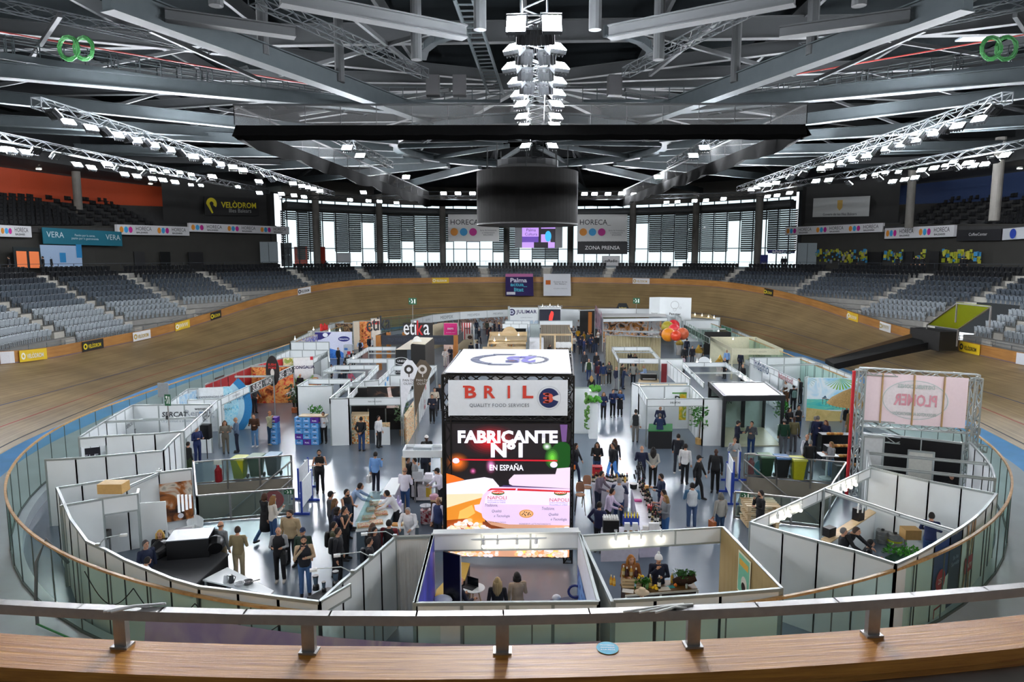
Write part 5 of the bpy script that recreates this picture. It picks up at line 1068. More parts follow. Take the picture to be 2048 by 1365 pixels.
def hand(mb,w,d,side):
    "palm, four unequal curled fingers and a thumb; w wrist, d direction of the forearm"
    w = V(w); d = V(d).normalized(); x = d.cross(V((0,1,0.2)));
    if x.length < .1: x = V((1,0,0))
    x.normalize(); y = x.cross(d); c = w + d * .045
    mb.ball(c,(.036,.036,.036),8,6); mb.tube([w - d * .01,c + d * .035],[.026,.038],8)
    for k,(ox,L) in enumerate(((-.028,.062),(-.010,.074),(.010,.07),(.027,.055))):
        b = c + x * ox + d * .03; mb.tube([b,b + d * L * .5,b + d * L * .85 + y * .012 * side,b + d * L + y * .03 * side],[.0105,.0098,.009,.0075],6)
    b = c - x * .034 * side - d * .01; mb.tube([b,b - x * .022 * side + d * .025,b - x * .026 * side + d * .055],[.012,.0105,.0085],6)
POSES = {}
def pose(name,ra=None,la=None,rleg=None,lleg=None,bend=0.0,sit=False,head=(0,0),wide=1.0):
    """joints: ra/la = (elbow, wrist) offsets from the shoulder; legs = (knee, ankle) offsets from the hip. faces -Y, right hand at -X"""
    zh = .93; hip = lambda s: V((s * .095,0,zh))
    up_ = V((0,-math.sin(bend),math.cos(bend))); pel = V((0,0,zh))
    fx = lambda v: pel + V((v[0],0,0)) + V((0,v[1] * math.cos(bend),v[1] * math.sin(bend))) + up_ * (v[2] - zh)
    sh = {-1: fx((-.185,0,1.41)),1: fx((.185,0,1.41))}
    ra = ra or ((-.05,.02,-.29),(-.06,-.05,-.55)); la = la or ((.05,.02,-.29),(.06,-.05,-.55))
    rleg = rleg or ((0,-.015,-.43),(-.01,.02,-.84)); lleg = lleg or ((0,-.015,-.43),(.01,.02,-.84))
    arm = {-1: ra,1: la}; leg = {-1: rleg,1: lleg}
    body = MB(); top = MB(); slv = MB(); trs = MB(); sho = MB()
    def torso(mb,e):
        rr = []
        for z,rx,ry,yo in ((.86,.15,.11,0),(.93,.165,.12,0),(1.02,.155,.108,0),(1.12,.145,.105,-.005),(1.25,.165,.12,-.01),(1.36,.175,.115,0),(1.43,.14,.085,.005),(1.465,.075,.065,.01)):
            p = fx((0,yo,z)); rr.append((p.x,p.y,p.z,rx + e,ry + e))
        rings(mb,rr)
    torso(body,-.012)
    hd = fx((head[0] * .03,-.012 - head[1] * .04,1.615 - .015 * abs(head[1]))); nk = fx((0,.005,1.46))
    body.tube([nk,hd - up_ * .03],[.056,.05],10)
    body.ball(hd,(.074,.093,.112),16,12); body.ball(hd + V((0,-.04,-.055)),(.052,.055,.055),10,8)
    f = hd + V((0,-.092,0)); body.tube([f + V((0,.004,.025)),f + V((0,-.02,-.022)),f + V((0,.008,-.03))],[.008,.013,.009],6)
    for s in (-1,1): body.ball(hd + V((s * .075,.008,-.008)),(.012,.022,.032),6,6)
    for s in (-1,1):
        S = sh[s]; E_ = S + V(arm[s][0]); Wr = S + V(arm[s][1])
        limb(body,[S,E_,Wr],[.046,.037,.027]); hand(body,Wr,Wr - E_,s)
        c = S.lerp(fx((0,0,1.38)),.3); fw = Wr.lerp(E_,.08)
        limb(slv,[c,S,E_,fw],[.07,.066,.055,.044])
        H_ = hip(s); K = H_ + V(leg[s][0]); A = H_ + V(leg[s][1])
        limb(body,[H_,K,A],[.075,.052,.036]); limb(trs,[H_,K,A + V((0,0,.015))],[.094,.072,.062])
        d = V((s * .03,-1,0)).normalized(); limb(sho,[A + V((0,.035,-.045)),A + d * .06 + V((0,0,-.05)),A + d * .16 + V((0,0,-.06))],[.05,.05,.038],8)
    torso(top,.014)
    rr = [(p.x,p.y,p.z,a,b_) for p,a,b_ in ((fx((0,0,.83)),.15,.115),(fx((0,0,.93)),.172,.128),(fx((0,0,1.04)),.16,.115))]; rings(trs,rr)
    r = dict(hd=hd,up=up_,body=remesh(body,.0125,'body',1),top=remesh(top,.022,'top'),sleeves=remesh(slv,.022,'sleeves'),trousers=remesh(trs,.024,'trousers'),shoes=remesh(sho,.02,'shoes',1),sh=sh,arm=arm,fx=fx)
    ey = MB()
    for s in (-1,1): ey.ball(hd + V((s * .03,-.083,.012)),(.011,.009,.007),6,4); ey.bar(hd + V((s * .016,-.088,.033)),hd + V((s * .046,-.08,.034)),.008,.007)
    r['eyes'] = ey.mesh('eyes',C('1c1410')); li = MB(); li.ball(hd + V((0,-.09,-.062)),(.022,.009,.006),8,4); r['mouth'] = li.mesh('mouth',C('8a4a44'))
    # hair and hats
    def cap_mb(lo,e=.012,front=.03):
        mb = MB(); n = 16; m_ = 9
        for i in range(m_ + 1):
            th = PI * .5 * (1 - i / m_) if False else 0
        V_ = []
        for i in range(m_ + 1):
            t = i / m_
            for j in range(n):
                a = 2 * PI * j / n; ca,sa = math.cos(a),math.sin(a); low = lerp(lo,front,max(0,-sa) ** .7 if sa < 0 else 0); ph = lerp(math.asin(max(-1,min(1,low / .125))),PI / 2 * .98,t)
                V_.append(hd + V(((.076 + e) * ca * math.cos(ph),(.095 + e) * sa * math.cos(ph) + .004,(.114 + e) * math.sin(ph))))
        F_ = [(i * n + j,i * n + (j + 1) % n,(i + 1) * n + (j + 1) % n,(i + 1) * n + j) for i in range(m_) for j in range(n)]; F_.append(tuple(m_ * n + j for j in range(n))); mb.add(V_,F_); return mb
    r['short'] = cap_mb(-.055,.012,.085).mesh('hair',C('1c1410'),True)
    lg = cap_mb(-.06,.018,.085)
    for k in range(9): a = PI * (.02 + .96 * k / 8); b0 = hd + V((.083 * math.cos(a),.09 * math.sin(a),.02)); lg.tube([b0,b0 + V((.012 * math.cos(a),.02,-.13)),b0 + V((.02 * math.cos(a),.035,-.26)),b0 + V((-.01 * math.cos(a),.045,-.36))],[.034,.04,.036,.016],7)
    r['long'] = lg.mesh('hair',C('1c1410'),True)
    bb = cap_mb(-.07,.016,.085)
    for k in range(7): a = PI * (-.02 + 1.04 * k / 6); b0 = hd + V((.08 * math.cos(a),.088 * math.sin(a),.0)); bb.tube([b0,b0 + V((.012 * math.cos(a),.01,-.12))],[.036,.026],7)
    r['bob'] = bb.mesh('hair',C('1c1410'),True)
    bl = MB(); rg = []
    for k in range(13): a = PI * (-.08 + 1.16 * k / 12); rg.append(hd + V((.076 * math.cos(a),.094 * math.sin(a),-.01)))
    bl.tube(rg,.016,6); r['bald'] = bl.mesh('hair',C('6a6460'),True)
    cp = cap_mb(.02,.018,.03); cp.prism([hd + V((.06 * math.cos(PI + PI * t / 8),-.09 + .085 * math.sin(PI + PI * t / 8),.035)) for t in range(9)],(0,0,.012)); r['cap'] = cp.mesh('cap',C('1c1410'),True)
    bn = cap_mb(-.02,.03,.01); bn.ball(hd + V((0,.02,.165)),.04,8,6); r['beanie'] = bn.mesh('beanie',C('1c1410'),True)
    ht = MB(); ht.lathe(hd + V((0,0,.03)),[(.19,-.01),(.2,0),(.1,.015),(.095,.09),(.07,.115),(.02,.1)],20); r['hat'] = ht.mesh('hat',C('1c1410'),True)
    ch = cap_mb(.03,.02,.04); ch.lathe(hd + V((0,0,.07)),[(.09,0),(.1,.09),(.06,.12)],14); r['chefhat'] = ch.mesh('cap',C('1c1410'),True)
    bd = MB(); bd.ball(hd + V((0,-.045,-.075)),(.058,.056,.05),10,6); r['beard'] = bd.mesh('beard',C('1c1410'),True)
    POSES[name] = r
    # carried things sized on this pose
    bp = MB(); p = fx((0,.2,1.2)); rings(bp,[(p.x,p.y,p.z + z,a,b_) for z,a,b_ in ((-.24,.11,.06),(-.2,.15,.09),(.1,.14,.085),(.2,.1,.06))]); r['backpack'] = bp.mesh('backpack',C('1c1410'),True)
    ap = MB(); n = 9
    A = [fx((.16 * (2 * i / n - 1),-.135 + .05 * (2 * i / n - 1) ** 2,1.3)) for i in range(n + 1)]; B = [V((.19 * (2 * i / n - 1),-.15 + .06 * (2 * i / n - 1) ** 2,.5)) for i in range(n + 1)]; ap.strip(A,B); r['apron'] = ap.mesh('apron',C('1c1410'),True)
    ct = MB(); rings(ct,[(0,0,z,a,b_) for z,a,b_ in ((.42,.24,.2),(.7,.21,.17),(1.0,.185,.14),(1.1,.17,.125))]); r['skirt'] = ct.mesh('coat_skirt',C('1c1410'),True)
    return r
fw_ = ((-.07,-.03,-.28),(-.04,-.27,-.24))
pose('stand'); pose('lookdown',head=(0,1))
pose('cross',((-.07,-.05,-.27),(.17,-.21,-.24)),((.07,-.05,-.27),(-.17,-.19,-.2)))
pose('hold',((-.06,-.04,-.28),(.04,-.27,-.22)),((.06,-.04,-.28),(-.05,-.27,-.24)),head=(0,.6))
pose('phone',((-.06,-.03,-.28),(.02,-.28,-.14)),head=(0,.8))
pose('chin',((-.07,-.12,-.26),(.12,-.2,.0)),((.07,-.03,-.28),(-.12,-.2,-.24)))
pose('back',((-.07,.1,-.27),(.1,.17,-.42)),((.07,.1,-.27),(-.1,.17,-.44)))
pose('hips',((-.17,.05,-.24),(-.06,-.06,-.43)),((.17,.05,-.24),(.06,-.06,-.43)))
pose('walk',((-.06,.1,-.27),(-.05,.08,-.54)),((.06,-.1,-.27),(.05,-.22,-.5)),((0,-.17,-.4),(0,-.22,-.83)),((0,.08,-.43),(0,.38,-.78)))
pose('lean',((-.08,-.2,-.2),(-.04,-.42,-.3)),((.08,-.2,-.2),(.05,-.42,-.3)),bend=.45,head=(0,1))
pose('work',((-.08,-.1,-.26),(.02,-.34,-.34)),((.08,-.1,-.26),(-.02,-.34,-.34)),bend=.14,head=(0,1.2))
pose('point',((-.12,-.18,-.18),(-.2,-.42,-.22)),((.06,-.04,-.28),(-.02,-.26,-.26)),bend=.1)
pose('sit',((-.07,-.1,-.27),(-.02,-.32,-.3)),((.07,-.1,-.27),(.02,-.32,-.3)),((0,-.42,.0),(-.02,-.44,-.42)),((0,-.42,.0),(.02,-.44,-.42)),bend=.12,head=(0,.6))
SKIN = {'l': 'c99678','m': 'a8704e','d': '4a2e22'}
def wallY(x,o=-.5):
    return min((offp(q,o_wall(bq(q)) + o,9) for q in OV if q[1] + q[3] * 10 > 30 and (q[0] < 0) == (x < 1075)),key=lambda p: abs(pix(p)[0] - x)).y
def omat(o,m_):
    o.material_slots[0].link = 'OBJECT'; o.material_slots[0].material = m_
def person(x,y,label,ps,az,top,trs,hair='short',hc='1e1612',slv=None,shoe='1a1a1c',H=1.74,skin='l',wide=1.0,extra=(),z=0.0,group=None,Y=None):
    """head top at photograph pixel (x, y); az 0 faces the camera, 90 to the right, 180 away"""
    P_ = POSES[ps]; drop = 0.0
    hp = P_['hd'] + P_['up'] * .118; s = H / 1.733
    p = atY(x,y,Y) if Y else at(x,y,z + hp.z * s - (.48 * s if ps == 'sit' else 0))
    a = R(az); off = V((hp.x * math.cos(a) - hp.y * math.sin(a),hp.x * math.sin(a) + hp.y * math.cos(a),0)) * s
    zz = z - (.43 * s if ps == 'sit' else 0)
    r = thing('person',label,'person',(p.x - off.x,p.y - off.y,zz),a,group); r.scale = (s * wide,s * wide,s)
    def put(k,mt,nm=None):
        o = bpy.data.objects.new(nm or P_[k].name.split('.')[0],P_[k]); COL.objects.link(o); o.parent = r; omat(o,mt); return o
    put('body',C(SKIN[skin],.55,.03)); put('top',C(top,.8)); put('trousers',C(trs,.85)); put('shoes',C(shoe,.5))
    if slv != 'none': put('sleeves',C(slv or top,.8))
    if hair != 'none':
        put(hair,C(hc,.75))
        if hair == 'bald': pass
    if hair in ('beanie','cap','chefhat'): put('short',C('241a14',.7),'hair')
    if ppm(p) > 34 and (abs((az + 180) % 360 - 180) < 110): put('eyes',C('1c1410')); put('mouth',C('8a4a44'))
    for e in extra:
        k,c_ = e.split(':')
        if k in ('backpack','apron','skirt','beard','cap'): put(k,C(c_,.75))
        elif k in ('phone','bag','folder'):
            sh = P_['sh'][-1 if k != 'bag' else 1] + V(P_['arm'][-1 if k != 'bag' else 1][1]); mb = MB()
            if k == 'phone': mb.box(sh + V((.02,-.06,.03)),(.07,.012,.14))
            elif k == 'folder': mb.box(sh + V((0,-.02,-.16)),(.04,.26,.2))
            else: mb.box(sh + V((.05,.02,-.3)),(.14,.3,.3)); mb.tube([sh + V((.05,-.1,-.15)),sh + V((.03,0,-.0)),sh + V((.05,.12,-.15))],.012,5)
            o = bpy.data.objects.new(k,mb.mesh(k,C(c_))); COL.objects.link(o); o.parent = r
    return r
P = person
NV,BK,WH,DN,GY = '1a2440','16171a','e8e8ea','34527a','6a6e74'
# left front
P(291,1081,'man in navy sweater standing inside the equipment booth on the left','stand',60,NV,'26262a',hc='4a4442')
P(319,1061,'woman with long curly blond hair beside the black oven','stand',20,'16161a','202024','long','c8a050',H=1.7)
P(296,1114,'dark-haired man in white shirt low behind the curved wall, by the black oven','work',150,'e0e0e0','303036',H=1.62)
P(441,1043,'balding man in grey blazer with hands at his sides, by the black oven','stand',160,'848a8e','a89a80','bald')
P(475,1053,'man in tan sweater and khaki trousers seen from behind','hold',185,'8a7c5c','b0a080','short','3a2a20')
P(529,987,'woman in long black coat with shoulder bag walking beside the stair rail','walk',150,'121214','3a5a80','bob','4a2c1c',H=1.72,extra=('skirt:121214','bag:121214'))
P(546,992,'woman in cream sweater and jeans holding up a phone','phone',140,'d8d0c4',DN,'long','8a6238',H=1.72,extra=('phone:d8d8dc',))
P(579,1020,'large bearded man in beige sweatshirt','stand',-10,'ae9a78','1c1c20',H=1.82,wide=1.25,extra=('beard:181210',))
P(556,1055,'bald man with glasses in black vest, grey sleeves and camera bag','hold',10,'1a1a1e','16161a','bald','b0a8a0',slv='9a9c9e',shoe='d0c8bc',extra=('phone:101012','bag:1a1a1a'))
P(605,1056,'man in blue cap and dark green jacket behind the puffer-vest man','stand',10,'22382c','2a3a50','cap','1a2a4a')
P(607,1072,'bearded man in black puffer vest, beige sleeves and jeans with hand to chin','chin',20,'1c1e26','4a6c98',slv='c2a888',H=1.82,extra=('beard:16100c',))
P(638,900,'tattooed man in black shirt with crossed arms standing alone','cross',15,'141416','131315',slv='none',H=1.84,extra=('beard:16100c',))
P(661,983,'person in flat black cap at the pizza counter queue','stand',120,'4a4c50','2a2c34','cap','141416')
P(670,998,'woman with streaked brown hair queueing at the pizza counter','stand',100,'2c3040','38507a','long','6a4c2c',H=1.66)
P(675,1015,'dark-haired woman in navy puffer jacket at the pizza counter','stand',95,'1c2444','243048','bob','1e1410',H=1.68,wide=1.1)
P(689,1013,'man in black shirt with hand raised to his mouth at the pizza counter','chin',80,'141416','141418',slv='none',H=1.8)
P(668,1044,'man with glasses in olive jacket and black backpack in the queue','stand',95,'4a4a30','1c1c20',extra=('backpack:141416',))
P(676,1056,'man in black hooded jacket and backpack nearest in the queue','stand',85,'1a1b20','141418',H=1.78,extra=('backpack:26282c',))
P(694,979,'chef in black shirt and dark apron with sunglasses on his head','point',60,'16161a','1c2030',slv='none',H=1.82,extra=('apron:2a3448','beard:16100c'))
P(724,967,'man in pale blue shirt leaning on the pizza counter from the visitor side','lean',100,'9ab4d8','1c2030',H=1.84)
P(751,904,'man in light blue shirt and dark trousers seen from behind in the open floor','phone',170,'7aa8e0','171c2c',shoe='c8ccd0',extra=('phone:202024','bag:c8c8c4'))
P(770,982,'cook in white jacket leaning over the counter with blue gloves','lean',-80,'f0f0f4','2a2a30',H=1.82)
P(815,1016,'grey-haired cook in white kneading at the front of the pizza counter','work',-5,'f0f0f2','d8d8da','short','9a9a9a',H=1.7,wide=1.1)
P(810,935,'man in white shirt and jeans seen from behind at the long white counter','hold',165,'ece8f4','3a5a8a','bald','6a605a',H=1.82)
P(873,937,'cook with dark cap and white jacket beside the tower','work',-60,'ece8f6','16161a','cap','16161a',H=1.78)
P(876,994,'man in blue waistcoat and tie beside the left leg of the tower','stand',-30,'2a3866','2c3444','bald','5a4a50',slv='d8d4e8',H=1.8)
P(853,871,'man in white cap and black jacket behind the kitchen canopy','stand',20,'141416','141416','cap','e8e4e0',skin='d',H=1.8)
P(848,886,'person in dark cap half hidden behind the kitchen canopy','stand',10,'1a2030','1a1c28','cap','1a1a1c',H=1.72)
P(816,914,'dark-haired man in black hooded jacket under the kitchen canopy','stand',60,'202226','20242c',H=1.72)
P(829,916,'person in grey sweater under the kitchen canopy','stand',-60,'9a9c9e','2a2c34',H=1.7)
P(749,1055,'young woman with glasses in black jacket behind the slanted white wall','stand',60,'1a1a20','1c1c22','long','1a1210',H=1.66)
P(739,1076,'person in black jacket with red lanyard behind the slanted white wall','stand',100,'22242a','1c1e26',H=1.66,extra=('backpack:1c2028',))
P(778,1040,'visitor in white-hooded black jacket facing the pizza counter','stand',175,'1c1a1e','1c1c20','short','18100c',H=1.68,wide=1.15,slv='6a1a22')
P(745,1047,'woman with brown hair facing the counter beside the white-hooded visitor','stand',170,'2a2a2e','1c1c20','long','5a4030',H=1.64)
# left middle
P(393,853,'man in navy suit and white trainers beside a loudspeaker on the left','hold',60,'1c2c5c','1a2a58',shoe='e8e8e8',H=1.8)
P(449,842,'woman in grey trouser suit with long brown hair','hold',30,'7a7468','7a7264','long','5a3c24',H=1.68)
P(471,835,'bald man in blue-grey blazer talking to the woman in grey','cross',-70,'5c7088','20283c','bald','a09488',H=1.78)
P(507,828,'man in brown turtleneck and pale jeans walking towards us','hold',5,'4a2c18','6a9ac8',shoe='d8d8d8',H=1.76)
P(539,822,'man in pale green jacket standing by a stack of blue crates','chin',70,'a8a888','24405c','bald','4a4038',shoe='a89c84',skin='m',H=1.8)
P(646,824,'man in white jacket with folded hands beside the crate bar','hold',5,'eaeaea','141416',H=1.7)
P(376,884,'person in black half hidden behind the rental booth wall','stand',150,'1a1c1a','3a4a2c',H=1.6)
P(511,774,'man in dark grey shirt behind a black barrel table','work',60,'3c3a3c','26262c',H=1.74)
P(581,769,'man in white shirt by the dark bottle display','work',-60,'eaeaec','1a2430',H=1.76)
P(593,764,'person in black beside the man in white shirt','stand',-100,'16161a','16161a',H=1.72)
P(600,748,'man in dark suit in front of the salad bowl print','stand',170,'1c1e24','1c1e24','bald','3a3430',H=1.76)
P(676,695,'bald man in black suit before the blue ice print','stand',70,'16181e','16181e','bald','8a7a70',H=1.76)
P(694,709,'woman in black beside the blue ice print counter','stand',40,'141416','141416','bob',H=1.66)
P(706,701,'man in black shirt by the ice bin','stand',0,'16181c','16181c',H=1.7)
P(688,723,'dark-haired person in front of the wooden counter by the ice stand','stand',180,'2a2422','20222a',H=1.66)
P(662,729,'person in dark clothes behind the white row, by the ice stand','stand',90,'20242c','20242c',H=1.6)
P(683,741,'visitor in navy with pink bag seen through the white row','stand',180,'1a2030','1a2030',H=1.7)
P(702,742,'visitor in pink and black seen through the white row','work',60,'c05a70','1c1c20','bob',H=1.62)
P(720,681,'man in dark vest and blue shirt among plants on the left','work',10,'1c2434','1c2434',slv='9ab8e0',H=1.74)
P(738,673,'man in navy jacket by the left timber pillar','stand',60,'1a2232','1a2232',H=1.76)
P(744,675,'grey-haired man in white beside the left timber pillar','stand',-80,'d8d8d8','2a2a30','short','9a9a98',H=1.7)
P(900,694,'grey-haired woman in dark jacket by the right timber pillar','work',-20,'2a2c3c','22242c','bob','8a7868',H=1.66)
P(890,698,'person in white behind the gateway counter','work',10,'e4dcd6','c8c0b8','short','9a8a7a',H=1.66)
P(942,685,'man in dark jacket seated low by the striped stall','stand',180,'18202c','18202c',H=1.7)
P(954.5,682,'man in dark vest and pale sleeves walking near the striped stall','walk',160,'1c2030','1c2030',slv='c8d4e4',H=1.72)
P(958,657,'bald man in dark jacket walking down the far left aisle','walk',150,'1c2230','1c2230','bald','a09488',H=1.76)
P(953,641,'person in navy at the mouth of the far left aisle','stand',180,'1a2438','1a2438',H=1.74)
P(974,642,'man in olive jacket in the far left aisle','stand',170,'34382c','22242a',H=1.76)
P(981,641,'person in white and black by the fish counter','stand',60,'d8d4d0','1c1c20',H=1.72)
P(989,643,'man in black coat by the fish counter','stand',120,'1a1e28','1a1e28',H=1.74)
P(998,645,'person in navy with blond hair by the fish counter','stand',-100,'1c2240','1c2240','bob','c8a060',H=1.66)
P(978,655,'woman in red scarf and dark coat in the far left aisle','stand',20,'2a2426','20222a','short','3a2a20',slv='6a2a28',H=1.66)
P(1041,632,'dark-haired visitor before the fishmonger print, left one','stand',180,'4a443c','22242a',H=1.7)
P(1048,634,'dark-haired visitor before the fishmonger print, right one','stand',180,'2a2a2c','22242a',H=1.7)
P(1100,690,'woman in black seated under the slatted pergola','work',40,'201c1c','201c1c','bob','5a3a28',H=1.6)
P(722,834,'man in black jacket with hands behind his back at the bread booth','back',175,'17181c','24406c',H=1.76,skin='m')
P(757,832,'woman with dark hair in white behind the bread table','stand',60,'e4e4e6','2a2a2c','short','1a1210',H=1.66)
P(864,789,'man in navy jacket and black trousers in the left aisle','hold',5,'1c2032','121216',H=1.74)
P(869,776,'man in cream hoodie behind the navy-jacketed man','hold',10,'d0c4b0','3a3a40',H=1.78)
P(879,768,'person in black in the shadow of the left aisle','stand',0,'16181e','16181e',H=1.72)
P(838,784,'person in red at the side of the bread booth','stand',90,'b01c2c','1c1c20','bob',H=1.66)
# tower front booth
P(921,1158,'bald man in navy sweater sitting at a laptop in the front booth','sit',130,'161a30','20242c','bald','b89080',H=1.78)
P(995,1156,'woman with long streaked blond hair and black jacket, from behind','stand',180,'16161a','16161a','long','a08a60',H=1.64)
P(1034,1145,'woman with black hair in beige top, seen from behind','phone',200,'b09c84','1c2630','bob','120e0e',H=1.66)
# right floor
P(1152,887,'woman with long dark hair walking past the tower with an orange folder','walk',70,'16161c','1c2440','long','1e1410',H=1.7,extra=('folder:e87828',))
P(1194.5,885,'woman in black off-shoulder top and flared jeans','hold',0,'141416','2c4468','long','16100e',H=1.7)
P(1230,878,'woman with long brown hair behind the man in light blue trousers','stand',160,'1c1c22','242a38','long','4a3020',H=1.68)
P(1226,886,'young man in black hoodie and bright blue trousers','walk',-60,'141519','5a9ae8',shoe='d8d8dc',H=1.76,extra=('phone:202024',))
P(1284,892,'bald man in navy blazer seen from behind beyond the wine bar','hold',175,'18203c','161a2c','bald','a89c94',H=1.8)
P(1307,895,'woman in grey cardigan and black trousers with hands clasped behind','back',170,'a8a69c','141416','long','1a1412',H=1.72)
P(1357,868,'person in long dark parka walking away beside the white hoodie','walk',165,'1a1c24','181c28',shoe='dcd8d0',H=1.8)
P(1371.5,888,'young man in white hoodie and black trousers','stand',150,'eceae8','141418',shoe='2a2a2c',H=1.78)
P(1398.5,911,'security officer in black uniform and cap striding right','walk',60,'121316','111214','cap','111214',H=1.78)
P(1432.5,898,'tall man in black jacket and lanyard beside the officer','stand',-20,'17171a','121214','none',skin='d',H=1.86)
P(1322,948,'bearded man in navy half-zip sweater at the wine bar','hold',-75,'1c2c4c','3a4a5c',H=1.8,extra=('beard:2a1e18',))
P(1385,966,'woman in blue and white hoodie and jeans carrying a box','hold',180,'d4dade','4a648c','short','1c1412',slv='4a7494',shoe='d8d8d8',H=1.7,wide=1.1)
P(1442,986,'woman with grey curly hair, grey cardigan and tan shoulder bag','stand',200,'9a968e','2a4260','bob','6a665e',H=1.66,extra=('bag:a85c2c',))
P(1327,980,'woman with dark hair and pink scarf at the wine bar','hold',-80,'c8a0a0','2a2a30','long','1e1614',H=1.68)
P(1331,991,'woman with long fair hair, grey sweater and jeans at the wine bar','hold',-70,'7c8086','3c6aa0','long','8a6a3c',H=1.68)
P(1205,943,'barman in mauve-grey sweater behind the wine bar','work',60,'746a78','1a2238',H=1.8)
P(1239,956,'man in navy and white striped sweater behind the wine bar','work',170,'c8ccd4','20365c','short','8a8684',slv='2a3450',H=1.76,wide=1.08)
P(1226,978,'barman in pale lilac shirt behind the wine bar','work',70,'d0c0d8','1c1c20',H=1.74)
P(1199,1004,'man in dark blue sweater with hand on hip near the tower','hips',150,'24284c','14141c',H=1.74)
P(1262.5,1111,'woman with long ginger hair and brown poncho at the tasting table','hold',10,'8a5426','6a4424','long','b0702c',H=1.68,wide=1.06)
P(1317.6,1110,'woman in white bobble beanie and navy coat drinking at the tasting table','chin',0,'1a2036','1a2036','beanie','f0eeec',H=1.7,wide=1.06)
P(1284,1179,'person in straw hat in front of the tasting table','stand',180,'d8d0c8','3a3a40','hat','d8c0a0',H=1.6)
P(1470,875,'man in grey blazer and beige trousers on the phone','chin',-20,'9aa0a2','c0b09a','short','4a4038',H=1.76)
P(1522,981,'bearded man in black suit beside wooden pallets','chin',-80,'121215','121215',H=1.78,extra=('beard:16100c',))
P(1688,1056,'grey-haired man in black jacket at the beer bar counter','stand',60,'1c1e22','1c1e22','short','6a6866',H=1.7)
P(1715,1056,'man in black sweater bending over the beer bar','lean',40,'131316','131316','short','3a2a20',H=1.84,wide=1.1)
P(1743,1083,'man in dark suit writing at the small desk in the beer booth','sit',70,'1c1e24','1c1e24','short','16120e',H=1.76)
P(1864,1025,'man in navy blazer standing by the blue chest freezer','work',150,'1a2650','2a4470',H=1.78)
P(1904,951,'bald man with glasses in black sitting behind the booth wall','sit',-20,'16161a','16161a','bald','b89c8c',H=1.78)
P(1621,880,'man in black jacket and jeans by the yellow bin','stand',175,'1a1b1e','4a6078','short','8a8a88',H=1.76)
P(1615,869,'bald man in dark vest and white sleeves near the bins','stand',20,'2a2e3c','2a3a54','bald','8a6a58',slv='d8dce8',H=1.78)
P(1663,884,'woman in grey sweater and jeans at the white high table','hold',-80,'8a8c90','4a6c90','long','8a6a40',shoe='d8d8d8',H=1.66)
P(1636,832,'man in navy suit facing the bakery counter','stand',170,'182244','182244','short','6a6460',H=1.8)
P(1652,841,'woman in navy blazer with long hair by the bakery counter','phone',-60,'1a2040','1a2040','long','5a3420',H=1.68)
P(1631,833,'man in grey sweater behind the navy suit','stand',170,'6a7a80','4a4c54','short','9a9690',H=1.74)
P(1589,834,'man in olive jacket and grey trousers with a red stroller bag','stand',175,'6a6444','5a5c62','none',skin='d',H=1.78)
P(1569,838,'man in dark green sweater and grey trousers','stand',165,'123c28','62666c','cap','6a6c6c',H=1.76)
P(1579.5,816,'woman in black with brown hair by the pergola plant','hold',20,'17171b','17171b','bob','3a261a',H=1.68)
P(1598,811,'man in black vest and grey sleeves beside the mural','hold',0,'141416','2c4c74',slv='8a8e92',H=1.8)
P(1704,817,'man in camel coat before the mural','stand',185,'8a6c3c','1a1a1c','short','4a4440',H=1.78,extra=('skirt:8a6c3c',))
P(1694,810,'man in black vest with pale sleeves under the thatched parasol','stand',160,'1c2024','8a8e94',slv='b8bcc0',H=1.76)
P(1571,762,'server in white shirt and brown apron at the glass counter','work',-60,'f0f0f0','5a3a20','short','2a1e18',H=1.72,extra=('apron:5a3a20',))
P(1598,757,'dark-haired person looking over the fridge booth wall','work',-60,'1c1c20','1c1c20',H=1.74)
P(1588,770,'person in black with teal backpack at the glass counter','stand',175,'1a1c1e','17181a',H=1.76,extra=('backpack:6a8a84',))
P(1486,729,'older man with balding head in black at the tableware booth','stand',-60,'1a1a1c','1a1a1c','bald','b8a898',H=1.74)
P(1504,843,'man in charcoal shirt and jeans by the pergola front','chin',-30,'4a4e54','1c3a66',H=1.76)
P(1477,842,'man in black flat cap and navy jacket by the pergola front','hold',60,'1a2034','20242c','cap','1c1c1c',H=1.76)
P(1272,819,'man in black vest and grey trousers with white sleeves at the produce booth','stand',165,'202426','7a7670','short','241a14',slv='e0e4e4',H=1.76)
P(1320,827,'man in navy sweater and jeans leaning on the produce counter','work',175,'1a2a50','2a4c80','short','5a5450',H=1.78)
P(1321,813,'grey-haired seller in navy behind the produce counter','work',-10,'1c2444','1c2444','bald','8a8682',H=1.74)
P(1191,780,'woman in black edge-on beside the white planter wall','stand',-90,'1c1c22','1c1c22','bob',H=1.68)
P(1207.7,785,'woman in navy blouse and black skirt, leftmost of three talking staff','hold',0,'1c2a50','141418','long','6a4a2a',H=1.66)
P(1226.5,779,'man in navy shirt between two women in navy blouses','hold',10,'1c2c5a','121216',H=1.74)
P(1240.6,780,'woman in blue blouse and black apron, rightmost of three talking staff','hold',-10,'34568a','141418','long','6a4a2a',H=1.68,extra=('apron:16161a',))
P(1178,718,'man in green padded vest and white sleeves seen from behind','stand',180,'28401e','20345c','bald','8a7a70',slv='d0d0cc',H=1.78)
P(1169,703,'bald man in dark grey suit walking away near the tower truss','stand',180,'2c2e36','22242a','bald','a89484',H=1.8)
P(1193,705,'bald man in black jacket in the right aisle','stand',20,'1a1a1e','1c1c22','bald','6a5a50',H=1.78)
P(1197.5,716,'man in navy jacket behind the maroon sweater','stand',150,'1c2440','1c2440',H=1.74)
P(1198,726,'person in maroon sweater in the right aisle','stand',160,'4a1424','22304c','short',H=1.68)
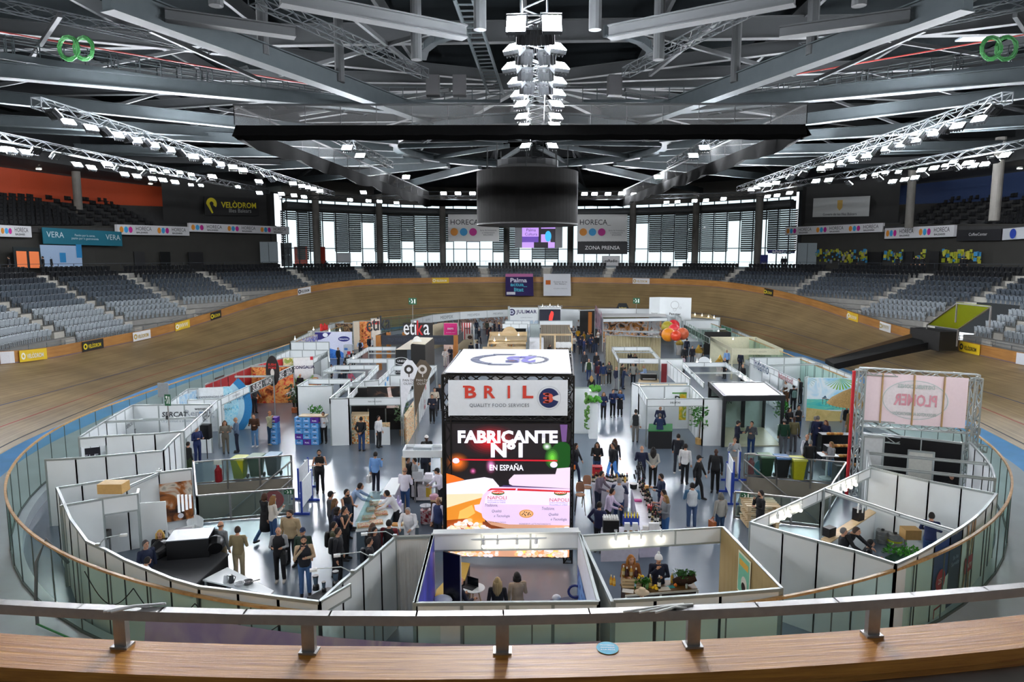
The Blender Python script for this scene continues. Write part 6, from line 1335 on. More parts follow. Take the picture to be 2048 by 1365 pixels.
P(1206.6,726,'man in blue jacket and grey trousers seen from behind in the right aisle','stand',180,'1c3058','6a6458',shoe='d8d8d8',H=1.74)
P(1218.6,724,'woman with long dark hair, grey top and black trousers in the right aisle','hold',-20,'4a4c50','141416','long','14100e',H=1.72)
P(1233,734,'bald man in navy blazer and grey trousers by the coffee booth','stand',120,'1a2038','7a7c80','bald','b09484',H=1.74)
P(1183,752,'blond woman in black low beside the planter wall','stand',180,'17171a','17171a','long','a88850',H=1.62)
P(1245,728,'bearded man in olive coat inside the coffee booth','hold',60,'3a3628','22242a',H=1.76)
P(1251,735,'person in dark blue bending at the coffee counter','work',90,'1c2c4c','22304c',H=1.66)
P(1267,726,'man in grey blazer and blue shirt inside the coffee booth','hips',0,'9a9a92','22242a',slv='8a8a84',H=1.8)
P(1287,731,'bald man in blue shirt by the espresso machine','work',-100,'9ab4dc','22242a','bald','b89484',H=1.72)
P(1252,702,'person in black before the beige curtain, left of three','stand',20,'16161a','16161a',H=1.66)
P(1259,703,'person in black before the beige curtain, middle of three','stand',-20,'1c1c20','1c1c20','bob',H=1.66)
P(1270,708,'dark-haired woman before the beige curtain, right of three','stand',0,'1a1a1c','1a1a1c','bob','1c1412',H=1.64)
P(1374,677,'person in navy under the giant balloons','stand',170,'1a2238','1a2238',H=1.74)
P(1370,693,'person in black coat with back turned by the gold figure','stand',180,'15171c','15171c',H=1.76)
P(1402,690,'person in brown coat by the gold figure','stand',180,'5a4a2c','1c1c20',H=1.74)
P(1385,692,'person in dark clothes between the gold figures','stand',0,'22202a','20222a',H=1.7)
P(1368,711,'woman in lilac top and dark trousers by the balloon stand','stand',100,'c0a8b8','22242a','bob','2a1c18',H=1.64)
P(1454,700,'man in light blue shirt seen from behind at the cream booth','stand',180,'88aee0','22242a','none',H=1.74)
P(1482,704,'person in navy walking behind the cream booth tables','stand',140,'1c2438','20242c',H=1.72)
P(1450,716,'grey-haired man in black at the tableware tables','stand',-60,'1c1c1e','1c1c1e','bald','8a8078',H=1.68)
# crowd in the far right aisle
for x,y,lb,tp,sl,hr in ((1157,640,'cook in white jacket, leftmost of three at the aisle end',WH,None,'short'),(1166,641,'cook in white jacket, middle of three at the aisle end',WH,None,'short'),(1172,640,'cook in white jacket, rightmost of three at the aisle end',WH,None,'short'),
                             (1184,638,'person in black and green top beside the white-jacketed cooks','16241c',None,'short'),(1147,652,'person in white and black by the slatted pergola','c8c8c8','2a2a2a','short'),(1156,658,'person in yellow jacket at the left of the aisle crowd','d8a020',None,'short'),(1168,663,'person in yellow top in the aisle crowd','b88a20','3a3a3a','bob'),
                             (1148,671,'person in white blouse beside the pergola post','d8d4cc',None,'bob'),(1163,668,'person in patterned dark shirt in the aisle crowd','3a3c44',None,'short'),(1176,665,'person in grey-green jacket in the aisle crowd','3c4a4c',None,'short'),(1184,664,'person in black at the back of the aisle crowd','1c1c22',None,'short'),
                             (1168,677,'man in indigo jacket at the front of the aisle crowd','26305c',None,'short'),(1181,672,'man in navy jacket facing us in the aisle crowd','1c2a4c',None,'short'),(1192,671,'bearded man in black shirt at the right of the aisle crowd','1a1a1c',None,'short'),(1161,674,'person in navy behind the indigo jacket','1c2240',None,'short'),(1186,673,'person in dark jacket behind the black-shirted man','2a2a30',None,'bob'),
                             (1196,660,'visitor in white shirt by the purple fascia post','d8d0c8','3a3028','short'),(1209,641,'seller in white beneath the cloth-roofed stand','e0e0e0',None,'short'),(1303,655,'dark-haired woman in white under the cloth-roofed stand','e0d8d4',None,'bob'),(1309,654,'woman in pink under the cloth-roofed stand','d8b8b0',None,'bob')):
    P(x,y,lb,rnd.choice(('hold','stand','stand','cross')),rnd.choice((0,20,-25,170,190,60)),tp,rnd.choice(('1a1c24','22242c','24304c')),hr,rnd.choice(('1c1410','3a2618','241a14')),slv=sl,H=rnd.choice((1.68,1.74,1.78)))
# people on the concourse round the stands
for x,y,lb,tp in ((17,511,'silhouetted person at the far left concourse bar','101014'),(85,513,'dark silhouette left of two by the blue-white kiosk','101014'),(100,514,'dark silhouette right of two by the blue-white kiosk','101014'),(255,512,'person in grey coat by the first dark doorway','6a6660'),(312,514,'person in white shirt by the second dark doorway','8a8a88')):
    P(x,y,lb,'stand',rnd.choice((60,-60,170)),tp,'17181c',z=ZT + .02,H=1.72,Y=49 * 1365 / (1090 - x))
for x,y,lb,tp in ((1714,513,'dark figure by the first right-hand doorway','121216'),(1795,516,'dark figure before the colourful note wall, seated left','121216'),(1828,514,'dark figure between the two right-hand doorways, left','121216'),(1836,515,'dark figure between the two right-hand doorways, middle','121216'),(1846,515,'dark figure between the two right-hand doorways, right','121216'),(1925,515,'dark figure left of two by the last yellow notes','121216'),(1931,515,'dark figure right of two by the last yellow notes','121216'),(1565,512,'dark figure at the blue stand under the windows, left','14161c'),(1571,511,'dark figure at the blue stand under the windows, right','14161c')):
    P(x,y,lb,'stand',rnd.choice((60,-60,170)),tp,'17181c',z=ZT + .02,H=1.7,Y=wallY(x,-2.2))
P(666,541,'person in black coming down the far left aisle with a white bag','walk',0,'14161a','3a5070',z=6.0,H=1.7,Y=103); P(677,539,'person in dark jacket and jeans in the far left aisle steps','stand',180,'1c2026','3a5478',z=6.0,H=1.74,Y=103); P(652,524,'person in navy at the top of the far left aisle','stand',180,'1c2840','3a5478',z=7.4,H=1.72,Y=106)
# ---------------------------------------------------------------- glass balustrade with timber handrail round the infield
BG = glassmat('balustrade_glass','def0ea',.06); RAILW = wood('handrail_timber','b08248','d8b078',(.8,20,1),.45,along='Object')
root = thing('balustrade','glass balustrade with a pale timber handrail curving round the whole infield','balustrade',(0,13.9,0))
BL = [offp(q,.16,ZS) for q in OV]; ZB = 2.32 - ZS
mb = MB()
for a,b in zip(BL,BL[1:]): mb.bar(a + V((0,0,ZB)),b + V((0,0,ZB)) + (b - a) * .04,.07,.06)
mb.build('timber_handrail',RAILW,root)
acc = 0; start = 0; panes = []
for i in range(1,len(BL)):
    acc += (BL[i] - BL[i - 1]).length
    if acc >= 1.35: panes.append((start,i)); start = i; acc = 0
panes.sort(key=lambda t: BL[t[0]].y); mbf = MB(); mbj = MB()
for k,(i,j) in enumerate(panes):
    a,b = BL[i],BL[j]; d = (b - a).normalized() * .012; q = [a + d,b - d]; vs = [q[0] + V((0,0,.04)),q[1] + V((0,0,.04)),q[1] + V((0,0,ZB - .03)),q[0] + V((0,0,ZB - .03))]
    if k < 90: mb = MB(); mb.poly(vs); mb.build('glass_pane',BG,root)
    else: mbf.poly(vs)
    mbj.bar(a + V((0,0,.02)),a + V((0,0,ZB)),.012,.03); mbj.bar(a + V((0,0,.03)),b + V((0,0,.03)),.05,.06)
o = mbf.build('glass_panes',BG,root); o['kind'] = 'stuff'; mbj.build('joints',C('5a6664'),root)
# cables along the balustrade
def cable(pts,r,col,label,z=None):
    mb = MB(); mb.tube(pts,r,6,True); return tag(mb.build('cable',C(col,.6),None,True),label,'cable')
idx = [i for i,p in enumerate(BL) if p.x > 5 and p.y < 30]; pts = [V((BL[i].x + OV[i][2] * (.35 + .12 * math.sin(i * .9)),BL[i].y + OV[i][3] * (.35 + .1 * math.sin(i * .9)),.05)) for i in idx[::2]]
cable(pts,.05,'6a5a54','thick bundle of brown and grey hoses along the foot of the right balustrade'); e = pts[-1]
cable([e,e + V((.0,.5,.6)),BL[idx[-1]] + V((.05,.3,1.7)),BL[idx[-1]] + V((-.2,.4,1.95))],.035,'50504e','grey hose climbing over the timber handrail on the right')
idl = [i for i,p in enumerate(BL) if p.x < 0 and p.y < 20.5]; near_i = lambda x: min((i for i in idl),key=lambda i: abs(pix(BL[i] + V((0,0,ZB)))[0] - x))
i = near_i(92); cable([BL[i] + V((.4,.3,1.2)),BL[i] + V((.05,.02,1.98)),BL[i] + V((-.14,-.12,1.4)),BL[i] + V((-.1,-.3,.5)),BL[i] + V((.25,-.75,.06))],.045,'70787c','grey hose draped over the handrail on the left'); p = BL[i] + V((.25,-.75,.06)); j = near_i(180)
cable([p,BL[j] + V((-.3,-.2,.04)),BL[j] + V((.3,-.5,.04))],.025,'4aa868','green hose on the floor outside the left balustrade')
for xa,xb,lb in ((175,262,'first'),(265,400,'second'),(402,560,'third')):
    ia,ib = sorted((near_i(xa),near_i(xb))); n_ = 14; q_ = []
    for t in range(n_ + 1):
        e = ia + (ib - ia) * t / n_; i = min(int(e),len(BL) - 2); p = BL[i].lerp(BL[i + 1],e - i); q_.append(V((p.x + OV[i][2] * .07,p.y + OV[i][3] * .07,ZS + 1.75 - .6 * math.sin(PI * t / n_))))
    cable(q_,.012,'18181a','%s black cable sagging along the outside of the left balustrade' % lb)
# ---------------------------------------------------------------- stair wells
PW = M('pit_wall','a49c8e',.8,noise=.1,scale=1.5); SG = glassmat('stair_glass','cfe4e2',.1)
def well(P_,side,turn):
    mb = MB(); D = 2.7
    for i in range(4): a,b = P_[i],P_[(i + 1) % 4]; mb.poly([a,b,b - V((0,0,D)),a - V((0,0,D))])
    struct('wall_stairwell_' + side,mb,PW); mb = MB(); mb.poly([p - V((0,0,D)) for p in P_]); struct('floor_stairwell_' + side,mb,DCON)
    A,B,Cc,D_ = P_            # back-left, back-right, front-right, front-left
    root = thing('staircase','concrete stair descending below the floor inside the %s glass-railed well' % side,'staircase',A); hi0,hi1,lo0,lo1 = (B,Cc,A,D_) if turn > 0 else (A,D_,B,Cc)
    mb = MB(); n = 14
    for k in range(n):
        t0,t1 = k / n * .8,(k + 1) / n * .8; z = -(k + 1) * .18; c = [hi0.lerp(lo0,t0),hi0.lerp(lo0,t1),hi1.lerp(lo1,t1),hi1.lerp(lo1,t0)]; m_ = .12
        c = [c[0].lerp(c[3],m_),c[1].lerp(c[2],m_),c[2].lerp(c[1],.35),c[3].lerp(c[0],.35)]; mb.prism([V((p.x,p.y,z - .18)) for p in c],(0,0,.18))
    mb.build('steps',CONC,root)
    for m_,dz in ((.1,.9),(.64,.9)):
        a,b = hi0.lerp(hi1,m_) + V((0,0,dz)),hi0.lerp(hi1,m_).lerp(lo0.lerp(lo1,m_),.8) + V((0,0,dz - 2.5)); mb = MB(); mb.tube([a,b],.035,8)
        for t in (.05,.5,.95): p = a.lerp(b,t); mb.tube([p,p - V((0,0,.9))],.022,6)
        mb.build('stair_rail',STEEL,root)
    for (a,b),lb in ((((A,B)),'back'),(((D_,Cc)),'front'),((lo0,lo1),'closed end')):
        r = thing('glass_railing','glass railing with steel posts along the %s of the %s stair well' % (lb,side),'railing',a); mb = MB(); mb.bar(a + V((0,0,1.02)),b + V((0,0,1.02)),.06,.05); mb.bar(a + V((0,0,.08)),b + V((0,0,.08)),.04,.06); mb.build('rail',STEEL,r)
        n = 3
        for k in range(n + 1): p = a.lerp(b,k / n); mb = MB(); mb.box(p + V((0,0,.37)),(.07,.05,1.3)); mb.build('post',STEEL,r)
        for k in range(n): p,q = a.lerp(b,(k + .04) / n),a.lerp(b,(k + .96) / n); mb = MB(); mb.poly([p + V((0,0,.1)),q + V((0,0,.1)),q + V((0,0,.98)),p + V((0,0,.98))]); mb.build('glass_pane',SG,r)
well(PITL,'left',1); well(PITR,'right',-1)
def exit_sign(p,label,w=.34,h=.2,n=(0,-1,0),pole=0):
    r = thing('exit_sign',label,'sign',p); f = Face(p,(1,0,0),(0,0,1),w,h); mb = MB(); f.slab(mb,.02); mb.build('plate',C('1c5a38'),r); WH_ = C('e8f0e8')
    flat(f,r,'running_figure',WH_,lambda mb: (f.disc(mb,-w * .12,h * .28,h * .09),f.pts(mb,[(-w * .2,-h * .3),(-w * .05,0),(-w * .16,h * .18),(-w * .05,h * .2),(w * .06,0),(w * .02,-h * .3)]),f.rect(mb,w * .2,-h * .32,w * .36,h * .32,.012),f.pts(mb,[(-w * .42,0),(-w * .3,h * .12),(-w * .3,-h * .12)])))
    if pole: mb = MB(); mb.tube([p - V((0,0,h / 2)),p - V((0,0,h / 2 + pole))],.03,8); mb.build('pole',STEEL,r)
    return r
exit_sign(PITL[3].lerp(PITL[2],.95) + V((0,-.05,.93)),'green exit sign on the front railing of the left stair well'); exit_sign(PITR[3].lerp(PITR[2],.12) + V((0,-.05,.93)),'green exit sign on the front railing of the right stair well')
p = at(336,806,2.6); q = at(345,960,0); r = exit_sign(V((q.x,q.y,3.55)),'green exit sign on a tall thin pole at the left booths',.26,.5,pole=3.3); mb = MB(); mb.box((q.x - .22,q.y + .1,3.98),(.46,.05,.62)); mb.build('grey_board',C('8a9094'),r); mb = MB(); mb.box((q.x - .05,q.y,2.8),(.1,.1,.18)); mb.build('socket_box',C('202224'),r)
for x,y,yb,lb in ((825,603,660,'small green exit sign on a pole before the far left of the track'),(1273,602,640,'small green exit sign on a pole before the far right of the track')): q = at(x,yb,2.5); exit_sign(atY(x,y,q.y),lb,.8,.65,pole=2.2)
for pit,lb,col,tx in ((PITL[3].lerp(PITL[2],.78),'large round red number sign on the left stair-well railing','c0202c','1'),): f = Face(pit + V((0,.1,.62)),(1,0,0),(0,0,1),1,1); r = thing('round_sign',lb,'sign',f.c); mb = MB(); mb.prism([f.p(.36 * math.cos(t * PI / 16),.36 * math.sin(t * PI / 16)) for t in range(32)],(0,.02,0)); mb.build('disc',C(col),r); f.text(tx,0,0,.12,C('f0f0f0'),r,height=.4,bold=.05)
f = face4(atY(1509,920,PITR[0].y + .05),atY(1542,921,PITR[0].y + .05),.72); r = thing('round_sign','large round turquoise sign with number four on the right stair-well railing','sign',f.c); mb = MB(); mb.prism([f.p(.4 * math.cos(t * PI / 16),.4 * math.sin(t * PI / 16),.08) for t in range(32)],(0,.02,0)); mb.build('disc',C('1c9aa8'),r); f.text('4',0,0,.3,C('f0f4f4'),r,height=.46,bold=.03,lift=.12)
# wheeled bins
def bin_(x,y,col,lid,label):
    p = at(x,y); r = thing('wheeled_bin',label,'bin',p); mb = MB(); prof = [V((p.x + i * w,p.y + j * d,z)) for z,w,d in ((.1,.2,.2),(.95,.27,.3)) for i,j in ((-1,-1),(1,-1),(1,1),(-1,1))]
    mb.add(prof,[(0,1,2,3),(4,5,6,7),(0,1,5,4),(1,2,6,5),(2,3,7,6),(3,0,4,7)]); mb.build('body',C(col),r); mb = MB(); mb.box(p + V((0,0,.99)),(.6,.66,.07)); mb.box(p + V((0,.33,1.0)),(.5,.06,.06)); mb.build('lid',C(lid),r)
    for s in (-1,1): mb = MB(); mb.tube([p + V((s * .27,.22,.1)),p + V((s * .21,.22,.1))],.1,12); mb.build('wheel',C('1c1c1c'),r)
bin_(481,960,'b8b81c','d8dc80','yellow wheeled bin by the left stair well'); bin_(514,956,'1c4a22','8aa08a','green wheeled bin by the left stair well'); bin_(548,953,'2a3438','9ab8cc','dark wheeled bin with pale blue lid by the left stair well')
bin_(1530,955,'1c3a24','6a8a70','green wheeled bin behind the turquoise number sign'); bin_(1562,958,'161a1c','4a78a8','black wheeled bin with blue lid by the right stair well'); bin_(1594,962,'b4b41c','c8cc5a','yellow wheeled bin by the right stair well')
for x,y,lb in ((438,968,'red extinguisher cart by the yellow bin on the left'),(1501,952,'red extinguisher cart by the bins on the right')):
    p = at(x,y); r = thing('extinguisher_cart',lb,'fire extinguisher',p); mb = MB(); mb.lathe(p,[(.12,.08),(.15,.12),(.15,.62),(.06,.74),(.05,.82)],14); mb.build('cylinder',C('a01420'),r); mb = MB(); mb.tube([p + V((-.14,.12,.1)),p + V((-.14,.14,.95)),p + V((.14,.14,.95)),p + V((.14,.12,.1))],.016,6); mb.build('frame',C('8a1018'),r); mb = MB(); mb.box(p + V((0,-.02,.95)),(.34,.03,.2)); mb.build('notice',C('d8dcd0'),r)
# ---------------------------------------------------------------- video tower
YT = 20.9; tl,tr = atY(886,757,YT),atY(1147,757,YT); ztop = atY(1016,750,YT).z; ptop = tl.z
root = thing('video_tower','tall black truss tower with white banner, video wall and printed white roof','video tower',((tl.x + tr.x) / 2,YT,0))
bk = [at(927,703,ztop),at(1137,704,ztop)]; fr2 = [V((tl.x + .12,YT,ztop)),V((tr.x - .12,YT,ztop))]
for p in fr2 + bk: truss_mb((p.x,p.y,0),(p.x,p.y,ztop),.26,.035,.45).build('truss_column',BLK,root)
for p,q,z in ((fr2[0],fr2[1],ztop - .12),(fr2[0],bk[0],ztop - .12),(fr2[1],bk[1],ztop - .12),(bk[0],bk[1],ztop - .12),(fr2[0],fr2[1],ztop - 1.3),(fr2[0],bk[0],ztop - 1.3),(fr2[1],bk[1],ztop - 1.3)): truss_mb((p.x,p.y,z),(q.x,q.y,z),.24,.035,.4).build('truss_beam',BLK,root)
zr = ztop + .06; rc = [V((fr2[0].x - .05,YT - .1,zr)),V((fr2[1].x + .05,YT - .1,zr)),bk[1] + V((0,0,.06)),bk[0] + V((0,0,.06))]; rc = [V((p.x,p.y,zr)) for p in rc]
mb = MB(); mb.prism(rc,(0,0,.03)); roof = mb.build('roof_cloth',C('f2f2f8',.7,.02),root); cc = sum(rc,V((0,0,0))) / 4; g = Face(V((cc.x,cc.y,zr + .03)),(-1,0,0),(0,-1,0),4,5); NVY = C('1c2c60'); LIL = C('7c74cc')
flat(g,roof,'ring_print',NVY,lambda mb: g.ring(mb,.15,0,1.0,1.3,.01,a0=-1.1,a1=1.1)); flat(g,roof,'ring_tail_print',NVY,lambda mb: (g.pts(mb,[(-.1,-1.28),(.75,-1.28),(.75,-1.05),(-.0,-1.05)],.012),g.pts(mb,[(-.1,1.05),(.75,1.05),(.75,1.28),(-.0,1.28)],.012)))
g.text('25',-.3,0,1.05,LIL,roof,height=1.5,bold=.06,lift=.014); flat(g,roof,'ring_dots_print',C('6a6a80'),lambda mb: [g.disc(mb,.15 + 1.35 * math.cos(a_),1.15 * math.sin(a_),.09,l=.01,n=8) for a_ in [2.2 + k * .16 for k in range(13)]]); flat(g,roof,'badge_print',NVY,lambda mb: g.disc(mb,.0,.45,.22,l=.02)); g.text('BRIL',0,.45,.2,C('e06050'),roof,lift=.028,bold=.02)
for a_ in (-.9,-.5,0,.5,.9): g.text('ANIVERSARIO'[:4],.15 + 1.15 * math.cos(a_),1.15 * math.sin(a_),.28,C('d8d8ea'),roof,lift=.02)
bf = face4(tl + V((.18,-.16,-.03)),tr + V((-.18,-.16,-.03)),1.12); mb = MB(); bf.slab(mb,.015); ban = mb.build('banner',C('e9eff4',.6,.03),root); bw = bf.w
for k,s in enumerate('BRIL'):
    u = bw * (-.31 + .16 * k); wl = {'B': .36,'R': .35,'I': .075,'L': .33}[s]; bf.text(s,u - .025,.165,wl,C('c8ccd0'),ban,height=.4,bold=.02,lift=.012); bf.text(s,u,.19,wl,C('dc4434'),ban,height=.4,bold=.03,lift=.018)
flat(bf,ban,'letter_serif',C('dc4434'),lambda mb: bf.rect(mb,bw * -.31 - .24,.33,bw * -.31 - .1,.39,.02)); bf.text('QUALITY FOOD SERVICES',bw * -.07,-.24,bw * .5,C('5a6470'),ban,height=.13,lift=.015,space=1.1)
u = bw * .345; flat(bf,ban,'logo_rim',C('b8bcc4'),lambda mb: bf.ring(mb,u,0,.36,.37,.012)); flat(bf,ban,'logo_disc',C('1a2a5e'),lambda mb: bf.ring(mb,u,0,.14,.31,.014,a0=.35,a1=2 * PI - .35)); flat(bf,ban,'logo_fill',C('1a2a5e'),lambda mb: bf.pts(mb,[(u - .2,.16),(u,.16),(u,-.16),(u - .2,-.16)],.013)); bf.text('3',u - .0,0,.26,C('e8604c'),ban,height=.3,bold=.05,lift=.02); flat(bf,ban,'logo_bars',C('e8604c'),lambda mb: [bf.rect(mb,u - .18,v - .03,u,v + .03,.02) for v in (-.13,0,.13)])
# dark interior, lamps and the screen
s0,s1,s2 = atY(892,848,YT - .12),atY(1141,848,YT - .12),atY(1016,1114,YT - .12); sf = face4(s0,s1,s0.z - s2.z); mb = MB(); mb.box(sf.p(0,0,-.16),(sf.w + .1,.3,sf.h + .1)); mb.build('screen_cabinet',BLK,root)
mb = MB(); mb.box((sf.c.x,YT + .9,ztop - 1.75),(sf.w,.05,1.0)); mb.build('dark_drape',C('07080c'),root)
for x,y,d in ((938,836,1),(1111,832,-1)): p = atY(x,y,YT + .25); mb = MB(); mb.bar(p - V((.16,0,.06 * d)),p + V((.16,0,-.14 if d > 0 else .12)),.04,.04); mb.build('strip_lamp',E('d8dcec',.25),root)
EG = .155; scr = sf
def S(x,y): return ((x - 57) / 1171 - .5) * scr.w,(.5 - (y - 35) / 1265) * scr.h
SCN = [0]
def draw(nm,col,polys,k=1.0,lay=None,mat=None):
    SCN[0] += 1; l = .006 + SCN[0] * .0012; mb = MB()
    for q in polys: scr.pts(mb,[S(*p) for p in q],l)
    return mb.build(nm,mat or E(col,EG * k),screen)
def blob(cx,cy,rx,ry,n=20): return [(cx + rx * math.cos(2 * PI * i / n),cy + ry * math.sin(2 * PI * i / n)) for i in range(n)]
mb = MB(); scr.rect(mb,-scr.w / 2,-scr.h / 2,scr.w / 2,scr.h / 2,.005); screen = mb.build('video_wall',E('181418',EG),root)
def soft(nm,col0,col,cx,cy,rx,ry,n=7):
    a,b_ = [int(col0[i:i + 2],16) for i in (0,2,4)],[int(col[i:i + 2],16) for i in (0,2,4)]
    for i in range(n): t = i / (n - 1); draw(nm,'%02x%02x%02x' % tuple(int(lerp(a[j],b_[j],t)) for j in range(3)),[blob(cx,cy,rx * (1 - .75 * t),ry * (1 - .75 * t),24)])
clampx = lambda q: [(min(1228,max(57,x)),min(1300,max(35,y))) for x,y in q]
soft('red_glow','2a1218','c01420',480,190,260,150); soft('orange_glow','40200c','ff7a20',165,400,108,95); soft('pink_glow','381020','e070b0',310,480,36,36,4); soft('pink_glow','381828','e898d0',480,430,52,80,5)
draw('green_glow','0c4a10',[clampx(blob(1150,330,110,130))]); soft('lime_glow','184a18','70d040',1060,350,70,100,5); soft('white_glow','4a7a40','f0ecff',1010,245,40,35,4); draw('violet_glow','6a4a80',[[(1130,40),(1200,40),(1190,200),(1150,200)]])
draw('white_glow','e8e0ff',[blob(1075,415,35,28),blob(150,380,34,26)])
draw('board_blur','f0d8ec',[[(650,560),(700,510),(1090,505),(1105,450),(1228,440),(1228,640),(700,620),(655,600)]]); draw('shade_blur','4a3a6a',[[(600,610),(1228,640),(1228,660),(560,640)]])
draw('orange_top','f07020',[[(57,500),(130,520),(230,560),(57,605)]]); draw('cheese_white','f4ecfa',[[(57,600),(250,560),(420,535),(500,550),(560,620),(520,700),(450,740),(57,770)]])
draw('cheese_cream','fbe0b8',[[(57,700),(400,690),(430,760),(57,850)]]); draw('crust_orange','e8902c',[[(57,830),(250,770),(395,730),(430,1010),(330,1060),(57,1060)]]); draw('crust_gold','ffc060',[[(180,860),(300,800),(330,880),(250,930),(160,960)]]); draw('crust_dark','a04a10',[[(57,950),(250,930),(330,1010),(520,1080),(57,1080)]])
draw('board_brown','7a3a18',[[(400,960),(1228,1010),(1228,1120),(400,1100)]]); draw('table_tan','d89a70',[[(57,1085),(1228,1085),(1228,1300),(57,1300)]]); draw('table_tan_light','e0a888',[[(500,1220),(750,1210),(780,1300),(480,1300)]])
PK = [(470,640),(560,625),(1228,640),(1228,1010),(900,1040),(650,1030),(480,990),(400,920),(370,800),(400,710)]
draw('package','ecd0f4',[PK]); draw('package_light','f6e8fc',[[(500,660),(1228,670),(1228,800),(420,790),(430,720)]]); draw('package_low','d8a080',[[(440,950),(650,985),(1228,990),(1228,1010),(900,1040),(650,1030),(480,990)]]); draw('red_edge','d0202c',[[(440,670),(480,640),(720,640),(712,658),(490,655)],[(735,640),(1228,662),(1228,675),(730,660)]])
for x in (548,1140): draw('logo_green','2a6a2a',[blob(x,682,62,22)]); draw('logo_red','d82828',[blob(x,675,60,17)])
draw('knot','f0d8f0',[[(320,800),(390,790),(390,880),(330,850)]]); draw('pizza_rim','d89850',[blob(818,880,68,40)]); draw('pizza_top','f0b880',[blob(818,880,56,31)]); draw('pizza_bits','40201c',[blob(818 + 45 * math.cos(k * 2.4) * (.4 + .06 * k),880 + 24 * math.sin(k * 2.4) * (.4 + .06 * k),7,5,8) for k in range(10)])
def stext(s,x,y,w,h,col,bold=0.0,shear=0.0,k=1.0):
    SCN[0] += 1; u,v = S(x,y); scr.text(s,u,v,w / 1171 * scr.w,E(col,EG * k),screen,height=h / 1265 * scr.h,bold=bold,shear=shear,lift=.008 + SCN[0] * .0012)
draw('headline_bar','d01c30',[[(180,360),(1108,368),(1108,382),(180,374)]])
stext('FABRICANTE',640,152,940,122,'f4f2ff',.045,k=1.25); stext('Nº1',632,275,300,140,'f4f2ff',.045,k=1.25); stext('EN ESPAÑA',630,435,320,68,'f4f2ff',.02,k=1.2)
for x,y in ((540,727),(1128,745)): stext('NAPOLI',x,y,180,32,'b83a60'); stext('QUESO MOZZARELLA',x - 6,y + 28,175,13,'7a6ab8'); stext('MOZZARELLA CHEESE',x - 6,y + 46,170,13,'7a6ab8')
for x,y in ((515,800),(1055,828)): stext('Tradizione,',x - 30,y,120,32,'4a4060',0,.3); stext('Qualità',x + 20,y + 56,90,30,'4a4060',0,.3); stext('e Tecnologia',x + 70,y + 104,150,32,'4a4060',0,.3)
for x in (548,1140): stext('NAPOLI',x,675,96,16,'f8f0e0',.03)
stext('INGREDIENTI: LATTE PASTORIZZATO',900,975,300,12,'5a3a4a'); stext('LATTE, SALE, CAGLIO',545,962,160,12,'5a3a4a')
pr = random.Random(11); cols = ['fff4ec','ffe8dc','f8dcc0','f4cc88','ffeef0','ffd8c0']
def crumbs(x0,x1,y0f,y1,n,nm):
    for c_ in cols:
        mb = []
        for k in range(n):
            x = pr.uniform(x0,x1); yt = y0f(x); y = pr.uniform(yt,y1);
            if y < yt: continue
            a = pr.random() * 6; s1,s2_ = pr.uniform(16,30),pr.uniform(12,20); mb.append(clampx([(x + s1 * math.cos(a + t) ,y + s2_ * math.sin(a + t)) for t in (0,.9,1.57,2.5,3.14,4.1,4.71,5.5)]))
        if mb: draw(nm,c_,mb)
crumbs(70,520,lambda x: 930 + abs(x - 260) * .45,1100,26,'curds'); crumbs(70,540,lambda x: 1090,1285,34,'curds'); crumbs(950,1215,lambda x: 1010 + (1215 - x) * .1,1100,16,'curds'); crumbs(720,1215,lambda x: 1090 + max(0,820 - x) * .5,1285,36,'curds')
# ---------------------------------------------------------------- front booths' furniture
def slabx(px,z,th,mat,name,root=None):
    mb = MB(); mb.prism([at(x,y,z) - V((0,0,th)) for x,y in px],(0,0,th)); return mb.build(name,mat,root)
def counter(label,px,z,top,body,cat='counter',name='counter',inset=.03):
    P_ = [at(x,y,z) for x,y in px]; c = sum(P_,V((0,0,0))) / len(P_); r = thing(name,label,cat,(c.x,c.y,0)); mb = MB(); mb.prism([p - V((0,0,.04)) for p in P_],(0,0,.04)); mb.build('counter_top',top,r)
    mb = MB(); mb.prism([V((p.x + (c.x - p.x) * inset,p.y + (c.y - p.y) * inset,0)) for p in P_],(0,0,z - .04)); mb.build('body',body,r); return r
def table(label,px,z,top,leg,name='table',cat='table',lw=.05):
    P_ = [at(x,y,z) for x,y in px]; c = sum(P_,V((0,0,0))) / 4; r = thing(name,label,cat,(c.x,c.y,0)); mb = MB(); mb.prism([p - V((0,0,.04)) for p in P_],(0,0,.04)); mb.build('table_top',top,r)
    for p in P_: q = p + (c - p) * .08; mb = MB(); mb.bar((q.x,q.y,0),(q.x,q.y,z - .04),lw,lw); mb.build('leg',leg,r)
    return r
def boxp(p,sz,mat,label,cat='box',name='box',rz=0.0,lid=None):
    p = V(p); o = MB().box(p + V((0,0,sz[2] / 2)),sz,rz); o = o.build(name,mat); tag(o,label,cat)
    if lid: MB().box(p + V((0,0,sz[2])),(sz[0] * .99,sz[1] * .99,.012),rz).build('lid',lid,o)
    return o
BOTM = {}
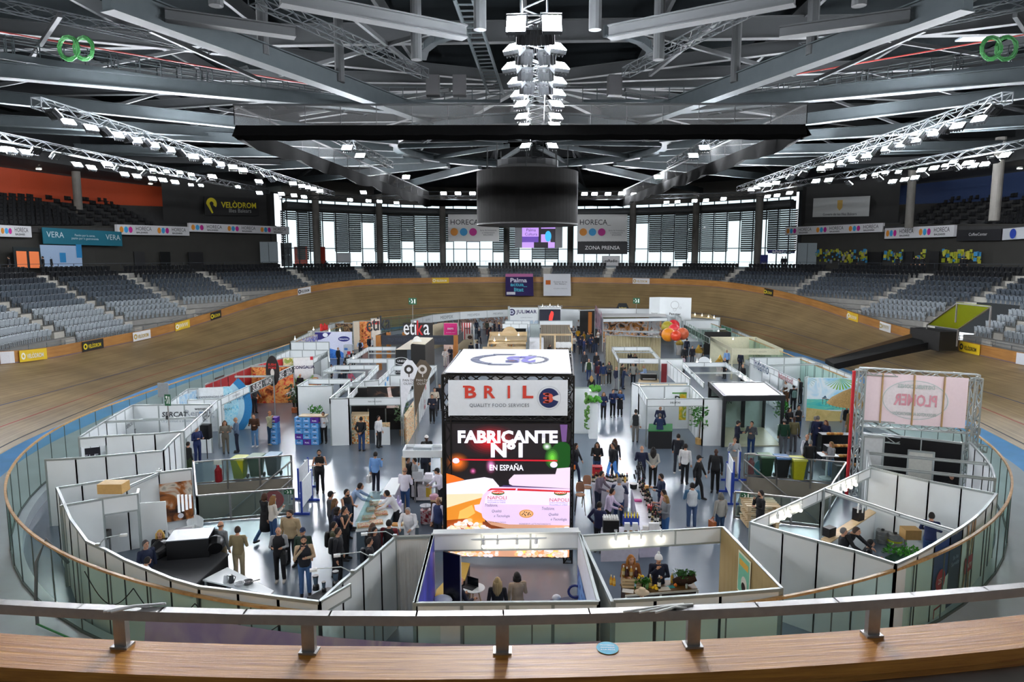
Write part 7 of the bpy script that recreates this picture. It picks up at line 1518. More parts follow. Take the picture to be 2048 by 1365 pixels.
def bottle(p,glass,cap,label_c,label,group=None,s=1.0,shape='wine'):
    key = (glass,cap,label_c,shape)
    if key not in BOTM:
        pr_ = {'wine': [(.036,0),(.038,.01),(.038,.19),(.014,.24),(.014,.29)],'juice': [(.04,0),(.042,.01),(.042,.17),(.016,.23),(.016,.27)]}[shape]; k = pr_[-1][1]
        BOTM[key] = (MB().lathe((0,0,0),pr_,12).mesh('bottle_glass',C(glass,.15),True),MB().lathe((0,0,k - .035),[(.017,0),(.017,.04)],10).mesh('bottle_cap',C(cap)),MB().lathe((0,0,.06),[(pr_[2][0] + .001,0),(pr_[2][0] + .001,.09)],12).mesh('bottle_label',C(label_c)))
    r = thing('bottle',label,'bottle',p,rnd.random() * 6,group); r.scale = (s,s,s)
    for me,nm in zip(BOTM[key],('glass','cap','bottle_label')): o = bpy.data.objects.new(nm,me); COL.objects.link(o); o.parent = r
    return r
# laptop nook in the middle booth
p = at(948,1176,.72); r = thing('side_table','small round white table with wooden legs holding the laptop','table',(p.x,p.y,0)); mb = MB(); mb.lathe((p.x,p.y,.69),[(.28,0),(.3,.015),(.3,.03)],24); mb.build('table_top',WHT,r)
for k in range(3): a = 2.1 * k + .4; mb = MB(); mb.tube([(p.x + .1 * math.cos(a),p.y + .1 * math.sin(a),.69),(p.x + .26 * math.cos(a),p.y + .26 * math.sin(a),0)],.018,6); mb.build('leg',LW,r)
q = V((p.x - .12,p.y,.72)); r = thing('laptop','open dark laptop on the small round table','laptop',q); mb = MB(); mb.box(q + V((0,0,.01)),(.34,.24,.018),-.5); mb.build('keyboard',C('1c1e20'),r); mb = MB(); mb.box(q + V((.08,.1,.13)),(.36,.015,.24),-.5); mb.build('screen',C('10161c',.2),r)
p0,p1 = at(887,1103,2.1),at(921,1112,2.1); r = thing('display_monitor','tall black screen board standing in the middle booth by the blue wall','screen',((p0.x + p1.x) / 2,p0.y,0)); mb = MB(); mb.bar((p0.x,p0.y,1.15),(p1.x,p1.y,1.15),.05,1.9); mb.build('panel',C('121314',.3),r); mb = MB(); mb.bar((p1.x,p1.y,.2),(p1.x,p1.y,2.1),.06,.03); mb.bar((p0.x,p0.y,0),(p1.x,p1.y,0),.3,.06); mb.build('edge',C('c8c8c4'),r)
for px_,lb in ((((922,1125),(940,1127),(930,1160),(918,1158)),'yellow and black drawer unit beside the tall screen board'),(((873,1180),(887,1165),(890,1200),(868,1204)),'yellow and black drawer unit behind the man at the laptop')):
    counter(lb,px_,.85,C('c8a028'),C('1c1c1c'),'cabinet','drawer_unit')
p = at(886,1200,.9); o = MB().ball(p,(.25,.16,.12),10,6).build('plastic_bag',C('dfe4ea'),None,True); tag(o,'crumpled white plastic bag by the back wall of the middle booth','bag')
p = at(1145,1190,.8); counter('low navy shelf in the right corner of the middle booth',((1100,1200),(1160,1190),(1166,1202),(1100,1205)),.75,C('2a3050'),C('20263c'),'shelf','low_shelf'); o = MB().ball(at(1113,1196,.84),(.12,.1,.08),10,6).build('plastic_bag',C('e8eaf0'),None,True); tag(o,'small white bag on the navy shelf','bag')
p = at(1150,1184,1.0); mb = MB(); rg = [p + V((.17 * math.cos(t * PI / 8),.05 * math.sin(t * PI / 8),.14 * math.sin(t * PI / 8))) for t in range(16)]; mb.tube(rg + [rg[0]],.035,6); tag(mb.build('cable_coil',C('1c2a6a')),'coil of blue cable in the right corner of the middle booth','cable')
# tasting table
WB = wood('tasting_timber','5a4020','7a5a30',(3,10,3),.5,along='Object'); r = counter('brown wooden tasting table with open white-edged shelves',((1240,1168),(1382,1157),(1395,1178),(1252,1189)),.9,WB,C('2a1c14'),'table','tasting_table'); a,c = at(1252,1189,.9),at(1395,1178,.9); d = c - a; mb = MB()
for z in (.86,.08): mb.bar(V((a.x,a.y - .02,z)),V((c.x,c.y - .02,z)),.03,.05)
for t in (0,.48,1): p = a.lerp(c,t); mb.bar((p.x,p.y - .02,.05),(p.x,p.y - .02,.88),.03,.05)
mb.build('white_edging',C('d8d4cc'),r)
TZ9 = .9
p = at(1262,1172,TZ9); r = thing('crate','wooden crate of bottles and lemons on the tasting table','crate',p); mb = MB()
for k in range(3): mb.box(p + V((0,-.16,.05 + .09 * k)),(.5,.015,.07)); mb.box(p + V((0,.16,.05 + .09 * k)),(.5,.015,.07)); mb.box(p + V((-.25,0,.05 + .09 * k)),(.015,.32,.07)); mb.box(p + V((.25,0,.05 + .09 * k)),(.015,.32,.07))
mb.box(p + V((0,0,.2)),(.48,.3,.02)); mb.build('slats',LW,r)
for dx,dy,g_,lb in ((-.12,0,'3a1018','dark red bottle in the crate, left one'),(.12,-.05,'3a1018','dark red bottle in the crate, right one'),(.0,.05,'d8a040','amber bottle between the two dark red ones in the crate'),(-.2,.08,'d0b050','pale amber bottle at the back corner of the crate')): bottle(p + V((dx,dy,.21)),g_,'e0d8c8','e0d0a0' if g_[0] == 'd' else g_,lb,s=1.15,shape='juice')
for k,(dx,dy) in enumerate(((.2,.05),(.24,-.02),(.19,-.1),(.3,.0))): o = MB().ball(p + V((dx,dy,.27)),(.045,.04,.04),8,6).build('lemon',C('f0c020'),None,True); tag(o,ORD[k] + ' lemon on the crate beside the dark bottles','lemon','lemons on the crate')
def leafy(p,n,rx,ry,rz,col,name,label,cat,seed=1,base=None,L=.1):
    g_ = random.Random(seed); mb = MB()
    for k in range(n):
        a,b_ = g_.random() * 2 * PI,g_.random(); c = V(p) + V((rx * math.cos(a) * b_ ** .5,ry * math.sin(a) * b_ ** .5,rz * g_.uniform(-1,1))); t = V((g_.uniform(-1,1),g_.uniform(-1,1),g_.uniform(-.3,1))).normalized() * L; w = t.cross(V((g_.random(),.3,.5))).normalized() * L * .28; mb.poly([c,c + t * .5 + w,c + t,c + t * .5 - w])
    o = mb.build(name,C(col),base)
    if base is None: tag(o,label,cat)
    return o
leafy(p + V((.28,-.14,.2)),150,.2,.08,.06,'3a7a20','greenery','green foliage spilling from the crate on the tasting table','greenery',3)
for x,y,g_,cp_,lb_,nm in ((1270,1177,'1c6a34','d8e8f0','a0c8e0','green bottle with pale blue label on the tasting table'),(1318,1178,'141c14','e8e8e4','e0e0dc','tall dark wine bottle with white label on the tasting table'),(1300,1176,'d8b050','e8e0d0','d8c070','yellow drink bottle left of the wine bottle'),(1344,1166,'e0b040','e8d8b0','e8c860','yellow drink bottle by the bark basket'),(1294,1178,'6a9a5a','303830','7ab06a','green tin-like bottle beside the yellow drink bottle'),(1281,1176,'201010','202020','302020','short dark bottle beside the green bottle'),(1287,1176,'2a1412','303030','3a2020','second short dark bottle, right of the first'),(1228,1172,'e0a030','e8d0a0','e8b848','amber bottle on the ledge by the left wall, front one'),(1222,1170,'e0a030','e8d0a0','e8b848','amber bottle on the ledge by the left wall, rear one')): bottle(at(x,y,TZ9),g_,cp_,lb_,nm,s=1.25 if 'wine' in nm else 1.0,shape='wine' if 'wine' in nm or 'green bottle' in nm else 'juice')
for k,(x,y) in enumerate(((1306,1176),(1311,1173),(1313,1178))): tag(MB().ball(at(x,y,.95),(.05,.045,.045),8,6).build('lemon',C('f4c41c'),None,True),ORD[k] + ' lemon in front of the white-beanie woman','lemon','lemons on the tasting table')
p = at(1368,1170,TZ9); r = thing('bark_basket','long dark bark basket filled with green plants on the tasting table','basket',p); mb = MB(); mb.tube([p + V((-.3,0,.08)),p + V((-.15,0,.1)),p + V((.15,0,.16)),p + V((.3,0,.22))],[.07,.12,.13,.1],12); mb.build('basket',M('bark','3a2416',.9,noise=.4,scale=14,bump=.5),r); leafy(p + V((.0,0,.3)),200,.28,.1,.08,'3c7030','plants','','',5,r)
o = MB().box(at(1341,1175,TZ9) + V((0,0,.006)),(.2,.14,.01),.3).build('folder',C('1c9a98')); tag(o,'turquoise folder on the tasting table','folder'); o = MB().box(at(1256,1183,TZ9) + V((0,0,.006)),(.3,.2,.01),-.2).build('paper',C('f0f0f2')); tag(o,'white sheet of paper at the left end of the tasting table','paper'); tag(MB().box(at(1327,1179,TZ9) + V((0,0,.006)),(.34,.2,.012),.2).build('tray_cloth',C('c8c0b0')),'beige printed cloth on the tasting table','cloth'); tag(MB().cyl(at(1373,1177,TZ9),.03,.11,12).build('drink_can',C('c0ccc4',.3)),'pale drink can by the bark basket','can'); tag(MB().ball(at(1351,1171,1.0),.045,8,6).build('orange',C('e87c1c'),None,True),'orange beside the bark basket','orange')
# equipment booth: black oven with round duct, kettles, hob, blenders
BM = C('101012',.35); p0 = at(330,1090,1.0)
r = counter('black demonstration counter with the oven in the left equipment booth',((287,1135),(380,1090),(458,1108),(392,1168)),.95,C('3a3a3c'),C('0d0d0e'),'counter','demo_counter')
a,c,d = at(330,1102,.95),at(405,1090,.95),at(398,1118,.95); r = thing('oven','large black oven with grey lid in the left equipment booth','oven',(a.x,a.y,.95)); c0 = at(384,1106,.95); mb = MB(); mb.box(c0 + V((0,0,.28)),(1.15,.85,.56),.25); mb.build('body',BM,r); mb = MB(); mb.box(c0 + V((0,0,.57)),(1.15,.85,.03),.25); mb.build('lid',C('8a9298',.4),r)
for dx,dy in ((-.7,-.3),(.72,.1)):
    mb = MB(); q = c0 + V((dx,dy,.28)); mb.tube([q,q + V((.0,-.12,.02)),q + V((-.1 if dx < 0 else .1,-.3,-.05))],[.24,.26,.2],16); mb.build('round_vent',BM,r)
table('white demonstration table with kettles and hobs in the left equipment booth',((405,1160),(455,1135),(548,1182),(540,1190)),.9,WHT,FRM)
for k,(x,y,m_,lb) in enumerate(((452,1166,'d0d4d8','silver kettle on the white table, left of two'),(463,1166,'2a2c30','dark kettle on the white table, right of two'))): p = at(x,y,.9); r = thing('kettle',lb,'kettle',p); mb = MB(); mb.lathe(p,[(.07,0),(.075,.02),(.055,.18),(.04,.22)],14); mb.build('body',C(m_,.3),r); mb = MB(); mb.tube([p + V((.05,0,.2)),p + V((.12,0,.17)),p + V((.08,0,.05))],.012,6); mb.build('handle',BM,r)
for x,y,lb in ((479,1172,'chrome pan on a hob, left of two'),(496,1168,'dark pan on a hob, right of two')): p = at(x,y,.9); r = thing('pan',lb,'pan',p); mb = MB(); mb.lathe(p,[(.1,0),(.13,.02),(.14,.08),(.125,.08),(.1,.03)],18); mb.build('bowl',C('c4c8ca' if 'chrome' in lb else '4a4c50',.25),r); mb = MB(); mb.tube([p + V((.12,.02,.06)),p + V((.3,.08,.09))],.014,6); mb.build('handle',BM,r)
counter('low black shelf with blenders by the slanted white wall',((614,1195),(655,1175),(690,1178),(640,1200)),.85,C('2a2a2c'),C('1a1a1c'),'shelf','demo_shelf')
for x,y,s,lb in ((632,1180,1.0,'tall blender with clear jug, left of three'),(648,1184,.7,'small black blender, middle of three'),(672,1174,1.1,'blender with smoked jug, right of three')): p = at(x,y,.85); r = thing('blender',lb,'blender',p); mb = MB(); mb.lathe(p,[(.09 * s,0),(.085 * s,.12 * s),(.06 * s,.16 * s)],12); mb.build('base',BM,r); mb = MB(); mb.lathe(p + V((0,0,.16 * s)),[(.05 * s,0),(.075 * s,.2 * s)],12); mb.build('jug',C('4a5a68',.15),r); mb = MB(); mb.lathe(p + V((0,0,.36 * s)),[(.08 * s,0),(.08 * s,.04 * s)],12); mb.build('lid',BM,r)
boxp(at(228,984,2.52),(.75,.45,.3),C('c8a060'),'cardboard box lying on top of the store-room wall on the left','box','cardboard_box',.05,C('d8b478'))
p = at(184,1068,.9); r = thing('steel_trolley','steel food-warmer trolley in the left store room','trolley',(p.x,p.y,0)); mb = MB(); mb.box((p.x,p.y,.8),(.9,.6,.25),.1); mb.build('basin',C('4a4a48',.3),r); mb = MB(); mb.box((p.x,p.y,.93),(.8,.5,.02),.1); mb.build('inserts',C('2a2622'),r)
for i in (-1,1):
    for j in (-1,1): mb = MB(); mb.bar((p.x + i * .4,p.y + j * .25,0),(p.x + i * .4,p.y + j * .25,.7),.04,.04); mb.build('leg',STEEL,r)
for x,y,col,lb in ((235,1040,'4a90d0','stack of blue folding steps in the store doorway'),(247,1030,'d8dadc','white moulded chair stacked in the store doorway')): p = at(x,y + 60,.0); r = thing('folding_steps' if col[0] == '4' else 'white_chair',lb,'steps' if col[0] == '4' else 'chair',p); mb = MB(); [mb.box(p + V((0,0,.35 + .4 * k)),(.4,.3,.05)) for k in range(4)]; mb.build('treads',C(col),r); mb = MB(); [mb.bar(p + V((i * .2,-.1,0)),p + V((i * .2,.1,1.75)),.04,.04) for i in (-1,1)]; mb.build('frame',C(col),r)
def shell_chair(x,y,label,rz):
    p = at(x,y,.45); r = thing('armchair',label,'chair',(p.x,p.y,0),0); c,s = math.cos(rz),math.sin(rz); w = lambda u,v,z: V((p.x + u * c - v * s,p.y + u * s + v * c,z)); mb = MB(); A = []
    for i in range(11): t = -1.1 + 2.2 * i / 10; A.append((.27 * math.sin(t),.24 * math.cos(t)))
    mb.strip([w(u,v,.45) for u,v in A],[w(u * 1.12,v * 1.15,.85 - .18 * abs(u / .27) ** 2) for u,v in A]); mb.build('back',WHT,r); mb = MB(); mb.prism([w(u,v,.43) for u,v in A] + [w(.22,-.18,.43),w(-.22,-.18,.43)],(0,0,.03)); mb.build('seat',WHT,r)
    for u,v in ((-.2,-.15),(.2,-.15),(-.2,.18),(.2,.18)): mb = MB(); mb.tube([w(u,v,.43),w(u * 1.15,v * 1.15,0)],.014,6); mb.build('leg',FRM,r)
shell_chair(408,1068,'white shell armchair beside the wall with the kitchen photo',2.6); shell_chair(392,1058,'white shell armchair half behind the kitchen photo wall',.6)
table('white table strewn with papers below the kitchen photo',((335,1062),(385,1050),(392,1062),(345,1076)),.74,WHT,FRM)
o = MB().box(at(366,1060,.74) + V((0,0,.01)),(.5,.3,.015),.3).build('brochures',C('c8c8cc')); tag(o,'spread of brochures on the white table below the kitchen photo','brochures')
# ---------------------------------------------------------------- pizza counter
ST2 = C('5a6a74',.4)
r = counter('glass-topped pizza display counter with slate grey sides',((711,1063),(772,1056),(800,998),(741,1000)),.98,WHT,ST2); mb = MB(); a,c = at(711,1063,.98),at(741,1000,.98); mb.poly([a,c,c + V((0,0,.3)),a + V((0,0,.3))]); a2,c2 = at(740,1060,.98),at(768,1000,.98); mb.poly([a + V((0,0,.3)),c + V((0,0,.3)),c2 + V((0,0,.3)),a2 + V((0,0,.3))]); mb.build('glass_guard',SG,r)
counter('front pizza work counter with slate grey face',((772,1058),(838,1054),(834,1044),(776,1047)),.95,WHT,ST2)
counter('long white serving counter running back to the kitchen',((760,990),(783,956),(806,955),(790,990)),1.0,WHT,C('d0c8dc'))
pz = photo('pizza',['b86a2a','e8c890','c83a28','f0e0b0','6a7a30'],11)
for k,(x,y) in enumerate(((728,1052),(738,1036),(746,1020),(752,1008),(752,1046),(762,1028),(768,1012))): p = at(x,y,1.0); r = thing('pizza','%s pizza slab on a wooden board in the display counter' % ORD[k],'pizza',p,0,'pizza slabs in the display counter'); MB().box(p,(.46,.34,.02),.3).build('board',LW,r); MB().box(p + V((0,0,.03)),(.42,.3,.035),.3).build('topping',pz,r)
p = at(820,1049,.95); MB_ = MB().box(p + V((0,0,.04)),(.5,.24,.07)).build('dough_tray',C('e8dcc0')); tag(MB_,'tray of pale dough on the front work counter','dough'); tag(MB().box(at(795,1051,.95) + V((0,0,.03)),(.34,.22,.05)).build('cutting_board',C('c88a40')),'orange wooden cutting board on the front work counter','cutting board')
p = at(790,1004,1.15); r = thing('slicer','white food slicer beside the leaning cook','slicer',(p.x,p.y,0)); mb = MB(); mb.box((p.x,p.y,.5),(.5,.5,1.0)); mb.build('stand',C('c8c4d0'),r); mb = MB(); mb.tube([(p.x + .1,p.y,1.2),(p.x + .14,p.y,1.2)],.17,20); mb.box((p.x,p.y,1.08),(.4,.34,.15)); mb.build('blade_head',C('b8a8d8',.3),r)
r = thing('kitchen_canopy','white box canopy on wooden posts over the kitchen left of the tower','canopy',at(845,935)); a,c,d,e = [at(x,y,2.35) for x,y in ((806,902),(884,902),(884,890),(812,890))]; mb = MB()
for p,q in ((a,c),(c,d),(d,e),(e,a)): mb.bar(p - V((0,0,.13)),q - V((0,0,.13)),.04,.28)
mb.build('fascia_box',WHT,r); mb = MB(); mb.prism([p - V((0,0,.12)) for p in (a,c,d,e)],(0,0,.03)); mb.build('tray',C('c4c8cc'),r); mb = MB(); q = (a + c + d + e) / 4; mb.box(q + V((0,0,-.02)),(.7,.4,.16)); mb.build('extractor',C('aab4ba',.3),r)
for p in (a,c): mb = MB(); mb.bar((p.x,p.y + .1,0),(p.x,p.y + .1,2.1),.12,.12); mb.build('post',LW,r)
r = table('steel kitchen table with lower shelves under the canopy',((828,962),(874,962),(876,952),(830,951)),.9,C('c8c8cc',.3),STEEL); slabx(((828,975),(874,975),(876,964),(830,964)),.5,.03,C('c0c0c4',.3),'shelf',r); slabx(((828,1000),(874,1000),(876,988),(830,988)),.1,.03,C('d8d4d8',.3),'shelf',r)
for x,y,z,sz,col,lb in ((836,956,.9,(.4,.35,.3),'b0b4b8','steel pizza oven on the kitchen table'),(858,957,.9,(.3,.25,.2),'ece8f0','white box on the kitchen table'),(838,968,.5,(.35,.3,.25),'d0ccd4','white tub on the middle kitchen shelf'),(832,992,.1,(.3,.3,.45),'d4d0d4','white carton on the lowest kitchen shelf'),(846,992,.1,(.3,.3,.42),'c8c4c8','pale carton on the lowest kitchen shelf, middle'),(855,992,.1,(.28,.3,.38),'c8a830','yellow carton on the lowest kitchen shelf')): boxp(at(x,y,z),sz,C(col),lb,'box','kitchen_box')
tag(MB().lathe(at(857,972,.5),[(.15,0),(.17,.02),(.17,.2),(.15,.2)],16).build('cooking_pot',C('b8b8bc',.3)),'steel pot on the middle kitchen shelf','pot')
p = at(852,1046); r = thing('bin','red lettered drum with a white bowl on top beside the tower','drum',p); MB().lathe(p,[(.19,0),(.2,.02),(.2,.5),(.19,.5)],18).build('drum',photo('red_drum',['8a1020','a8182a','e0d0d0','9a1424'],7),r); tag(MB().lathe(p + V((0,0,.52)),[(.08,0),(.22,.14),(.21,.14),(.07,.02)],18).build('bowl',C('f0f0f4')),'white bowl standing on the red drum','bowl'); counter('brown timber cabinet beside the left leg of the tower',((861,1002),(884,1002),(884,995),(861,996)),1.0,LW,C('4a2c1c'),'cabinet','cabinet'); tag(MB().lathe(at(868,998,1.0),[(.15,0),(.17,.12),(.12,.16)],16).build('meat_tub',C('d8a0b0')),'pink tub on the brown cabinet','tub')
# ---------------------------------------------------------------- wine bar
WT = C('e6e2ea',.4); counter('white back table of the wine bar',((1184,968),(1258,966),(1257,960),(1184,961)),.98,WT,C('c8c4cc')); counter('long white side counter of the wine bar',((1262,968),(1288,966),(1322,1058),(1280,1060)),.98,WT,C('cfc8dc')); counter('white front counter of the wine bar',((1201,1066),(1279,1064),(1278,1054),(1203,1055)),.98,WT,C('c4c0cc'))
wrn = random.Random(21); n = 0; pal = [('16181a','7a1420','d8d4c8'),('1a2416','161616','e4e0d8'),('201418','b8a050','c8b890'),('102018','1a1a1a','d0b0a8'),('d8a038','202020','e8c870'),('b01c2a','e0d0c0','e8b0a8')]
wh = ('nearest the front of the side counter','midway along the side counter','at the far end of the side counter','on the back table of the wine bar')
nm_ = ('dark bottle with red cap','green bottle with black cap','brown bottle with gold cap','deep green bottle','amber bottle','red bottle'); bu = {}
def wine(x,y,i,place):
    bottle(at(x,y,.98),*pal[i],'%s %s' % (nm_[i],place),'%s %s' % (nm_[i],place),s=wrn.uniform(.95,1.15))
for k in range(22): t = k / 21; wine(lerp(1186,1254,t) + wrn.uniform(-1,1),964 + wrn.uniform(-2.5,2),(5 if 3 < k < 8 else (4 if k in (15,20) else wrn.choice((0,1,2,3)))),wh[3])
for k in range(60):
    t = wrn.random(); x0,x1 = lerp(1268,1296,t),lerp(1288,1321,t)
    if .42 < t < .5: continue
    wine(lerp(x0,x1,wrn.uniform(.35,.97)),lerp(969,1054,t),wrn.choice((0,0,1,1,2,3,3)),wh[0] if t > .62 else (wh[1] if t > .32 else wh[2]))
p = at(1293,990,.98); tag(MB().box(p + V((0,0,.18)),(.14,.1,.36)).build('wooden_case',C('d09850')),'upright wooden bottle case on the side counter','case'); r = thing('wine_rack','tall rack of tilted bottles at the back corner of the wine bar','rack',at(1279,962,.98)); p = at(1279,962,.98); mb = MB(); [mb.bar(p + V((i * .16,0,0)),p + V((0,0,.75)),.02) for i in (-1,1)]; mb.build('frame',C('1c1c1e'),r); mb = MB()
for k in range(4): [mb.tube([p + V((i * .05 * (4 - k),-.1,.12 + .17 * k)),p + V((i * .05 * (4 - k),.12,.2 + .17 * k))],.035,8) for i in (-1,0,1)]
mb.build('bottles',C('1a1c1e',.2),r)
p = at(1267,978,.98); tag(MB().lathe(p,[(.1,0),(.13,.02),(.15,.2),(.13,.2)],16).build('ice_bucket',C('17181a',.3)),'black ice bucket on the side counter of the wine bar','bucket'); tag(MB().lathe(at(1301,1024,.98),[(.1,0),(.12,.24),(.1,.24)],16).build('ice_bucket',C('c01c24',.4)),'red ice bucket on the side counter of the wine bar','bucket')
r = thing('plastic_crate','red plastic drinks crate behind the grey-sweatered barman','crate',at(1194,958,.6)); p = at(1194,958,.6); mb = MB(); [mb.box(p + V((0,0,.12 + .3 * k)),(.4,.3,.26)) for k in range(2)]; mb.build('body',C('b01420'),r); mb = MB(); [mb.box(p + V((0,-.155,.17 + .3 * k)),(.2,.01,.06)) for k in range(2)]; mb.build('hand_slot',C('400810'),r)
p = at(1221,1062,.98); r = thing('glass_washer','black cooler topped with white cups at the front of the wine bar','cooler',p); MB().box(p + V((0,0,.2)),(.5,.35,.4)).build('body',C('141414',.4),r); MB().box(p + V((0,0,.41)),(.5,.35,.02)).build('steel_top',C('b0aca8',.3),r); mb = MB(); [mb.cyl(p + V((-.2 + .08 * i,-.1 + .1 * j,.42)),.032,.07,8) for i in range(6) for j in range(3)]; mb.build('cups',C('ecebe8'),r); MB().box(p + V((.15,-.18,.08)),(.1,.01,.07)).build('badge',C('c8c8c8'),r)
r = thing('display_stand','blue and yellow cardboard display of bottles on the front counter','display',at(1262,1050,.98)); p = at(1262,1050,.98); MB().box(p + V((0,.06,.15)),(.52,.2,.3)).build('carton',C('1c3c9c'),r); mb = MB(); [mb.lathe(p + V((-.2 + .1 * i,-.02,.24)),[(.03,0),(.03,.12),(.012,.16),(.012,.2)],8) for i in range(5)]; mb.build('yellow_bottles',C('e8d040'),r)
for k,(x,c_) in enumerate(((1254,'e8ecec'),(1270,'e4e8e8'),(1291,'ece8e4'),(1303,'f0eeec'),(1313,'e8e6e4'))): boxp(at(x,1062,.98),(.17,.12,.26 if k != 2 else .16),C(c_),'%s white goods packet at the front edge of the wine bar' % ORD[k],'packet','goods_packet')
for k,x in enumerate((1251,1262,1273,1283,1296)): tag(MB().cyl(at(x,1066,.98),.05,.06,10).build('jar',C('a8804a' if k % 2 else '5a3a2a')),'%s small jar along the front edge of the wine bar' % ORD[k],'jar','jars at the front of the wine bar')
tag(MB().box(at(1276,1003,.98) + V((0,0,.03)),(.26,.18,.05)).build('pink_box',C('e0409a')),'pink box on the side counter of the wine bar','box')
def barstool(x,y,label):
    p = at(x,y); r = thing('bar_stool',label,'stool',p); mb = MB(); mb.lathe(p + V((0,0,.72)),[(.16,0),(.18,.02),(.17,.05)],14); mb.build('seat',C('b88a6a'),r)
    for i,j in ((-1,-1),(1,-1),(-1,1),(1,1)): mb = MB(); mb.tube([p + V((i * .13,j * .13,.72)),p + V((i * .2,j * .2,0))],.012,6); mb.build('leg',C('201a18'),r)
    mb = MB(); mb.prism([p + V((.17 * math.sin(t * .35) * 1.0,.17 + .0,.82 + .36 * (1 - (t / 4.6) ** 4))) for t in range(-4,5)] + [p + V((.15,.17,.8)),p + V((-.15,.17,.8))],(0,.02,0)); mb.build('back',C('a87c62'),r)
barstool(1160,1028,'cane-backed black metal bar stool nearer the tower'); barstool(1174,1012,'cane-backed black metal bar stool farther from the tower')
# ---------------------------------------------------------------- advertising on the fence, parapets and walls
def quad(x0,y0,x1,y1,Y0,Y1,h):
    if Y0 < 9: o = Y0; Y0,Y1 = wallY(x0,o),wallY(x1,o); h = h * (Y0 + Y1) / 2730
    return face4(atY(x0,y0,Y0),atY(x1,y1,Y1),h)
def board(f,nm,label,cat,col,th=.06):
    r = thing(nm,label,cat,f.c); mb = MB(); f.slab(mb,th); mb.build('board',C(col,.6,.03),r); return r
def horeca(f,r,n):
    w = f.w / n
    for k in range(n):
        u = -f.w / 2 + w * k
        for j,c in enumerate(('e0902c','38a0d8','c0208c')): flat(f,r,'round_emblem',C(c),lambda mb: f.disc(mb,u + w * (.1 + .115 * j),0,w * .05,min(f.h * .32,w * .05 * 1.6),.02,14))
        f.text('HORECA',u + w * .68,f.h * .14,w * .42,C('26262a'),r,height=f.h * .4,lift=.02); f.text('BALEARES',u + w * .63,-f.h * .26,w * .3,C('303034'),r,height=f.h * .17,lift=.02,bold=.03)
for a,n,sd in (((-3,450,62,453,-.5,0,23),1,'at the left edge of the picture'),((234,449,378,454,-.4,0,19),2,'middle one on the left side tier'),((378,446,578,454,-.6,0,16),3,'nearest the windows on the left side tier'),((1571,455,1766,446,-.6,0,16),3,'nearest the windows on the right side tier'),((1770,457,1909,450,-.4,0,21),2,'second from the windows on the right side tier')):
    f = quad(*a); r = board(f,'parapet_banner','white emblem banner on the parapet, ' + sd,'banner','d4d4d6',.4); horeca(f,r,n)
f = quad(84,455,243,464,-.8,0,31); r = board(f,'parapet_banner','teal banner with serif lettering on the left side tier','banner','0c6478'); [f.text('VERA',f.w * u,.15,f.w * .2,C('c8d8dc'),r,lift=.05) for u in (-.36,.37)]; f.text('Pasión por la carne,\npasión por la gastronomía',0,0,f.w * .34,C('c8d8dc'),r,lift=.05)
f = quad(1915,461,2003,458,-.5,0,21); r = board(f,'parapet_banner','black coffee banner on the right side tier','banner','18181c'); f.text('CoffeeCenter',0,.1,f.w * .42,C('d0d0d0'),r,lift=.05); f = quad(2006,458,2062,453,-.4,0,22); r = board(f,'parapet_banner','white banner with a blue speckled emblem at the right edge','banner','c4c8cc'); flat(f,r,'emblem',C('2040a0'),lambda mb: f.disc(mb,-f.w * .1,0,.42,.5,.05))
def hang(x0,y0,x1,y1,Y,label,col,nm='banner'): f = face4(atY(x0,y0,Y),atY(x1,y0,Y),(y1 - y0) * Y / 1365); return f,board(f,nm,label,'banner' if nm == 'banner' else 'screen',col)
for x0,x1,sd in ((896,998,'left'),(1155,1255,'right')):
    f,r = hang(x0,429,x1,482,112,'large white food-fair banner hanging before the windows %s of the scoreboard' % sd,'dcdcda'); f.text('HORECA_',-f.w * .14,f.h * .2,f.w * .62,C('242428'),r,height=f.h * .22,lift=.05)
    for j,c in enumerate(('e0902c','38a0d8','c0208c')): flat(f,r,'round_emblem',C(c),lambda mb: f.disc(mb,f.w * (-.38 + .185 * j),-f.h * .15,f.w * .075,l=.05))
    f.text('feria de hostelería\ny restauración\nBALEARES',f.w * .29,-f.h * .17,f.w * .32,C('6a6a70'),r,lift=.05)
f,r = hang(1155,483,1255,508,112,'black press-zone banner below the right white banner','202024'); f.text('ZONA PRENSA',0,0,f.w * .7,C('e0e0e0'),r,lift=.05,bold=.01)
f,r = hang(1030,451,1125,495,110,'purple video screen before the far windows below the scoreboard','8a8c90','screen'); flat(f,r,'picture',E('120c18',.2),lambda mb: f.rect(mb,-f.w * .35,-f.h / 2,f.w * .35,f.h / 2,.05)); flat(f,r,'lilac_tiles',E('b890e8',.2),lambda mb: [f.rect(mb,f.w * a,f.h * b,f.w * c,f.h * d,.06) for a,b,c,d in ((-.35,0,0,.4),(-.35,-.5,-.1,-.25),(.05,-.25,.25,.1),(.2,-.5,.34,-.25),(.05,.35,.35,.5))]); flat(f,r,'violet_tile',E('5a3a9a',.2),lambda mb: f.rect(mb,-.35 * f.w,-.25 * f.h,-.03,0,.06)); flat(f,r,'blue_oval',E('30a8e0',.2),lambda mb: f.disc(mb,.2 * f.w,.05,.5,.85,.07)); f.text('Palma\nCultura',-.16 * f.w,.2 * f.h,.26 * f.w,E('2a1a4a',.2),r,lift=.08)
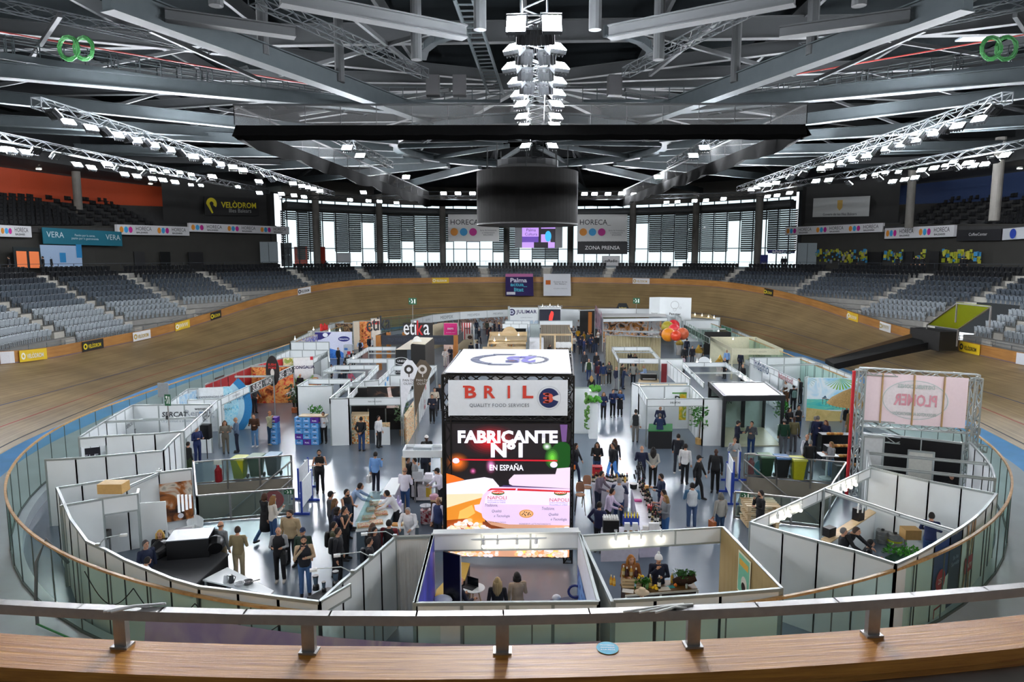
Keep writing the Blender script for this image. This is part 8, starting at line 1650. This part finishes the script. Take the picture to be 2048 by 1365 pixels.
for x0,x1,lb,col in ((1011,1066,'purple and blue town banner hung over the far fence','34285c'),(1087,1141,'white government banner hung over the far fence','e4e6ea')):
    tl_,tr_ = atY(x0,548,101.9),atY(x1,548,101.9); bl_ = atY(x0,592,99.6); up__ = tl_ - bl_; f = Face((tl_ + tr_) / 2 - up__ / 2,tr_ - tl_,up__,(tr_ - tl_).length,up__.length); r = board(f,'banner',lb,'banner',col,.03)
    if col[0] == '3': flat(f,r,'pink_top',C('c878a8'),lambda mb: f.rect(mb,-f.w / 2,f.h * .36,f.w / 2,f.h / 2,.02)); f.text('Palma',-.1,f.h * .2,f.w * .6,C('e8e4f0'),r,lift=.03,bold=.03); f.text('actua_\nlitat',-.1,-f.h * .12,f.w * .6,C('58c0d8'),r,lift=.03,bold=.03); flat(f,r,'white_tab',C('e0e0e8'),lambda mb: f.rect(mb,-f.w * .46,-f.h * .45,-f.w * .15,-f.h * .33,.02))
    else: f.text('Govern de les\nIlles Balears',f.w * .12,f.h * .08,f.w * .5,C('5a5a60'),r,lift=.03); flat(f,r,'crest',C('c8682c'),lambda mb: f.rect(mb,-f.w * .42,-.0,-f.w * .24,f.h * .2,.03)); f.text("Conselleria d'Empresa",f.w * .12,-f.h * .18,f.w * .5,C('8a8e94'),r,lift=.03)
FPX = [(i,pix(FT[i])) for i in range(len(OV)) if FT[i].y > 30]
def fence_ad(x0,x1,col,txt,tcol,label):
    i_ = sorted([i for i,p in FPX if x0 <= p[0] <= x1]);
    if len(i_) < 2: c = min(FPX,key=lambda t: abs(t[1][0] - (x0 + x1) / 2))[0]; i_ = [c - 1,c + 1]
    a,b = FT[i_[-1]],FT[i_[0]]; q = OV[i_[len(i_) // 2]]; n_ = V((-q[2],-q[3],0))
    f = Face((a + b) / 2 + n_ * (.06 + .004 * (a - b).length ** 2) - V((0,0,.42)),b - a,(0,0,1),(b - a).length,.78)
    if f.n.dot(n_) < 0: f = Face(f.c,a - b,(0,0,1),f.w,f.h)
    r = board(f,'fence_board',label,'advert board',col,.03)
    if txt: f.text(txt,f.w * .05,0,f.w * .62,C(tcol),r,lift=.02,bold=.02,height=.4); flat(f,r,'emblem',C(tcol),lambda mb: f.ring(mb,-f.w * .38,.0,.12,.24,.02,12))
for a in ((0,12,'d8d8dc','','','white end board at the left edge of the fence'),(14,28,'e4e4e6','','','white finish-line post board on the left fence'),(31,96,'e8c41c','VELÒDROM','f4f0e0','yellow track advert on the left fence by the finish line'),(160,212,'181818','VELÒDROM','e8d020','black and yellow track advert on the left fence'),(262,303,'e4e4e6','VELÒDROM','c8a850','white track advert on the left fence'),(345,381,'e0bc28','VVVVV','f4f0e0','yellow advert with a row of emblems on the left fence'),(417,446,'1a1a1a','VELÒDROM','e0c828','small black advert farther along the left fence'),(592,626,'dcdcde','VELÒDROM','303030','white advert where the left fence meets the far bend'),(862,901,'e0b828','VELÒDROM','f0e8d0','yellow advert on the far bend left of the banners'),(1260,1300,'dcdcde','VELÒDROM','b89850','white advert on the far bend right of the banners'),(1522,1552,'1c1a18','VELÒDROM','d8c030','black advert where the right fence meets the far bend'),(1695,1721,'e0b828','VELÒDROM','f0e8d0','yellow advert on the right fence before the ramp'),(1756,1789,'dcdcdc','VVVVV','b0a070','white advert with a row of emblems by the ramp'),(1920,1968,'e8c41c','VELÒDROM','2a2618','yellow track advert on the right fence beyond the ramp'),(2034,2060,'d8dce4','','','white board at the right edge of the fence')): fence_ad(*a)
f = quad(408,393,516,397,.3,0,36); r = board(f,'arena_sign','black arena sign with yellow lettering above the left banners','sign','0c0c0d'); f.text('VELÒDROM',f.w * .12,.3,f.w * .66,C('c8b818'),r,lift=.05,bold=.02); f.text('Illes Balears',f.w * .14,-.55,f.w * .42,C('a8a8a8'),r,lift=.05); flat(f,r,'emblem',C('c8b818'),lambda mb: (f.ring(mb,-f.w * .38,.3,.3,.8,.05,a0=-.6,a1=PI),f.pts(mb,[(-f.w * .38 - .8,.3),(-f.w * .38 - .3,.3),(-f.w * .38 + .2,-.9),(-f.w * .38,-1.0)],.05)))
f = quad(1627,397,1740,392,.3,0,37); r = board(f,'banner','white government banner high on the right wall','banner','a8aaa8'); f.text('Govern de les Illes Balears',0,-.95,f.w * .6,C('26262a'),r,lift=.05); flat(f,r,'crest',C('b09048'),lambda mb: f.pts(mb,[(-.4,.9),(.4,.9),(.4,-.1),(0,-.5),(-.4,-.1)],.05))
for x0,y0,x1,Y,h,lb,col,tx in ((561,486,583,104,3.6,'black display panel at the left end of the windows','10141a','ESPAÑA'),(588,494,614,105,3,'orange-red display panel with black words under the windows','d8401c','LO HACE\nTIEMPO\nPARA'),(628,494,650,106,3.4,'red and brown printed panel by the window column','a8301c',''),(674,506,701,108,1.6,'white panel under the far left windows','c8ccd0',''),(1521,510,1536,100,2.4,'dark blue upright panel under the right windows','14206a','abanca'),(1536,500,1590,103,.5,'dark blue fascia of the stand under the right windows','1a2470','abanca'),(1204,512,1240,112,1.6,'white radio panel under the press-zone banner','d8d8d8','esRadio')):
    f = face4(atY(x0,y0,Y),atY(x1,y0,Y),h); r = board(f,'printed_stand',lb,'panel',col)
    if tx: f.text(tx,0,0,f.w * .7,C('e0e0e8' if col[0] == '1' else '201c1c'),r,lift=.05,bold=.02)
nr = random.Random(4); mb = MB(); cl = ['9aa428','b0b440','3a8ab8','8a8e90','c0b838']
for x0,x1 in ((1632,1735),(1768,1806),(1832,1850),(1886,1960)):
    for k in range(int((x1 - x0) * .9)):
        x,y = nr.uniform(x0,x1),nr.uniform(501,524); p = atY(x,y,wallY(x,-.6)); mb.cur = nr.randrange(5); s_ = nr.uniform(.2,.5); mb.box((p.x,p.y,p.z),(.05,s_,s_),.25)
tag(mb.build('paper_notes',[C(c) for c in cl]),'patchwork of yellow, green and blue paper notes on the dark right wall','paper notes',kind='stuff')
for k,(x0,x1) in enumerate(((265,286),(318,337),(374,403),(1739,1767),(1811,1829),(1863,1882))):
    sg = 1 if x0 < 1000 else -1; mb = MB(); a,b = [atY(x,515,wallY(x,-.2)) for x in (x0,x1)]; mb.bar((a.x + sg * .2,a.y,ZT + 1.15),(b.x + sg * .2,b.y,ZT + 1.15),.1,2.3); struct('door_%d' % (k + 1),mb,C('08080a'))
for x,y in ((538,505),(1614,508)): p = atY(x,y,wallY(x,-1.7)); r = thing('metal_door','pale grey metal door at the %s end of the dark wall' % ('left' if x < 1000 else 'right'),'door',p); mb = MB(); mb.box(p,(2.6,.1,3.0)); mb.build('leaf',C('8a9498'),r); mb = MB(); mb.box(p - V((.0,.08,0)),(.06,.06,2.8)); mb.build('door_gap',C('4a5054'),r)
f = quad(80,490,162,492,-1.2,0,46); r = board(f,'kiosk','blue-white kiosk wall with teal squares under the teal banner','kiosk','9ab0cc'); flat(f,r,'teal_square',C('1a7ab0'),lambda mb: (f.rect(mb,-.3,-.6,.4,.4,.05),f.rect(mb,f.w * .36,-.1,f.w * .5,1.3,.05))); f = quad(26,494,80,496,-1.6,0,42); r = board(f,'kiosk','dark glazed kiosk with warm lights at the far left','kiosk','0c1c20'); flat(f,r,'lit_window',E('c86a3a',.12),lambda mb: (f.rect(mb,-f.w * .42,-1,-f.w * .05,.6,.05),f.rect(mb,f.w * .05,-1,f.w * .42,.6,.05)))
# ---------------------------------------------------------------- ramp and yellow canopy on the right straight
r = thing('access_ramp','long black footbridge ramp crossing the track on the right','ramp',(34,59.5,2.3)); a0,a1,b0,b1 = at(1822,684,2.9),at(1874,697,2.5),at(1650,727,1.2),at(1668,738,1.0)
mb = MB(); mb.prism([b0,b1,a1,a0],(0,0,.35)); mb.build('deck',C('121212'),r); mb = MB(); mb.bar(b0 + V((0,0,.2)),a0 + V((0,0,.5)),.1,.32); mb.build('timber_side',C('5a4630'),r); mb = MB(); mb.bar(b1 + V((0,0,.15)),a1 + V((0,0,.4)),.1,.5); mb.build('black_side',BLK,r)
mb = MB(); q = (a0 + a1) / 2; mb.box(q + V((.7,0,.5)),(1.6,3.4,1.5),.15); mb.build('portal',C('151311'),r)
c = [at(1854,650,4.3),at(1916,659,4.3),at(1982,614,6.6),at(1914,607,6.6)]; r = thing('canopy','yellow-green sloping canopy with arena lettering over the ramp mouth','canopy',c[0]); mb = MB(); mb.prism(c,(0,0,.06)); mb.build('sheet',C('b8c81c',.5),r); f = Face(sum(c,V()) / 4 + V((0,0,.08)),c[1] - c[0],(c[3] - c[0]) - (c[1] - c[0]) * ((c[3] - c[0]).dot(c[1] - c[0]) / (c[1] - c[0]).length_squared),4,4)
f.text('VELÒDROM',.3,.2,(c[1] - c[0]).length * .62,C('4a5a10'),r,lift=.03,bold=.02); mb = MB()
for p,q in zip(c,c[1:] + c[:1]): mb.bar(p,q,.08)
for p in c: mb.bar(p,p - V((0,0,1.3)),.08)
mb.build('frame',STEEL,r)
# ---------------------------------------------------------------- tall sponsor sign seen from behind
r = thing('truss_sign','tall truss frame carrying a pink mirrored sponsor banner seen from behind','sign',at(1720,1000)); YS = at(1718,995).y; tl_,tr_ = atY(1731,745,YS),atY(1938,757,YS - .3); f = face4(tl_,tr_,100 * YS / 1365 * 1.0); mb = MB(); f.slab(mb,.02); mb.build('banner',C('ecd8dc',.7,.03),r)
flat(f,r,'oval_print',C('e4dcde'),lambda mb: f.disc(mb,0,0,f.w * .33,f.h * .4,.012,32)); flat(f,r,'oval_line',C('b8c0c0'),lambda mb: f.ring(mb,0,0,f.w * .31,f.w * .32,.014,40,k=f.h * .39 / (f.w * .32)))
for s,v,w,col,h in (('PLOMER',0,.42,'d898a4',.24),('DISTRIBUCIONES',.27,.36,'b4c0bc',.08),('PRODUCTOS ALIMENTACIÓN',-.27,.42,'b4c0bc',.08)): put_text(s,f.p(0,f.h * v,.0),-f.ux,f.uy,f.w * w,C(col),r,lift=-.03,height=f.h * h,bold=.03)
[MB().bar(f.p(u * f.w,f.h / 2,.03),f.p(u * f.w,-f.h / 2,.03),.07,.04).build('batten',C('b89868'),r) for u in (-.33,-.02,.27)]
for x,yt in ((1722,740),(1954,757)): p = atY(x,yt,YS); truss_mb((p.x,p.y,.1),p,.28,.035,.45).build('truss_column',FRM,r)
for ya,yb in ((742,756),(846,862),(873,898)): truss_mb(atY(1722,ya,YS + .05),atY(1956 if ya < 870 else 1970,yb,YS + .05),.25,.03,.45).build('truss_beam',FRM,r)
mb = MB(); p = atY(1716,742,YS); q = at(1712,1000); mb.bar((p.x - .15,p.y,0),(p.x - .15,p.y,p.z),.08,.1); mb.build('red_edge',C('c01c28'),r)
# ---------------------------------------------------------------- plants, flags, crates and the rest of the floor
def potted(x,y,h,rad,col,label,pot='c89a60',n=170,seed=1,L=.22):
    p = at(x,y); r = thing('potted_plant',label,'plant',p); mb = MB(); mb.lathe(p,[(.14,0),(.19,.02),(.2,.32),(.17,.32)],14); mb.build('pot',C(pot),r); mb = MB(); mb.tube([p + V((0,0,.3)),p + V((.03,0,h * .7))],.03,6); mb.build('stem',C('5a4a30'),r); leafy(p + V((0,0,h - rad)),n,rad * .8,rad * .8,rad * .95,col,'foliage','','',seed,r,L)
potted(590,826,1.75,.55,'38502c','dark green potted plant in a terracotta pot beside the blue crates','b86a3c'); potted(631,868,1.5,.45,'4a9a34','bright green plant on the blue crate bar','88a8d8',seed=2); potted(806,872,1.9,.55,'6a8a64','round olive tree at the corner of the bread booth','8a6a48',260,3,.16); potted(1398,889,2.1,.6,'4a8a3a','tall bamboo plant in a tan pot at the produce booth','d0a868',220,4); potted(1562,862,1.7,.5,'3a8a34','bright green plant against the right side of the pergola','d8d8d0',seed=5)
for x,y,col,lb in ((818,782,'f0f0f2','white feather flag with a tree emblem by the bread booth'),(845,772,'5e5040','brown feather flag with a tree emblem by the bread booth')):
    q = at(x,797,2.5); r = thing('feather_flag',lb,'flag',(q.x,q.y,0)); f = Face((q.x,q.y,3.1),(1,0,0),(0,0,1),1,3); mb = MB(); mb.prism([f.p(u,v) for u,v in ((-.4,-1.6),(-.45,.4),(-.38,1.0),(-.1,1.4),(.2,1.35),(.5,.95),(.35,.55),(-.1,-.6))],(0,.02,0)); mb.build('sail',C(col),r); mb = MB(); mb.tube([(q.x - .42,q.y,0),(q.x - .45,q.y,3.5)],.02,6); mb.build('pole',FRM,r); ink = C('3a3430' if col[0] == 'f' else 'd8d0c8'); flat(f,r,'tree_emblem',ink,lambda mb: (f.ring(mb,.02,.9,.12,.24,.02,14),f.rect(mb,0,.5,.05,.72,.02))); f.text('PAN DE\nOLIVO',.0,.25,.6,ink,r,lift=.02)
CB = []
def crates(x,y,cols,rows,label,viol):
    p = at(x,y)
    for i in range(cols):
        for k in range(rows):
            v_ = (i,k) in viol; q = p + V((.42 * i,.0,.29 * k)); r = thing('crate','%s crate, %s from the floor, %s column, %s' % ('violet' if v_ else 'light blue',ORD[k],ORD[i],label),'crate',q); MB().box(q + V((0,0,.14)),(.4,.4,.27)).build('body',C('5a2aa0' if v_ else '5aa0e0'),r); MB().box(q + V((0,-.203,.21)),(.13,.01,.04)).build('hand_slot',C('20242c'),r); put_text('PUIG',q + V((0,-.201,.11)),(1,0,0),(0,0,1),.22,C('e8ecf4'),r,lift=.004,bold=.03)
crates(601,888,3,5,'crate bar under the plant',{(0,1),(1,0),(2,4)}); crates(551,888,1,5,'stack by the pale green jacket',{(0,4)}); MB_ = MB().box(at(629,886) + V((0,0,1.47)),(1.4,.6,.04)).build('bar_board',LW); tag(MB_,'timber board on top of the blue crate bar','board')
for x,y,lb in ((598,1000,'white blue-footed barrier panel by the left stair well, rear'),(604,1030,'white blue-footed barrier panel by the left stair well, front'),(1462,1010,'white blue-footed barrier panel left of the right stair well, front'),(1466,985,'white blue-footed barrier panel left of the right stair well, middle'),(1478,962,'white blue-footed barrier panel left of the right stair well, rear')):
    p = at(x,y); r = thing('barrier',lb,'barrier',p); d = V((.12 if x > 1000 else -.08,1,0)).normalized(); MB().bar(p + V((0,0,.75)),p + d * 1.5 + V((0,0,.75)),.03,1.0).build('panel',C('e8ecee'),r); mb = MB(); [(mb.bar(p + d * t,p + d * t + V((0,0,1.3)),.06),mb.bar(p + d * t + V((-.3,0,.04)),p + d * t + V((.3,0,.04)),.08)) for t in (0,1.5)]; mb.build('feet',C('1c3c9a'),r)
def cyl_thing(x,y,z,rad,h,col,nm,label,cat,rim=None):
    p = at(x,y,z); r = thing(nm,label,cat,p); MB().lathe(p,[(rad * .9,0),(rad,.05 * h),(rad,.3 * h),(rad * 1.04,.33 * h),(rad,.36 * h),(rad,.64 * h),(rad * 1.04,.67 * h),(rad,.7 * h),(rad,.95 * h),(rad * .9,h),(rad * .6,h * .97)],18).build('body',M('keg_steel','a8a8a6',.3,metal=.8),r); MB().lathe(p + V((0,0,h * .97)),[(.05,0),(.05,.05)],10).build('valve',C('303030'),r)
    if rim: MB().lathe(p + V((0,0,h * .4)),[(rad * 1.05,0),(rad * 1.05,h * .12)],18).build('band',C(rim),r)
for x,y,rad,h,rm,lb in ((1764,1086,.22,.45,None,'squat steel keg on the beer booth floor, left one'),(1789,1093,.22,.45,'c8d01c','squat steel keg with a yellow band'),(1813,1096,.15,.6,None,'tall narrow keg under the cardboard box, left one'),(1829,1100,.15,.6,None,'tall narrow keg under the cardboard box, right one')): cyl_thing(x,y,0,rad,h,'a8','keg',lb,'keg',rm)
boxp(at(1820,1076,.62),(.5,.4,.32),C('b08a50'),'cardboard box standing on the two tall kegs','box','cardboard_box')
counter('timber beer bar counter with white front',((1642,1078),(1660,1086),(1752,1025),(1738,1018)),1.05,LW,WHT); p = at(1716,1040,1.05); r = thing('beer_tap','beer tap tower with white handles on the bar counter','tap',p); MB().box(p + V((0,0,.2)),(.3,.25,.4),.6).build('tower',BM,r); mb = MB(); [mb.tube([p + V((.05 * k,-.16,.3)),p + V((.05 * k,-.2,.62))],.025,8) for k in (-2,1)]; mb.build('handles',WHT,r); boxp(at(1658,1072,1.05),(.34,.24,.28),C('141414'),'black printed box at the near end of the bar counter','box','box',.6)
p = at(1800,1108,.7); r = thing('planter','green planter box of leafy plants in the beer booth corner','planter',p); MB().box(p - V((0,0,.2)),(1.1,.3,.35),.62).build('trough',C('14402c'),r); leafy(p + V((0,0,.08)),160,.5,.35,.1,'4a9a2c','plants','','',8,r,.14); boxp(at(1868,1083,.0),(.9,.6,.85),C('1c3ca0'),'blue chest freezer with white lids beside the navy blazer','freezer','chest_freezer',.5,C('d8e0e8'))
for k in range(3): p = at(1518,1050) + V((0,0,.15 * k * 2)); r = thing('pallet','wooden pallet, %s from the floor in the stack by the stair well' % ORD[k],'pallet',p); mb = MB(); [mb.box(p + V((0,-.4 + .2 * j,.25)),(1.2,.12,.03)) for j in range(5)]; [mb.box(p + V((-.5 + .5 * j,0,.14)),(.12,.9,.18)) for j in range(3)]; mb.build('boards',LW,r)
p = at(1652,957); r = thing('high_table','round white high table beside the yellow bin on the right','table',p); MB().box(p + V((0,0,1.08)),(.75,.65,.03)).build('table_top',WHT,r); MB().cyl(p,.045,1.08,10).build('column',WHT,r); MB().lathe(p,[(.3,0),(.28,.03)],20).build('base',WHT,r)
table('white metal trestle table by the barriers, left stair well',((608,920),(626,920),(630,932),(611,932)),.74,WHT,BM); p = at(415,918); r = thing('loudspeaker','black loudspeaker on a slim stand before the rental booth','speaker',p); MB().box(p + V((0,0,1.35)),(.42,.35,.7)).build('cabinet',BM,r); MB().cyl(p,.025,1.05,8).build('stand',BM,r)
r = thing('bakery_counter','black stepped bakery counter with breads beside the red truss edge','counter',at(1680,940));
for k,(x,y,z) in enumerate(((1672,868,1.3),(1684,892,1.15),(1696,912,1.0),(1705,930,.8))): p = at(x,y,z); MB().box(p - V((0,0,z / 2)),(1.5,.5,z)).build('step',BM,r); b_ = [tag(MB().ball(at(x - 14 + 6 * j,y,z + .06),(.12,.09,.07),8,6).build('loaf',C(('c88a40','b0702c','e0b060')[(j + k) % 3]),None,True),'%s loaf on the %s tier of the bakery counter' % (ORD[j],ORD[k]),'bread') for j in range(5)]
p = at(1702,785,2.6); r = thing('thatched_parasol','straw thatched parasol before the beach mural','parasol',(p.x,p.y,0)); MB().lathe((p.x,p.y,1.95),[(1.15,0),(.9,.3),(.4,.65),(.05,.85)],24).build('thatch',M('straw','9a7c48',.9,noise=.35,scale=16,bump=.6),r); MB().cyl((p.x,p.y,0),.05,2.2,8).build('pole',LW,r)
for x,y,rad,col,lb in ((1335,655,.55,'a89a30','olive yellow'),(1347,652,.55,'d02c34','deep red'),(1348,660,.5,'e03840','bright red'),(1337,670,.55,'e08a1c','orange yellow'),(1352,672,.42,'d84424','orange red'),(1365,668,.5,'c8603c','brick orange'),(1326,667,.3,'6a3a24','small brown')): p = at(x,y,3.6); tag(MB().ball(p,rad,16,10).build('fruit_balloon',C(col,.35),None,True),lb + ' giant fruit balloon in the bunch over the right aisle','balloon')
for x,y,lb in ((1397,706,'gold praying-hands figure on a pedestal, middle'),(1440,728,'gold praying-hands figure on a pedestal, right'),(1359,690,'gold praying-hands figure on a pedestal, far left')): p = at(x,y,1.0); r = thing('gold_figure',lb,'statue',(p.x,p.y,0)); MB().lathe(p - V((0,0,1)),[(.3,0),(.25,.5),(.35,1.0)],14).build('pedestal',C('b8b4ae'),r); MB().lathe(p,[(.35,0),(.4,.15),(.2,.4),(.03,.75)],12).build('figure',M('gold_leaf','d8b050',.3,metal=.7),r)
p = at(1297,760,1.0); r = thing('espresso_machine','black espresso machine on the coffee booth counter','coffee machine',p); MB().box(p + V((0,0,.2)),(1.1,.5,.45)).build('body',BM,r); MB().box(p + V((0,-.26,.1)),(.9,.02,.06)).build('badge_strip',C('c0c0c0'),r); counter('beige coffee counter under the espresso machine',((1276,766),(1318,766),(1318,758),(1278,758)),1.0,LW,C('c0b090')); counter('black draped produce counter with green boxes',((1296,862),(1345,862),(1345,848),(1298,848)),.95,C('1c7a3a'),C('101012')); counter('small tasting table with tree emblem at the bread booth',((749,853),(780,853),(780,845),(752,845)),1.0,SHELFPIC,WHT); counter('wooden shelf of packets at the left of the bread booth',((702,832),(738,832),(738,824),(704,824)),1.5,LW,SHELFPIC,'shelf','product_shelf'); counter('tiered shelf of packets along the right side of the bread booth',((808,830),(812,836),(834,802),(829,799)),1.5,LW,SHELFPIC,'shelf','product_shelf'); counter('steel hood oven in the rental booth',((228,862),(272,858),(274,848),(236,850)),1.3,C('8a8e90',.3),C('6a6e70',.3),'oven','hood_oven')
mb = MB(); i_ = [i for i in range(len(OV)) if BL[i].y < 20 and 296 < pix(BL[i] + V((0,0,1.6)))[0] < 1226]; i_.sort(key=lambda i: BL[i].x); A = [V((BL[i].x + OV[i][2] * .12,BL[i].y + OV[i][3] * .12,1.9)) for i in i_]; mb.strip(A,[V((p.x + .0,p.y - .3,.5)) for p in A]); tag(mb.build('tarpaulin',photo('tarp_print',['b0a8b8','8a80a8','a8a0b0','4a3a8a'],.5)),'grey and violet tarpaulin hung outside the near balustrade','tarpaulin')
